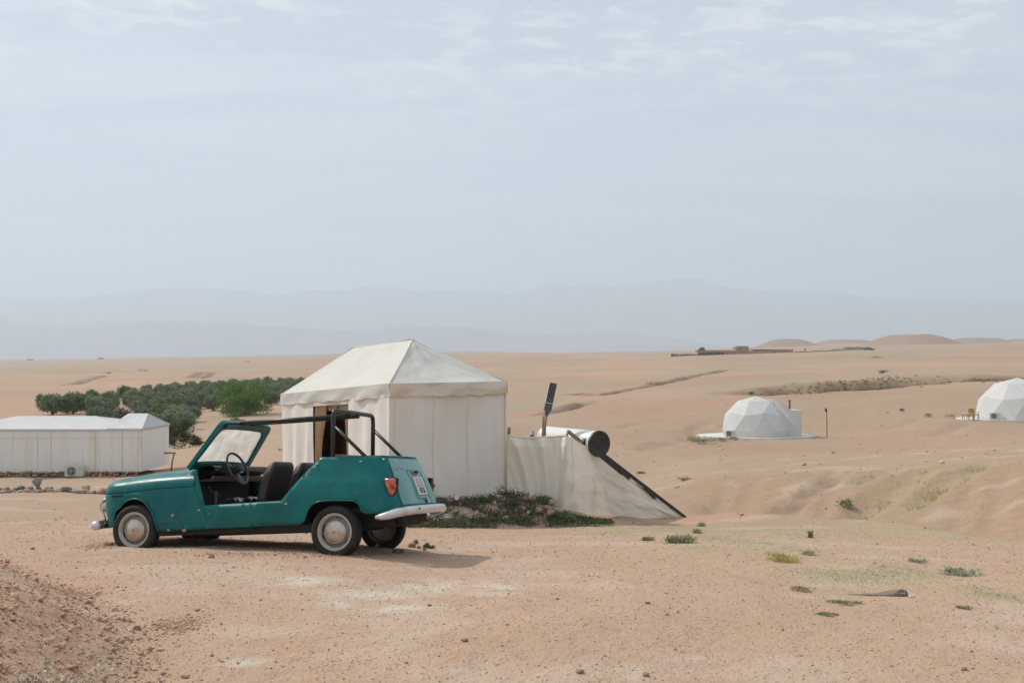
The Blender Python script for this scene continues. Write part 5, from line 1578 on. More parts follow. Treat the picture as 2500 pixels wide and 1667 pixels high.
mb = MB(); mb.tube(smooth_loop([CPt(1.7, -0.30, -0.015), CPt(1.0, -0.33, -0.005), CPt(0.62, -0.34, 0.036), CPt(0.543, -0.345, 0.030), CPt(0.475, -0.36, -0.012)], 1), 0.020, 8); mb.build('exhaust_pipe', under_m, car, True)
mb = MB(); mb.tube([CPt(0.0, -0.60, 0.0), CPt(0.0, 0.60, 0.0)], 0.03, 8); mb.bar(CPt(0.0, -0.5, 0.0), CPt(0.45, -0.42, 0.03), 0.06, 0.05); mb.bar(CPt(0.0, 0.5, 0.0), CPt(0.45, 0.42, 0.03), 0.06, 0.05); mb.tube([CPt(2.41, -0.6, 0.06), CPt(2.41, 0.6, 0.06)], 0.03, 8); mb.build('axle', under_m, car)
# dashboard, column, wheel
mb = MB(); sec = [(1.74, 0.705), (1.60, 0.738), (1.50, 0.742), (1.455, 0.725), (1.45, 0.685), (1.52, 0.655), (1.74, 0.60)]
mb.grid([[CPt(f + 0.02 * (1 - (r_ / .6) ** 2), r_, u) for f, u in sec] for r_ in np.linspace(-0.60, 0.60, 13)]); mb.build('dashboard', dashm, car, auto=45)
mb = MB(); mb.box(CPt(1.60, 0, 0.585), (0.22, 1.16, 0.025)); mb.bar(CPt(1.50, -0.58, 0.605), CPt(1.50, 0.58, 0.605), 0.02, 0.05); mb.build('parcel_shelf', dashm, car)
mb = MB(); mb.box(CPt(1.446, -0.33, 0.70), (0.03, 0.26, 0.075)); mb.box(CPt(1.435, -0.33, 0.70), (0.012, 0.20, 0.045)); mb.build('instrument_binnacle', inner, car)
sc_ = CPt(1.344, -0.32, 0.705); axs = Vector((-0.925, 0, 0.38)).normalized(); e1_ = Vector((0.38, 0, 0.925)).normalized(); e2_ = Vector((0, 1, 0))
mb = MB(); mb.tube([sc_ + (e1_ * math.cos(a) + e2_ * math.sin(a)) * 0.187 for a in np.linspace(0, 2 * math.pi, 40)[:-1]], 0.0135, 8, closed=True); stw = mb.build('steering_wheel', blk, car, True)
mb = MB()
for a in (R(70), R(-70), R(170), R(-170)): mb.bar(sc_ - axs * 0.03, sc_ + (e1_ * math.cos(a) + e2_ * math.sin(a)) * 0.183, 0.030, 0.010, up=axs)
mb.build('spoke', blk, stw)
mb = MB(); mb.ball(sc_ - axs * 0.02, (0.05, 0.055, 0.05), 12, 8); mb.build('horn_pad', inner, stw, True)
mb = MB(); mb.tube([sc_ - axs * 0.03, sc_ - axs * 0.36], 0.026, 10); mb.tube([sc_ - axs * 0.12 - e1_ * .0, sc_ - axs * 0.10 + e2_ * -0.17 - e1_ * 0.04], 0.008, 6); mb.build('steering_column', blk, car, True)
mb = MB(); mb.tube([sc_ - axs * 0.05 - e2_ * .02, sc_ - axs * 0.045 - e2_ * 0.10 - e1_ * 0.03, sc_ - axs * 0.04 - e2_ * 0.16 - e1_ * 0.02], 0.007, 6); mb.build('stalk', chrome, car, True)
mb = MB(); mb.tube([CPt(1.66, -0.40, 0.52), CPt(1.63, -0.38, 0.45), CPt(1.62, -0.30, 0.46), CPt(1.63, -0.22, 0.40)], 0.006, 5); mb.bar(CPt(1.60, -0.35, 0.45), CPt(1.60, -0.35, 0.33), 0.02, 0.02); mb.build('loose_wiring', M('wire_grey', (0.18, 0.17, 0.16), None, 1, .6), car)
# far-side lower A post
mb = MB(); mb.bar(CPt(1.73, 0.655, 0.66), CPt(1.545, 0.675, 0.31), 0.05, 0.02, up=(0, 1, 0)); mb.build('door_post', paint, car)
mb = MB(); mb.add([CPt(1.74, 0.63, 0.66), CPt(1.58, 0.645, 0.32), CPt(1.56, 0.645, 0.06), CPt(1.76, 0.63, 0.06)], [(0, 1, 2, 3)]); mb.build('kick_panel', inner, car)
# seats
def cushion(name, prof, r0, r1_, rad_, mat, par, n=15):
    """Seat block: prof is a closed (f, u) section, rounded off at both ends."""
    mb = MB(); cf = sum(p[0] for p in prof) / len(prof); cu = sum(p[1] for p in prof) / len(prof)
    pr = smooth_loop(prof + [prof[0]], 2)[:-1]
    rows = []
    for k in range(n):
        t = k / (n - 1); r_ = r0 + (r1_ - r0) * t
        e = min(t, 1 - t) * abs(r1_ - r0) / rad_
        s_ = 1.0 if e >= 1 else (0.55 + 0.45 * math.sqrt(max(0, 1 - (1 - e) ** 2)))
        if k in (0, n - 1): s_ = 0.5
        rows.append([CPt(cf + (f - cf) * s_, r_, cu + (u - cu) * s_) for f, u in pr])
    mb.grid(rows, wrap=True)
    for rw in (rows[0], rows[-1]): mb.add(rw, [tuple(range(len(rw)))])
    return mb.build(name, mat, par, True)
back_p = [(1.00, 0.20), (0.985, 0.42), (0.915, 0.62), (0.85, 0.735), (0.80, 0.765), (0.755, 0.755), (0.745, 0.70), (0.80, 0.50), (0.86, 0.30), (0.87, 0.18)]
cush_p = [(0.92, 0.16), (0.92, 0.30), (1.05, 0.315), (1.30, 0.335), (1.38, 0.30), (1.38, 0.17)]
for r0, r1_ in ((-0.575, -0.075), (0.075, 0.575)):
    st = cushion('seat', back_p, r0, r1_, 0.09, vinyl, car)
    cushion('seat_cushion', cush_p, r0, r1_, 0.06, vinyl, st)
cushion('rear_bench', [(0.22, 0.40), (0.22, 0.70), (0.19, 0.805), (0.13, 0.825), (0.05, 0.80), (0.02, 0.60), (0.0, 0.40)], -0.44, 0.46, 0.08, vinyl, car)
mb = MB(); mb.box(CPt(-0.2, 0, 0.60), (0.5, 0.9, 0.03)); mb.build('load_floor', inner, car)
# wheels
dish_m = M('rim_dish_grey', (0.20, 0.19, 0.175), (0.29, 0.26, 0.22), 12, 0.4, metal=0.4)
def wheel(f, r_, u, sgn, rr=0.272, squash=None):
    c_ = CPt(f, r_, u); ys = -sgn                           # local y points left; sgn = +1 for the right side
    L = lambda a: a * ys
    mb = MB(); mb.lathe([(0.192, L(0.040)), (0.197, L(0.052)), (0.192, L(0.058)), (0.178, L(0.056)), (0.172, L(0.042)), (0.160, L(0.030)), (0.148, L(0.012)), (0.135, L(0.012)), (0.125, L(0.022)), (0.115, L(0.030)), (0.0, L(0.032))], 'y', 40, c_)
    mb.lathe([(0.192, L(0.04)), (0.178, L(-0.06))], 'y', 40, c_)
    w = mb.build('wheel', wheel_w, car, auto=45)
    MB().lathe([(0.160, L(0.0315)), (0.148, L(0.0135)), (0.135, L(0.0135)), (0.124, L(0.024))], 'y', 40, c_).build('rim_dish', dish_m, w, auto=45)
    mb = MB(); mb.lathe([(0.190, L(0.045)), (0.200, L(0.058)), (0.225, L(0.071)), (0.246, L(0.070)), (0.262, L(0.058)), (rr - .002, L(0.046)), (rr, L(0.030)), (rr, L(0.0)), (rr, L(-0.030)), (rr - .002, L(-0.046)), (0.262, L(-0.058)), (0.235, L(-0.070)), (0.200, L(-0.060)), (0.185, L(-0.05))], 'y', 48, c_)
    for k in range(60):                                      # tread blocks
        a = 2 * math.pi * k / 60
        for yy in (-0.034, -0.012, 0.012, 0.034):
            mb.box(c_ + Vector(((rr + .001) * math.cos(a), yy, (rr + .001) * math.sin(a))), (0.009, 0.017, rr * 2 * math.pi / 60 * 0.70), Matrix.Rotation(-a, 3, 'Y'))
    mb.build('tyre', rubber, w, auto=40)
    mb = MB(); mb.lathe([(0.124, L(0.030)), (0.124, L(0.040)), (0.118, L(0.047)), (0.110, L(0.047)), (0.106, L(0.052)), (0.06, L(0.066)), (0.0, L(0.070))], 'y', 36, c_); mb.build('hub_cap', hub_m, w, auto=40)
    mb = MB(); mb.lathe([(0.012, L(0.066)), (0.014, L(0.074)), (0.006, L(0.080)), (0.0, L(0.080))], 'y', 10, c_); mb.build('hub_bolt', rust, w, True)
    mb = MB()
    for k in range(3):
        a0 = R(100 + 120 * k)
        pts = [c_ + Vector((0.154 * math.cos(a0 + t), L(0.026), 0.154 * math.sin(a0 + t))) for t in np.linspace(-.2, .2, 6)]
        mb.tube(pts, 0.006, 5)
    mb.build('rim_slot', inner, w)
    return w
wheel(0.0, -0.622, 0.0, -1, 0.268); wheel(0.0, 0.622, -0.01, 1, 0.268)
wheel(2.41, -0.632, 0.066, -1, 0.272); wheel(2.41, 0.632, 0.066, 1, 0.272)
# crumpled sheet lying on the far seat
mb = MB(); rows = []
for j in range(19):
    row = []
    for i in range(25):
        a, b = i / 24 - .5, j / 18 - .5
        h = 0.045 * abs(fb(a * 5, b * 5, 301)) + 0.06 * (1 - abs(fb(a * 7 + 2, b * 6, 302)) * 2.4) * 0.4
        p = CPt(1.16 + a * 0.44, -0.30 + b * 0.46 + .04 * fb(a * 3, b * 3, 304), 0.325 + h + 0.02)
        row.append(car.matrix_world @ p)
    rows.append(row)
mb.grid(rows)
cl_m = M('crumpled_grey', (0.16, 0.155, 0.15), (0.36, 0.35, 0.34), 9, 0.6, ramp=(.42, .60))
o = mk('crumpled_cloth', mb.v, mb.f, cl_m, None, True); tag(o, 'crumpled grey and white cloth lying on the front seat of the green car', 'cloth')
# ------------------------------------------------------------------ dome tents
dome_m = M('dome_membrane', (0.78, 0.78, 0.77), (0.74, 0.73, 0.71), 1.0, 0.6, trans=0.35)
slab_m = M('white_slab', (0.66, 0.65, 0.62), (0.58, 0.55, 0.50), 0.8, 0.85)
pipe_m = M('stove_pipe', (0.10, 0.07, 0.045), (0.16, 0.11, 0.07), 6, 0.6)
def dome_tent(name, label, c, rad, rot, annex, sink):
    t = empty(name, c, 0, label, 'dome tent')
    bm = bmesh.new(); bmesh.ops.create_icosphere(bm, subdivisions=2, radius=rad)
    Rm = Matrix.Rotation(rot, 3, 'Z')
    for v in bm.verts: v.co = Rm @ v.co; v.co.z += rad * sink
    bmesh.ops.bisect_plane(bm, geom=list(bm.verts) + list(bm.edges) + list(bm.faces), plane_co=(0, 0, 0.0), plane_no=(0, 0, -1), clear_outer=True)
    me = bpy.data.meshes.new('shell'); bm.to_mesh(me)
    me.materials.append(dome_m); o = bpy.data.objects.new('shell', me); COL.objects.link(o); o.parent = t
    # welded seams between the panels
    mb = MB()
    for e in bm.edges:
        a, b = e.verts[0].co, e.verts[1].co
        if a.z > 0.05 or b.z > 0.05: mb.tube([a, b], 0.006, 4)
    bm.free(); mb.build('seam', dome_m, t, True)
    # slab with a rounded terrace towards the left and a lip to the right
    mb = MB(); pts = []
    for k in range(40):
        a = 2 * math.pi * k / 40; pts.append((5.3 * math.cos(a), 3.7 * math.sin(a), -0.28))
    mb.poly_extrude(pts, (0, 0, 0.27)); mb.build('slab', slab_m, t)
    if annex:
        w = annex
        mb = MB(); rows = []
        for (x, h) in ((rad * 0.45, rad * 1.08), (rad * 0.62, rad * 0.98), (rad * 0.78, rad * 0.86), (rad * 0.92, rad * 0.775), (rad * 1.0, rad * 0.755), (w, rad * 0.752), (w + 0.02, rad * 0.74), (w + 0.02, 0.0)):
            rows.append([Vector((x, y, h)) for y in (-1.5, -1.44, 0, 1.44, 1.5)])
        mb.grid(rows)
        for y in (-1.5, 1.5):
            prof = [Vector((r_[0].x, y, r_[0].z)) for r_ in rows] + [Vector((rad * 0.45, y, 0))]
            mb.add(prof, [tuple(range(len(prof)))])
        mb.build('annex', dome_m, t)
        MB().tube([(rad * 1.03, 0.3, rad * 0.70), (rad * 1.03, 0.3, rad * 1.0)], 0.09, 10).tube([(rad * 1.03, 0.3, rad * 1.0), (rad * 1.03, 0.3, rad * 1.04)], 0.11, 10).build('stove_pipe', pipe_m, t, True)
    return t
D1, D2 = DOMES
dome_tent('dome_tent', 'white faceted dome tent with a flat boxy annex and brown stove pipe', D1['c'], D1['r'], R(20), 3.72, D1['k'])
dome_tent('dome_tent', 'white faceted dome tent cut off by the right edge, wooden chair beside it', D2['c'], D2['r'], R(6), 0, D2['k'])
ac_unit((D1['c'].x - 2.85, D1['c'].y - 2.6, D1['c'].z), 0.80, 0.55, 'small air conditioner box at the left foot of the dome with the stove pipe', R(-25))
ac_unit((D2['c'].x - 3.05, D2['c'].y - 2.2, D2['c'].z), 0.85, 0.55, 'small air conditioner box at the left foot of the rightmost dome', R(-25))
# wooden chair and side table on the right dome's terrace
chair_w = M('honey_wood', (0.40, 0.22, 0.08), (0.48, 0.29, 0.12), 8, 0.6)
cq = PX(2377, 1012, 87.5); cz = D2['c'].z
ch = empty('wooden_chair', (cq.x, cq.y, cz), R(15), 'honey-coloured wooden armchair on the terrace of the rightmost dome', 'chair')
MB().box((0, 0, 0.40), (0.60, 0.60, 0.08)).build('seat', chair_w, ch)
MB().box((0, 0.29, 0.72), (0.60, 0.05, 0.42)).build('backrest', chair_w, ch)
for sx in (-.27, .27):
    for sy in (-.27, .27): MB().box((sx, sy, 0.19), (0.07, 0.07, 0.38)).build('leg', chair_w, ch)
    MB().box((sx, 0, 0.62), (0.06, 0.6, 0.04)).box((sx, -.27, 0.52), (0.05, 0.05, 0.18)).build('armrest', chair_w, ch)
tb = empty('side_table', (cq.x - 0.75, cq.y - 0.1, cz), 0, 'small pale wooden table standing beside the armchair at the rightmost dome', 'table')
MB().box((0, 0, 0.54), (0.55, 0.5, 0.05)).build('table_top', slab_m, tb)
for sx in (-.2, .2):
    for sy in (-.18, .18): MB().box((sx, sy, 0.26), (0.05, 0.05, 0.52)).build('leg', chair_w, tb)
# thin lamp post right of the first dome, one more on the slope behind
def lamp_post(u, vb, vt, Y, label):
    b = PX(u, vb, Y); b.z = gz(b.x, b.y)
    t = empty('lamp_post', b, 0, label, 'lamp post'); h = max(0.8, PX(u, vt, Y).z - b.z)
    MB().tube([(0, 0, -0.2), (0.0, 0, h * .5), (-0.05, 0, h - .2)], 0.04, 8).build('pole', pipe_m, t, True)
    MB().box((-0.09, 0, h - 0.05), (0.16, 0.14, 0.32), Matrix.Rotation(R(-12), 3, 'Y')).build('lamp_head', ac_dark, t)
lamp_post(2019, 1055, 999, 88, 'thin dark lamp post standing on the sand right of the annex dome')

# ------------------------------------------------------------------ mud-brick farm on the ridge
mud = M('mud_plaster', (0.38, 0.245, 0.17), (0.45, 0.30, 0.21), 0.25, 0.95, 0.4, 1.2)
mud2 = M('mud_plaster_red', (0.33, 0.195, 0.135), (0.40, 0.25, 0.175), 0.3, 0.95, 0.4, 1.2)
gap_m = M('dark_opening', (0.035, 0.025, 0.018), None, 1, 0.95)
YK = 700.0
kx = lambda u: (u - U0) / F * YK
farm = empty('mud_farm', (kx(1780), YK, gz(kx(1780), YK)), 0, 'long reddish mud-brick farm with a square tower and colonnade on the ridge', 'building')
finv = Matrix.Translation(-Vector(farm.location))
def fpart(mb, n, m_, par=None, **k):
    o = mb.build(n, m_, par or farm, **k)
    if par is None: o.matrix_parent_inverse = finv
    return o
def fbox(u0, u1, v0, v1, y0, dep, m_, n='wall'):
    a, b = kx(u0), kx(u1); zt = PX(0, v0, YK).z; zb = PX(0, v1, YK).z
    mb = MB(); mb.box(((a + b) / 2, YK + y0 + dep / 2, (zt + zb - 3) / 2), (b - a, dep, zt - zb + 3)); return fpart(mb, n, m_)
fbox(1710, 1790, 855, 867, 4.5, 8, mud)                    # back of the colonnade
a, b = kx(1700), kx(1788); zt, zc, zb = (PX(0, v, YK).z for v in (855, 860, 868))
MB().box(((a + b) / 2, YK + 2.5, (zt + zc) / 2), (b - a, 6, zt - zc)).build('roof_beam', mud2, farm).matrix_parent_inverse = finv
for k in range(9):
    u = 1712 + k * 6.8; MB().box((kx(u), YK + 0.6, (zc + zb) / 2 - .5), (0.75, 0.7, zc - zb + 1)).build('column', mud, farm).matrix_parent_inverse = finv
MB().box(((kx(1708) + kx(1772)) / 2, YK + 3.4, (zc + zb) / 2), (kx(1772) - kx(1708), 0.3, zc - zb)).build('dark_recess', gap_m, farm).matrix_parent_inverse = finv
fbox(1769, 1790, 856, 867, 0.2, 5, mud)
fbox(1787, 1832, 856.5, 866, 1.5, 8, mud2)
fbox(1799, 1831, 846, 860, 4, 9, mud2, 'tower')
mb = MB(); mb.box((kx(1810), YK + 3.95, PX(0, 852, YK).z), (0.8, 0.1, 0.9)); fpart(mb, 'window', gap_m)
mb = MB(); mb.box((kx(1817), YK + 8, PX(0, 845, YK).z), (7.2, 7, 0.35)); fpart(mb, 'tower_roof', mud)
fbox(1831, 1886, 856, 864, 2.5, 9, mud)
fbox(1848, 1872, 852, 858, 10, 6, mud2)
fbox(1873, 1942, 852.5, 860, 5, 10, mud2)
mb = MB(); mb.box((kx(1860), YK + 8, PX(0, 853, YK).z), (14, 8, 0.4)); fpart(mb, 'flat_roof', mud)
# brush fence at the left end: upright stakes
fen = empty('brush_fence', (kx(1675), YK, gz(kx(1675), YK)), 0, 'low dark brush fence running left from the mud farm', 'fence')
fi = Matrix.Translation(-Vector(fen.location)); mb = MB()
for k in range(60):
    u = 1638 + k * 1.22; x_ = kx(u); z_ = PX(0, 867.5, YK).z
    mb.bar((x_, YK - 1, z_ - 2), (x_ + random.uniform(-.2, .2), YK - 1, z_ + random.uniform(0.5, 1.5)), 0.28)
o = mb.build('stakes', M('brush', (0.085, 0.06, 0.04), (0.12, 0.085, 0.055), 2, .95), fen); o.matrix_parent_inverse = fi; o['kind'] = 'stuff'
# dark nomad tents to the right of the farm
dt_m = M('dark_tent_cloth', (0.070, 0.058, 0.044), (0.125, 0.105, 0.08), 0.4, 0.95)
dt_m2 = M('grey_tent_cloth', (0.155, 0.135, 0.105), (0.21, 0.185, 0.145), 0.4, 0.95)
YD = 720.0; dx = lambda u: (u - U0) / F * YD
def dark_tent(u0, u1, vt, vb, dy, m_, label):
    a, b = dx(u0), dx(u1); zt, zb = PX(0, vt, YD).z, PX(0, vb, YD).z
    t = empty('nomad_tent', ((a + b) / 2, YD + dy, zb), 0, label, 'tent'); w = b - a; h = zt - zb
    mb = MB(); rows = []
    for i in range(13):
        x = -w / 2 + w * i / 12; s = 0.80 + 0.20 * abs(math.sin(i * math.pi / 4)) if 0 < i < 12 else 0.55
        rows.append([(x, -4.0, -1.5), (x, -3.6, h * .55 * s), (x, 0, h * s), (x, 3.6, h * .55 * s), (x, 4.0, -1.5)])
    mb.grid(rows); mb.build('tent_cloth', m_, t)
    mb = MB()
    for i in range(0, 13, 2): mb.bar((-w / 2 + w * i / 12, -3.95, -1), (-w / 2 + w * i / 12, -3.95, h * .5), 0.3)
    mb.build('tent_poles', dt_m, t)
dark_tent(2028, 2110, 851, 858.5, 0, dt_m2, 'low greyish nomad tent on the ridge, in front of the darkest one')
dark_tent(2070, 2141, 846, 854, 9, dt_m, 'darkest low nomad tent on the ridge, foot of the mesa hill')
mb = MB(); q = PX(1965, 858, YK); q.z = gz(q.x, q.y)
mb.bar((0, 0, -.5), (0, 0, 2.0), 0.9); mb.bar((0, 0, 1.9), (0, 0, 2.8), 0.5); o = mb.build('stone_marker', mud2); o.location = q; tag(o, 'small stone marker on the ridge between the farm and the nomad tents', 'marker')
mb = MB()
for k in range(26):
    u = 1940 + k * 4.0; x_ = kx(u); z_ = gz(x_, YK - 2); mb.box((x_, YK - 2, z_ + .25), (1.0, 0.7, random.uniform(.6, 1.1)))
o = mb.build('low_wall', mud2); tag(o, 'low crumbling mud wall running right from the farm along the ridge', 'wall')
# two tiny blocks on the left skyline
for u, Y, w in ((73, 2350, 11), (246, 2300, 9)):
    q = PX(u, 880, Y); q.z = gz(q.x, q.y)
    t = empty('hut', q, 0, 'tiny grey hut on the far left skyline' if u < 100 else 'tiny grey hut on the skyline right of the leftmost one', 'hut')
    MB().box((0, 0, 1.2), (w, 8, 5.5)).build('wall', mud, t); MB().box((0, 0, 4.2), (w * 1.06, 8.5, 0.6)).build('roof', mud2, t)

# ------------------------------------------------------------------ foliage
def leaf_mat(name, c1, c2, sc=0.8):
    return M(name, c1, c2, sc, 0.65, trans=0.18, detail=3)
olive_a = leaf_mat('olive_leaf', (0.150, 0.210, 0.085), (0.255, 0.315, 0.150), 1.1)
olive_b = leaf_mat('olive_leaf_grey', (0.155, 0.195, 0.115), (0.270, 0.305, 0.195), 1.1)
acacia_m = leaf_mat('acacia_leaf', (0.080, 0.160, 0.022), (0.140, 0.235, 0.042), 0.7)
dkbush_m = leaf_mat('dark_bush_leaf', (0.050, 0.072, 0.022), (0.085, 0.110, 0.038), 0.9)
bark = M('bark', (0.10, 0.075, 0.055), (0.16, 0.125, 0.095), 6, 0.95)
def leaf_cloud(clumps, n, size, seed, aspect=2.2, up=0.25, shell=0.55):
    """Leaf quads spread through ellipsoid clumps (x, y, z, rx, ry, rz)."""
    r_ = np.random.default_rng(seed)
    vol = np.array([c[3] * c[4] * c[5] for c in clumps]) ** (2 / 3); pick = r_.choice(len(clumps), n, p=vol / vol.sum())
    C = np.array(clumps)[pick]
    d = r_.normal(size=(n, 3)); d /= np.linalg.norm(d, axis=1)[:, None]
    rad = np.clip(1 - shell * r_.random(n) ** 1.6 + 0.14 * r_.normal(size=n), 0.05, 1.3)
    p = C[:, :3] + d * C[:, 3:] * rad[:, None]
    ax_ = d + r_.normal(size=(n, 3)) * 0.7 + np.array([0, 0, up]); ax_ /= np.linalg.norm(ax_, axis=1)[:, None]
    s = np.cross(ax_, r_.normal(size=(n, 3))); s /= np.linalg.norm(s, axis=1)[:, None]
    sz = size * r_.uniform(0.6, 1.35, n)
    L, W = ax_ * (sz * 0.5)[:, None], s * (sz * 0.5 / aspect)[:, None]
    V_ = np.stack([p - L, p + W, p + L, p - W], 1).reshape(-1, 3)
    return V_, np.arange(n * 4).reshape(-1, 4)
def np_mesh(name, V_, Q, mat):
    me = bpy.data.meshes.new(name)
    me.vertices.add(len(V_)); me.vertices.foreach_set('co', np.asarray(V_, float).ravel())
    me.loops.add(Q.size); me.loops.foreach_set('vertex_index', Q.ravel().astype('i'))
    me.polygons.add(len(Q)); me.polygons.foreach_set('loop_start', (np.arange(len(Q)) * Q.shape[1]).astype('i'))
    me.update(calc_edges=True)
    for m_ in (mat if isinstance(mat, list) else [mat]): me.materials.append(m_)
    return me
def trunk_mesh(name, h, r_, seed, limbs=3):
    q = random.Random(seed); mb = MB()
    mb.tube([(0, 0, -0.3), (q.uniform(-.06, .06) * h, q.uniform(-.06, .06) * h, h * .5), (q.uniform(-.1, .1) * h, q.uniform(-.1, .1) * h, h)], [r_ * 1.3, r_, r_ * .75], 7)
    for k in range(limbs):
        a = k * 2.1 + q.random(); mb.tube([(0, 0, h * .55), (math.cos(a) * h * .4, math.sin(a) * h * .4, h * 1.1), (math.cos(a) * h * .7, math.sin(a) * h * .7, h * 1.7)], [r_ * .6, r_ * .45, r_ * .2], 6)
    me = bpy.data.meshes.new(name); me.from_pydata(mb.v, [], mb.f); me.materials.append(bark); return me
OLV = []
for k in range(6):
    q = random.Random(40 + k); cl = [(0, 0, 1.45, 1.30, 1.30, 1.20)]
    for j in range(9):
        a = j * 0.7 + q.random(); cl.append((math.cos(a) * q.uniform(.55, 1.05), math.sin(a) * q.uniform(.55, 1.05), q.uniform(.75, 2.35), q.uniform(.5, .8), q.uniform(.5, .8), q.uniform(.45, .7)))
    V_, Q = leaf_cloud(cl, 2300, 0.30, 60 + k)
    g_ = (0.60, 0.80, 1.02, 0.70, 0.90, 1.15)[k]; c1_, c2_ = ((0.150, 0.210, 0.085), (0.255, 0.315, 0.150)) if k % 2 else ((0.155, 0.195, 0.115), (0.270, 0.305, 0.195))
    OLV.append(np_mesh('crown', V_, Q, leaf_mat('olive_leaf', tuple(g_ * c for c in c1_), tuple(g_ * c for c in c2_), 1.1)))
OTR = [trunk_mesh('trunk', 0.9, 0.14, 5 + k) for k in range(2)]
_grove = []
def olive(x, y, s, label='rounded grey-green olive tree in the grove behind the white tents', group='olive trees in the grove', me=None):
    t = empty('olive_tree', (x, y, gz(x, y) - 0.05), random.uniform(0, 6.28), label, 'tree', group)
    t.scale = (s, s, s * random.uniform(.88, 1.08))
    for n, m_ in (('crown', me or random.choice(OLV)), ('trunk', random.choice(OTR))):
        o = bpy.data.objects.new(n, m_); COL.objects.link(o); o.parent = t
    return t
def at_px(u, Y): return (u - U0) / F * Y, Y
def in_grove(u, Y):
    lo = np.interp(u, [95, 180, 300, 420, 520, 560, 660, 750], [171, 166, 158, 150, 160, 172, 178, 182])
    hi = np.interp(u, [95, 180, 260, 340, 420, 520, 640, 760], [180, 196, 222, 246, 262, 276, 290, 300])
    return lo <= Y <= hi
cand = []
Y = 150.0; row = 0
while Y < 300:
    x = -90 + (row % 2) * 2.4
    while x < -33:
        xx, yy = x + random.uniform(-1.0, 1.0), Y + random.uniform(-1.1, 1.1); u = U0 + F * xx / yy
        if 98 < u < 775 and in_grove(u, yy) and not (530 < u < 652 and yy < 165): cand.append((xx, yy, random.uniform(0.74, 1.08)))
        x += 4.2
    Y += 5.2; row += 1
for xx, yy, s in cand: olive(xx, yy, s)
xx, yy = at_px(128, 166); olive(xx, yy, 1.42, 'leftmost round dark olive tree of the grove, standing apart', None)
xx, yy = at_px(178, 168.5); olive(xx, yy, 1.28)
for u, Y, s in ((425, 133, 1.15), (455, 122, 1.15), (405, 118, 1.2), (470, 137, 0.95), (395, 140, 1.1), (300, 130, 1.1), (265, 134, 1.15), (345, 142, 1.0), (232, 142, 1.0), (440, 141, 0.9), (415, 150, 1.0), (350, 152, .9)):
    xx, yy = at_px(u, Y); olive(xx, yy, s * .85)
# the bright acacia
def big_tree(name, label, u, Y, w, h, n, size, mat, seed, flat=0.75, cat='tree', trunk=True, lobes=16, low=0.12):
    x, y = at_px(u, Y); z = gz(x, y)
    q = random.Random(seed); cl = [(0, 0, h * (.52 if trunk else .44), w * .36, w * .36, h * (.34 if trunk else .42))]
    for j in range(lobes):
        a = j * 2.4 + q.random() * .5; rr_ = q.uniform(.12, .40) * w
        cl.append((math.cos(a) * rr_, math.sin(a) * rr_, h * q.uniform(low + .15, .90 - .55 * (rr_ / w)), w * q.uniform(.10, .17), w * q.uniform(.10, .17), h * q.uniform(.10, .16)))
    V_, Q = leaf_cloud(cl, n, size, seed, up=.15, shell=.7)
    t = empty(name, (x, y, z), 0, label, cat)
    o = bpy.data.objects.new('crown', np_mesh('crown', V_, Q, mat)); COL.objects.link(o); o.parent = t
    if trunk:
        o = bpy.data.objects.new('trunk', trunk_mesh('trunk', h * .32, .2, seed, 5)); COL.objects.link(o); o.parent = t
    return t
big_tree('acacia_tree', 'broad bright green acacia in front of the olive grove', 592, 148, 9.4, 5.8, 14000, .26, acacia_m, 77, trunk=False, low=-.12, lobes=24)
big_tree('dark_bush', 'dense dark green bush at the right end of the small white tent', 437, 84, 3.5, 2.9, 5000, .17, dkbush_m, 78, cat='bush', trunk=False, low=0.0, lobes=14)
big_tree('dark_bush', 'low dark bush hiding the foot of the dense one beside the small tent', 478, 87, 1.6, 1.1, 1500, .15, dkbush_m, 79, cat='bush', trunk=False, low=0.0, lobes=8)
xx, yy = at_px(620, 128); big_tree('pale_shrub', 'pale yellow-green shrub below the bright acacia', 578, 122, 2.6, 1.2, 1200, .16, leaf_mat('pale_leaf', (0.16, 0.155, 0.07), (0.22, 0.20, 0.10)), 80, cat='shrub', trunk=False, low=0.0, lobes=8)
# tree beside the farm
xx = kx(1713); big_tree('pine_tree', 'small dark tree behind the flat roof of the mud farm', 1713, 708, 6.0, 6.8, 900, .8, dkbush_m, 81)

# ------------------------------------------------------------------ shrubs and weeds
dry_m = leaf_mat('dry_leaf', (0.38, 0.32, 0.15), (0.48, 0.40, 0.22), 3)
weed_m = leaf_mat('weed_leaf', (0.21, 0.22, 0.11), (0.31, 0.31, 0.17), 4)
grass_m = leaf_mat('grass_leaf', (0.28, 0.31, 0.15), (0.37, 0.38, 0.22), 4)
green_m = leaf_mat('fresh_leaf', (0.11, 0.165, 0.06), (0.185, 0.235, 0.10), 5)
dkgrass_m = leaf_mat('dark_grass', (0.080, 0.115, 0.042), (0.135, 0.165, 0.072), 5)
creeper_m = leaf_mat('creeper_leaf', (0.075, 0.088, 0.040), (0.140, 0.145, 0.075), 6)
sage_m = leaf_mat('sage_leaf', (0.34, 0.37, 0.26), (0.43, 0.44, 0.33), 5)
yellow_m = leaf_mat('yellow_flower_leaf', (0.42, 0.34, 0.09), (0.46, 0.41, 0.16), 6)
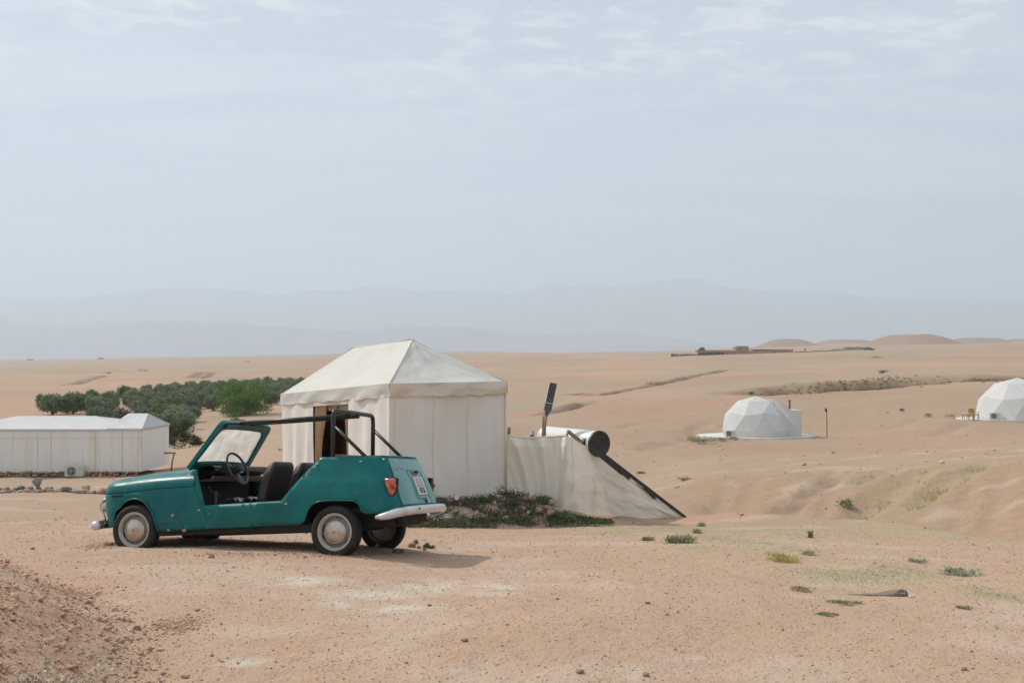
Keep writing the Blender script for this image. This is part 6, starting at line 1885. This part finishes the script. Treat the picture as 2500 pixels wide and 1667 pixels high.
def blades(n, w, d, h, seed, lean=.45, wid=.012, curve=.3):
    """Upright stems fanning from a patch, two quads each."""
    r_ = np.random.default_rng(seed); Vs = []
    bx, by = r_.normal(size=n) * w * .20, r_.normal(size=n) * d * .20
    a = r_.uniform(0, 6.28, n); hh = h * r_.uniform(.35, 1.15, n) * (np.exp(-(bx ** 2 / max(.001, (w * .34) ** 2) + by ** 2 / max(.001, (d * .34) ** 2))) * .75 + .25 if w > 0 else 1.0); le = lean * r_.uniform(.2, 1.2, n)
    dxy = np.stack([np.cos(a), np.sin(a)], 1); sx = np.stack([-np.sin(a), np.cos(a), np.zeros(n)], 1) * wid
    b = np.stack([bx, by, np.full(n, -.02)], 1)
    m = b + np.stack([dxy[:, 0] * le * hh * .4, dxy[:, 1] * le * hh * .4, hh * .55], 1)
    t = b + np.stack([dxy[:, 0] * le * hh * (1 + curve), dxy[:, 1] * le * hh * (1 + curve), hh], 1)
    V_ = np.stack([b - sx, b + sx, m + sx * .8, m - sx * .8, t + sx * .15, t - sx * .15], 1).reshape(-1, 3)
    i = np.arange(n)[:, None] * 6
    Q = np.concatenate([i + np.array([[0, 1, 2, 3]]), i + np.array([[3, 2, 4, 5]])]); return V_, Q
def weed(name, label, u, v, w, h, mat, seed, n=260, cat='weed', group=None, leafy=True, y=None, d=None):
    p = hit(u, v) if y is None else PX(u, v, y); p.z = gz(p.x, p.y)
    h *= .72; n = int(n * .85)
    V_, Q = blades(n, w, d or w * .8, h, seed, wid=max(.004, h * .03))
    if leafy:
        k = max(1, int(n * 2.2)); cl = [(random.Random(seed + j).uniform(-.3, .3) * w, random.Random(seed + j + 9).uniform(-.3, .3) * (d or w * .8), h * .30, w * .16, (d or w * .8) * .16, h * .34) for j in range(7)]
        V2, Q2 = leaf_cloud(cl, k, h * .17 + .012, seed + 1, up=.8, shell=.9); Q = np.concatenate([Q, Q2 + len(V_)]); V_ = np.concatenate([V_, V2])
    o = bpy.data.objects.new(name, np_mesh(name, V_, Q, mat)); COL.objects.link(o); o.location = p
    return tag(o, label, cat, group)
S = D2S
weed('green_weed', 'bushy green weed in front of the lower end of the sheeting', 1562 * S, 1250 * S, .55, .22, weed_m, 1, 260)
weed('green_weed', 'small green weed left of the bushy one before the sheeting', 1487 * S, 1243 * S, .26, .12, weed_m, 2, 140)
weed('dry_weed', 'yellowed dry weed behind the end of the heater frame', 1602 * S, 1226 * S, .26, .16, dry_m, 3, 140)
weed('sage_weed', 'small pale sage weed right of the heater frame end', 1612 * S, 1207 * S, .26, .16, sage_m, 4, 150)
weed('tall_weed', 'tall upright weed alone on the green patch', 1862 * S, 1236 * S, .16, .24, weed_m, 5, 40)
weed('sage_weed', 'pale sage weed right of the yellow flowering one', 1860 * S, 1277 * S, .28, .10, sage_m, 6, 180)
weed('yellow_weed', 'low yellow-flowering weed in the middle of the right foreground', 1808 * S, 1290 * S, .60, .09, yellow_m, 7, 500, d=.8)
weed('dry_weed', 'low dry tan weed left of the half-buried slab', 1848 * S, 1353 * S, .28, .06, dry_m, 8, 220)
weed('creeping_weed', 'flat green creeping weed just left below the half-buried slab', 1942 * S, 1384 * S, .34, .03, grass_m, 9, 420, d=.25)
weed('creeping_weed', 'smaller flat green weed nearest the camera, below the slab', 1902 * S, 1409 * S, .20, .025, grass_m, 10, 260, d=.18)
weed('sage_weed', 'sage weed nearest the right edge of the photo', 2210 * S, 1322 * S, .46, .12, sage_m, 11, 300)
weed('sage_weed', 'small sage weed above the half-buried slab', 2110 * S, 1295 * S, .26, .08, sage_m, 12, 200)
weed('creeping_weed', 'small green weed right of the half-buried slab', 2215 * S, 1396 * S, .14, .035, grass_m, 13, 160)
weed('green_weed', 'small green tuft beside the wheel stones behind the car', 985 * S, 1260 * S, .20, .075, dkgrass_m, 14, 160)
weed('green_weed', 'grey-green tuft in front of the rear wheel stones', 912 * S, 1272 * S, .17, .10, weed_m, 15, 140)
weed('green_weed', 'tuft growing on the cut bank seen through the open car', 606 * S, 1116 * S, .5, .42, dry_m, 16, 240, y=19.5)
weed('dry_weed', 'dry shrub on the slope behind the heater', 1472 * S, 1088 * S, .5, .22, weed_m, 17, 200)
weed('green_weed', 'fresh green weed among the stones at the sheeting corner', 1285 * S, 1192 * S, .75, .34, green_m, 18, 420, y=18.9)
weed('green_weed', 'second fresh green weed left of the sheeting corner stones', 1243 * S, 1178 * S, .55, .30, green_m, 19, 320, y=19.6)
# shrubs on the slopes
def shrub(u, v, w, h, mat, label, seed, n=420, **k):
    p = hit(u, v, **k); p.z = gz(p.x, p.y)
    q = random.Random(seed); cl = [(q.uniform(-.3, .3) * w, q.uniform(-.3, .3) * w, h * q.uniform(.25, .6), w * .24, w * .24, h * .35) for _ in range(8)]
    V_, Q = leaf_cloud(cl, n, max(.05, h * .16), seed, up=.6, shell=.9)
    o = bpy.data.objects.new('shrub', np_mesh('shrub', V_, Q, mat)); COL.objects.link(o); o.location = p; return tag(o, label, 'shrub')
shrub(1590 * S, 1018 * S, 1.3, .75, dry_m, 'yellow-green shrub at the left tip of the annex dome terrace', 31)
shrub(1622 * S, 1022 * S, 1.9, .60, weed_m, 'widest green shrub below the left end of the dome terrace', 32, 700)
shrub(1655 * S, 1018 * S, 1.6, .5, weed_m, 'mid-sized green shrub along the front of the annex dome terrace', 33, 500)
shrub(1684 * S, 1012 * S, 1.0, .45, green_m, 'fresh green shrub under the air conditioner of the annex dome', 34, 420)
shrub(2130 * S, 960 * S, 1.0, .5, weed_m, 'leftmost small shrub at the end of the right dome terrace', 35)
shrub(2182 * S, 959 * S, 1.1, .4, weed_m, 'shrub halfway along the right dome terrace', 36)
shrub(2236 * S, 961 * S, 1.3, .8, dry_m, 'roundest shrub in front of the wooden chair', 37)
shrub(2073 * S, 944 * S, .7, .4, dkbush_m, 'dark little shrub alone on the slope left of the right dome', 38)
shrub(2028 * S, 859 * S, 3.2, 1.2, dkbush_m, 'dark shrub above the eroded gully bank', 39)
shrub(1728 * S, 906 * S, 1.6, .8, dkbush_m, 'dark shrub on the crest just behind the annex dome', 40)
shrub(1392 * S, 907 * S, 4.5, 1.6, green_m, 'green shrub in the eroded gully beyond the heater', 41, 700, y0=150)
shrub(1506 * S, 886 * S, 6.0, 1.4, weed_m, 'wide olive shrub further up the eroded gully', 42, 700, y0=150)
shrub(1948 * S, 1160 * S, .5, .24, weed_m, 'grey-green shrub on the grassy rill at the right', 43, 420)
shrub(2015 * S, 823 * S, 9, 1.6, dkbush_m, 'dark low shrub on the slope below the nomad tents', 44, 400, y0=300)
for i, (a, b, w) in enumerate(((330, 854, 6), (566, 887, 4), (248, 861, 5), (568, 834, 9), (1570, 1115, .5))):
    shrub(a * S, b * S, w, w * .3, dkbush_m if b < 1000 else weed_m, ['dark scrub patch on the far left plain', 'dark scrub behind the olive grove', 'dark scrub at the top of the left gully', 'dark scrub near the skyline left of the big tent', 'tiny dark weed on the slope right of the heater'][i], 50 + i, 260)
# bank scrub in the gully: one mass
r_ = np.random.default_rng(91); Vb, Qb, nb = [], [], 0
for (g, k_, ww) in ((BANK[0], 420, 5), (BANK[1], 700, 6.5)):
    for _ in range(k_):
        t = r_.random() * (len(g) - 1); i = int(t); f_ = t - i
        x = g[i][0] * (1 - f_) + g[i + 1][0] * f_ + r_.normal() * 2; y = g[i][1] * (1 - f_) + g[i + 1][1] * f_ + r_.normal() * ww
        s = r_.uniform(.22, .60); V_, Q = leaf_cloud([(x, y, gz(x, y) + s * .2, s, s, s * .5)], 14, .26, int(r_.integers(1e6)), up=.5, shell=.9)
        Vb.append(V_); Qb.append(Q + nb); nb += len(V_)
o = bpy.data.objects.new('scrub', np_mesh('scrub', np.concatenate(Vb), np.concatenate(Qb), M('bank_scrub', (0.13, 0.10, 0.05), (0.20, 0.155, 0.085), .6, .9))); COL.objects.link(o)
tag(o, 'dark scrub covering the eroded gully banks on the right', 'scrub', kind='stuff')
# sparse short grass on the open ground, the rills and the tent foot
def grass_field(name, label, spots, mat, n, h, seed, wid=.004):
    r_ = np.random.default_rng(seed); X, Yy = [], []
    for (u, v, ru, rv, wgt) in spots:
        p, q, s = hit(u, v), hit(u + ru, v), hit(u, v - rv); k = int(n * wgt)
        rx, ry = max(.1, abs(q.x - p.x)), max(.1, abs(s.y - p.y))
        X.append(p.x + r_.normal(size=k) * rx * .6); Yy.append(p.y + r_.normal(size=k) * ry * .6)
    X, Yy = np.concatenate(X), np.concatenate(Yy)
    keep = fbm(X / .8, Yy / .8, 3, seed) > -.08; X, Yy = X[keep], Yy[keep]
    Z = ground(X, Yy); V_, Q = blades(len(X), 0, 0, h, seed, lean=.9, wid=wid)
    V_ = V_ + np.repeat(np.stack([X, Yy, Z], 1), 6, 0)
    o = bpy.data.objects.new(name, np_mesh(name, V_, Q, mat)); COL.objects.link(o); tag(o, label, 'grass', kind='stuff')
gsp = [(1560, 1297, 130, 10, 1.2), (1760, 1310, 150, 14, 1.2), (1850, 1332, 140, 16, 1.5), (2080, 1405, 150, 20, 1.6), (2200, 1395, 90, 14, .8), (2440, 1450, 60, 20, .5), (1930, 1300, 110, 12, .8), (2350, 1310, 120, 18, .7), (1640, 1285, 60, 6, .6), (1420, 1300, 120, 8, .5)]
grass_field('grass', 'short sparse green grass on the right foreground', gsp, grass_m, 3000, .030, 5)
r_ = np.random.default_rng(6); X, Yy = [], []
for g in GRASSY:
    for k in range(900):
        t = r_.random() ** .8 * (len(g) - 1.001); i = int(t); f_ = t - i
        X.append(g[i][0] * (1 - f_) + g[i + 1][0] * f_ + r_.normal() * .14); Yy.append(g[i][1] * (1 - f_) + g[i + 1][1] * f_ + r_.normal() * .16)
X, Yy = np.array(X), np.array(Yy); keep = fbm(X / .9, Yy / .9, 3, 19) > -.02; X, Yy = X[keep], Yy[keep]
V_, Q = blades(len(X), 0, 0, .11, 6, lean=.9, wid=.006); V_ = V_ + np.repeat(np.stack([X, Yy, ground(X, Yy)], 1), 6, 0)
o = bpy.data.objects.new('dry_grass', np_mesh('dry_grass', V_, Q, dry_m)); COL.objects.link(o); tag(o, 'yellowed dry grass along the rills at the right', 'grass', kind='stuff')
fsp = [(1350 * S, 1196 * S, 46, 7, 1.4), (1395 * S, 1195 * S, 50, 7, 1.6), (1440 * S, 1190 * S, 40, 6, .8), (1310 * S, 1200 * S, 30, 6, .6), (1500 * S, 1200 * S, 60, 5, .5)]
# grows on the heap itself
r_ = np.random.default_rng(8); X, Yy = [], []
for k in range(5200):
    t = r_.random() ** 1.2; a, b, c = SHEET_FOOT[:3]
    t = .30 + .62 * t
    x0_, y0_ = (a[0] + (b[0] - a[0]) * t * 2, a[1] + (b[1] - a[1]) * t * 2) if t < .5 else (b[0] + (c[0] - b[0]) * (t - .5) * 2, b[1] + (c[1] - b[1]) * (t - .5) * 2)
    X.append(x0_ + .1 + r_.normal() * .12); Yy.append(y0_ - .25 - abs(r_.normal()) * .50)
X, Yy = np.array(X), np.array(Yy); keep = fbm(X / .5, Yy / .5, 3, 9) > -.12 + .25 * (X > 1.9); X, Yy = X[keep], Yy[keep]
V_, Q = blades(len(X), 0, 0, .075, 9, lean=.9, wid=.007); V_ = V_ + np.repeat(np.stack([X, Yy, ground(X, Yy)], 1), 6, 0)
o = bpy.data.objects.new('dark_grass', np_mesh('dark_grass', V_, Q, dkgrass_m)); COL.objects.link(o); tag(o, 'dark green grass in the shade along the foot of the sheeting', 'grass', kind='stuff')
# creeper with pink flowers over the stone bank below the big tent
r_ = np.random.default_rng(12); bx = []
while len(bx) < 900:
    t, k = r_.random(), r_.random()
    p = b0.lerp(b1, -0.30 + 1.33 * t); out = 0.12 + 1.75 * k ** .9
    x, y = p.x + nr_.x * out, p.y + nr_.y * out
    if float(fbm(x / .55, y / .55, 3, 13)) > (-.45 if t < .45 else -.16): bx.append((x, y, out))
cl = [(x, y, gz(x, y) + .06 * random.random(), random.uniform(.09, .20), random.uniform(.09, .20), random.uniform(.035, .10) * (1.0 if q < .8 else .7)) for x, y, q in bx]
creeper = empty('flowering_creeper', (cl[0][0], cl[0][1], gz(cl[0][0], cl[0][1])), 0, 'dark trailing creeper with pink flowers on the stone bank below the big tent', 'creeper')
cinv = Matrix.Translation(-Vector(creeper.location))
V_, Q = leaf_cloud(cl, 20000, .045, 14, aspect=1.9, up=.4, shell=.8)
o = bpy.data.objects.new('leaves', np_mesh('leaves', V_, Q, creeper_m)); COL.objects.link(o); o.parent = creeper; o.matrix_parent_inverse = cinv; o['kind'] = 'stuff'
mb = MB()
for k in range(260):
    x, y, q = bx[k * 3]; z = gz(x, y); a = random.uniform(0, 6.28); l = random.uniform(.12, .30)
    mb.tube([(x, y, z), (x + math.cos(a) * l * .4, y + math.sin(a) * l * .4, z + l * .55), (x + math.cos(a) * l * .9, y + math.sin(a) * l * .9, z + l * random.uniform(.5, .95))], [.006, .005, .002], 4)
p = PX(1196, 1208, 18.6); p.z = gz(p.x, p.y)
mb.tube([p, p + Vector((.06, 0, .22)), p + Vector((.17, 0, .42)), p + Vector((.26, 0, .50))], [.008, .006, .005, .003], 4)
o = mb.build('stems', M('dry_stem', (0.14, 0.10, 0.06), (0.20, 0.15, 0.09), 8, .9), creeper); o.matrix_parent_inverse = cinv
V_, Q = leaf_cloud([(p.x + .06, p.y, p.z + .25, .05, .05, .14), (p.x + .19, p.y, p.z + .44, .09, .05, .07)], 60, .04, 15, up=.3)
o = bpy.data.objects.new('leaves', np_mesh('leaves', V_, Q, creeper_m)); COL.objects.link(o); o.parent = creeper; o.matrix_parent_inverse = cinv; o['kind'] = 'stuff'
pink_m = M('pink_petal', (0.62, 0.36, 0.52), (0.70, 0.52, 0.62), 30, .6, trans=.2)
fme = None
for (u, v) in ((1115, 1214), (1155, 1218), (1168, 1220), (1183, 1217), (1232, 1247), (1223, 1254), (1164, 1250), (1122, 1230), (1088, 1258), (1136, 1249), (1044, 1258), (1306, 1270), (1278, 1240), (1290, 1250), (1208, 1226), (1098, 1226)):
    Y = np.linspace(14.5, 21, 300); zz = ground((u - U0) / F * Y, Y); k = int(np.argmax(V0 + (ZC - zz) / Y * F <= v)); q = PX(u, v, Y[k] - .18)
    if fme is None:
        mb = MB()
        for j in range(6):
            a = j * math.pi / 3; mb.add([(0, 0, 0), (.030 * math.cos(a - .45), .030 * math.sin(a - .45), .008), (.042 * math.cos(a), .042 * math.sin(a), .014), (.030 * math.cos(a + .45), .030 * math.sin(a + .45), .008)], [(0, 1, 2, 3)])
        fme = bpy.data.meshes.new('flower'); fme.from_pydata(mb.v, [], mb.f); fme.materials.append(pink_m)
    o = bpy.data.objects.new('flower', fme); COL.objects.link(o); o.parent = creeper; o.matrix_parent_inverse = cinv; o.location = q; o.rotation_euler = (R(random.uniform(40, 85)), 0, random.uniform(-.6, .4))
# the bank's stones
for k in range(13):
    t = random.random(); p = b0.lerp(b1, -.05 + 1.1 * t); out = random.uniform(.25, 1.45)
    x, y = p.x + nr_.x * out, p.y + nr_.y * out
    s = random.uniform(.045, .10); o = stone('bank_stone', random.choice((ST[2], ST[2], ST[1], ST[4])), (x, y, gz(x, y) + s * .45), s)
    tag(o, 'tan stone half covered by the creeper below the big tent', 'stone', 'stones in the creeper bank')
for k, (u, v, Y, s, me, lb) in enumerate(((1349, 1220, 19.3, .10, ST[2], 'topmost tan stone of the heap at the sheeting corner'), (1338, 1234, 19.2, .12, ST[1], 'reddish stone of the heap at the sheeting corner'), (1364, 1241, 19.2, .13, ST[4], 'largest tan stone of the heap at the sheeting corner'), (1346, 1246, 18.9, .10, ST[2], 'lowest tan stone of the heap at the sheeting corner'), (1310, 1228, 19.7, .08, ST[6], 'small reddish stone left of the heap at the sheeting corner'))):
    p = PX(u, v, Y); p.z = max(p.z - s * .5, gz(p.x, p.y) + s * .3); tag(stone('corner_stone', me, p, s), lb, 'stone')

# ------------------------------------------------------------------ border of stones along the track
gl = 'rounded stone in the row bordering the track before the long tent'
x_px = -20
while x_px < 262:
    w = random.uniform(15, 28); Y = 28.0 + random.uniform(-.15, .15)
    p = PX(x_px + w / 2, 1203, Y); s = w / F * Y * .58; z = gz(p.x, p.y)
    me = random.choices(ST, (3, 2.2, 2, 2.4, 1, 3, 1.5))[0]
    tag(stone('border_stone', me, (p.x, p.y, z + s * .30), (s, s * .9, s * random.uniform(.8, 1.05)), random.uniform(-.5, .5)), gl, 'stone', 'stones bordering the track')
    if x_px < 118 or random.random() < .35:
        s2 = s * random.uniform(.65, .9); tag(stone('border_stone', random.choice(ST), (p.x + random.uniform(-.08, .08), p.y + .22, z + s * .45 + s2 * .3), s2), gl, 'stone', 'stones bordering the track')
    if random.random() < .5:
        s3 = s * random.uniform(.3, .5); tag(stone('border_stone', random.choice(ST), (p.x + s, p.y - .12, z + s3 * .5), s3), gl, 'stone', 'stones bordering the track')
    x_px += w * .88
p = PX(91, 1196, 28.3); tag(stone('upright_stone', ST[0], (p.x, p.y, gz(p.x, p.y) + .30), (.16, .11, .23), .4, tilt=.15), 'pointed grey stone standing upright above the row of border stones', 'stone')
# ------------------------------------------------------------------ loose rocks with a place of their own
def rock(u, v, s, me, label, sz=None, rz=None, sink=.25):
    s *= .52; sz = tuple(.52 * q for q in sz) if sz else None
    p = hit(u, v); p.z = gz(p.x, p.y)
    tag(stone('rock', me, (p.x, p.y, p.z + s * (0.6 - sink)), sz or s, rz, tilt=.15), label, 'rock')
sharp = [rock_mesh('rock', m_, 300 + i, 2, sq, .55) for i, (m_, sq) in enumerate(((st_tan, (1, .8, .9)), (st_pink, (1, .9, .8)), (st_grey, (1, .8, .8)), (st_dark, (1, .8, .9))))]
rock(516, 1362, .075, sharp[0], 'pointed tan rock in the sun beside the shadow of the car', (.078, .06, .085), .3)
rock(80, 1341, .055, sharp[1], 'small reddish rock on the gravel at the far left')
rock(483, 1497, .045, sharp[1], 'flat dark red rock left of the foreground centre', (.055, .03, .022))
rock(1136, 1573, .055, sharp[1], 'crumbly reddish clod in the centre foreground', (.06, .045, .035))
rock(314, 1528, .05, sharp[0], 'tan rock of the trio by the red earth patch', (.055, .04, .035)); rock(332, 1547, .055, sharp[1], 'lowest reddish rock of the trio by the red earth patch'); rock(300, 1527, .04, sharp[1], 'smallest rock of the trio by the red earth patch')
rock(210, 1520, .035, sharp[1], 'upright orange pebble at the foot of the dirt berm', (.024, .02, .045)); rock(88, 1424, .04, sharp[3], 'dark red clod on the dirt berm', (.05, .04, .03))
rock(2, 1450, .12, sharp[2], 'grey rock at the left edge on top of the dirt berm', (.16, .10, .07), 2.6); rock(196, 1487, .03, sharp[1], 'single red clod above the dirt berm foot')
rock(1048, 1480, .035, sharp[1], 'brown pebble on the white dusty patch'); rock(451, 1652, .05, sharp[0], 'flat tan rock at the bottom edge left of centre', (.07, .05, .03)); rock(400, 1650, .035, sharp[1], 'orange pebble at the bottom edge left of centre')
rock(2354, 1636, .04, sharp[0], 'pale rock in the lower right corner'); rock(1576, 1650, .04, sharp[1], 'orange pebble at the bottom edge right of centre'); rock(1415, 1644, .055, sharp[1], 'crumbled reddish clod at the bottom edge in the middle', (.06, .05, .03))
rock(1580, 1478, .05, sharp[1], 'reddish pebble on the open gravel right of centre', (.05, .04, .028)); rock(770, 1327, .035, sharp[2], 'pale stone in the shadow under the car'); rock(1670, 1185, .15, sharp[3], 'dark stone on the slope right of the heater', (.2, .15, .13))
# stones chocked behind the far rear wheel
for i, (u, v, s, k, lb) in enumerate(((922, 1336, .10, 2, 'grey stone left of the far rear wheel'), (952, 1338, .11, 2, 'squat grey stone in front of the far rear wheel'), (1004, 1336, .115, 1, 'angular reddish stone right of the far rear wheel'), (1014, 1329, .09, 3, 'dark pointed stone behind the angular reddish one'), (1022, 1340, .07, 2, 'small grey stone right of the angular reddish one'), (1040, 1337, .10, 3, 'rightmost dark stone behind the car'), (1036, 1343, .06, 2, 'smallest pale stone behind the car'))):
    rock(u, v, s, sharp[k], lb)
# half-buried slab and its pit
p = hit(2190, 1453); z = gz(p.x, p.y); con = M('old_concrete', (0.16, 0.12, 0.095), (0.24, 0.19, 0.155), 6, .95, .4, 40)
mb = MB()
mb.add([(-.95, .36, -.012), (-.30, .28, .045), (.05, .34, .10), (.22, .20, .12), (.18, -.05, .10), (-.02, -.04, .085), (-.26, .12, .03)] + [(-.95, .35, -.05), (-.30, .26, -.08), (.02, .32, -.12), (.18, .20, -.17), (.15, -.03, -.18), (-.02, -.02, -.16), (-.26, .10, -.08)],
       [(0, 1, 2, 3, 4, 5, 6), (13, 12, 11, 10, 9, 8, 7)] + [(i, (i + 1) % 7, 7 + (i + 1) % 7, 7 + i) for i in range(7)])
mb.v = [tuple(.36 * c for c in q) for q in mb.v]
o = mb.build('stone_slab', con, None, loc=(p.x, p.y, z - .01)); tag(o, 'flat brown slab jutting out of the ground over a small pit', 'slab')
o = stone('slab_block', sharp[3], (p.x + .03, p.y + .04, z - .01), (.085, .06, .065), .2); tag(o, 'dark block under the tip of the jutting slab', 'rock')
for k in range(5):
    o = stone('white_rubble', rock_mesh('white_rubble', slab_m, 400 + k, 1, (1, .8, .7), .4) if k == 0 else o.data, (p.x + .10 + random.uniform(-.04, .05), p.y - .05 + random.uniform(-.03, .03), gz(p.x + .1, p.y - .05) + .006), random.uniform(.009, .018)); tag(o, 'small white rubble piece right below the jutting slab', 'rubble', 'white rubble by the slab')
# foreground plant with tiny white flowers, bottom left corner
p = Vector((-1.72, 3.55, 0)); p.z = gz(p.x, p.y)
fp = empty('flowering_weed', p, 0, 'thin-stemmed weed with tiny white flowers in the bottom left corner', 'weed')
V_, Q = blades(150, .55, .7, .42, 21, lean=.8, wid=.0028); o = bpy.data.objects.new('stems', np_mesh('stems', V_, Q, green_m)); COL.objects.link(o); o.parent = fp
tips = V_.reshape(-1, 6, 3)[:, 4]; V_, Q = leaf_cloud([(t[0], t[1], t[2] - .1, .05, .05, .09) for t in tips[:80]], 900, .022, 22, aspect=3.2, up=1.0); o = bpy.data.objects.new('leaves', np_mesh('leaves', V_, Q, green_m)); COL.objects.link(o); o.parent = fp; o['kind'] = 'stuff'
V_, Q = leaf_cloud([(t[0], t[1], t[2], .02, .02, .015) for t in tips[:70]], 420, .013, 23, aspect=1.2, up=1.2); o = bpy.data.objects.new('blossoms', np_mesh('blossoms', V_, Q, M('white_petal', (0.66, 0.66, 0.58), None, 1, .6, trans=.2))); COL.objects.link(o); o.parent = fp; o['kind'] = 'stuff'
weed('green_weed', 'tiny bright green sprout on top of the dirt berm at the left edge', 10, 1430, .12, .08, green_m, 24, 90)
# ------------------------------------------------------------------ gravel: one mass of small stones
def gravel(name, label, n, seed, mats, region):
    r_ = np.random.default_rng(seed)
    X, Yy, Sz = region(r_, n)
    Z = ground(X, Yy)
    B = np.array([(1, 0, 0), (-1, 0, 0), (0, 1, 0), (0, -1, 0), (0, 0, 1), (0, 0, -.6)], float)
    T = np.array([(0, 2, 4), (2, 1, 4), (1, 3, 4), (3, 0, 4), (2, 0, 5), (1, 2, 5), (3, 1, 5), (0, 3, 5)])
    k = len(X); a = r_.uniform(0, 6.28, k)
    b = B[None] * (1 + .35 * r_.normal(size=(k, 6, 1))) * Sz[:, None, None] * np.stack([r_.uniform(.8, 1.3, k), r_.uniform(.6, 1.0, k), r_.uniform(.45, .85, k)], 1)[:, None]
    c, s = np.cos(a)[:, None], np.sin(a)[:, None]
    b = np.stack([b[..., 0] * c - b[..., 1] * s, b[..., 0] * s + b[..., 1] * c, b[..., 2] + .3 * b[..., 0]], -1)
    V_ = (b + np.stack([X, Yy, Z + Sz * .18], 1)[:, None]).reshape(-1, 3)
    Q = (np.arange(k)[:, None, None] * 6 + T[None]).reshape(-1, 3)
    me = np_mesh(name, V_, Q, mats); me.polygons.foreach_set('material_index', np.repeat(r_.integers(0, len(mats), k), 8).astype('i'))
    o = bpy.data.objects.new(name, me); COL.objects.link(o); tag(o, label, 'gravel', kind='stuff')
gmats = [M('gravel_tan', (0.46, 0.305, 0.205), (0.53, 0.37, 0.26), 3, .95), M('gravel_pale', (0.54, 0.42, 0.31), (0.60, 0.49, 0.38), 3, .95), M('gravel_red', (0.36, 0.205, 0.13), (0.43, 0.265, 0.18), 3, .95), gmats0 := M('gravel_tan_dark', (0.38, 0.25, 0.165), (0.44, 0.30, 0.20), 3, .95)]
gmats = [gmats[0], gmats[0], gmats[0], gmats[1], gmats[2], gmats[3]]
def reg_open(r_, n):
    v = r_.uniform(1225, 1690, n); y = 1.65 / ((v - V0) / F) * .98; y = np.exp(r_.uniform(math.log(4.6), math.log(17), n)); u = r_.uniform(-60, 2560, n)
    s = .0015 * y ** .5 * np.exp(r_.normal(size=n) * .45); return (u - U0) / F * y, y, np.clip(s, .0015, .025)
gravel('gravel', 'loose tan gravel scattered over the whole foreground', 42000, 31, gmats, reg_open)
def reg_mound(r_, n):
    y = np.exp(r_.uniform(math.log(3.0), math.log(10.5), n * 3)); x = np.interp(y, [p_[1] for p_ in reversed(MOUND)], [p_[0] for p_ in reversed(MOUND)]) + .12 - r_.gamma(1.6, .55, n * 3)
    k = (np.abs(x / y) < .56); x, y = x[k][:n], y[k][:n]
    return x, y, np.clip(.0038 * np.exp(r_.normal(size=len(x)) * .75), .0015, .032)
def reg_slope(r_, n):
    y = np.exp(r_.uniform(math.log(17), math.log(150), n)); u = np.where(r_.random(n) < .75, r_.uniform(1380, 2600, n), r_.uniform(-60, 1000, n))
    return (u - U0) / F * y, y, np.clip(.0011 * y ** .85 * np.exp(r_.normal(size=n) * .55), .008, .22)
gravel('slope_stones', 'small stones scattered over the slopes beyond the camp', 1300, 37, gmats[-3:] + [gmats[0]], reg_slope)
rm = [M('clod_red', (0.42, 0.24, 0.155), (0.48, 0.295, 0.20), 4, .95), M('clod_tan', (0.48, 0.315, 0.22), (0.54, 0.375, 0.27), 4, .95), M('clod_brown', (0.37, 0.20, 0.13), (0.43, 0.25, 0.17), 4, .95)]
gravel('clods', 'crumbly red clods lying over the dirt berm in the lower left corner', 14000, 33, rm, reg_mound)
def reg_patch(r_, n):
    X, Yy = [], []
    for (u, v, ru, rv) in ((430, 1533, 50, 16), (170, 1458, 60, 18), (270, 1330, 40, 6), (1345, 1240, 40, 12), (700, 1355, 200, 4)):
        p, q, s = hit(u, v), hit(u + ru, v), hit(u, v - rv); k = n // 5
        X.append(p.x + r_.normal(size=k) * abs(q.x - p.x) * .7); Yy.append(p.y + r_.normal(size=k) * max(.08, abs(s.y - p.y)) * .7)
    X = np.concatenate(X); return X, np.concatenate(Yy), np.clip(.0055 * np.exp(r_.normal(size=len(X)) * .5), .002, .02)
gravel('crumbs', 'red crumbs of earth in small patches on the gravel', 3500, 35, rm, reg_patch)

# ------------------------------------------------------------------ air
hz = bpy.data.materials.new('haze'); hz.use_nodes = True
hN, hL = hz.node_tree.nodes, hz.node_tree.links; hN.clear()
ho_ = hN.new('ShaderNodeOutputMaterial'); hv = hN.new('ShaderNodeVolumePrincipled')
hv.inputs['Color'].default_value = (0.76, 0.88, 1.0, 1); hv.inputs['Density'].default_value = HAZE; hv.inputs['Anisotropy'].default_value = 0.2
hL.new(hv.outputs[0], ho_.inputs['Volume'])
zlo = min(float(GZ.min()), -12) - 1.0
mb = MB(); hx, hy0, hy1, hz1 = 22000, -21500, 22000, 2000.0
mb.box((0, (hy0 + hy1) / 2, (zlo + hz1) / 2), (2 * hx, hy1 - hy0, hz1 - zlo)); o = mb.build('haze', hz); o['kind'] = 'stuff'
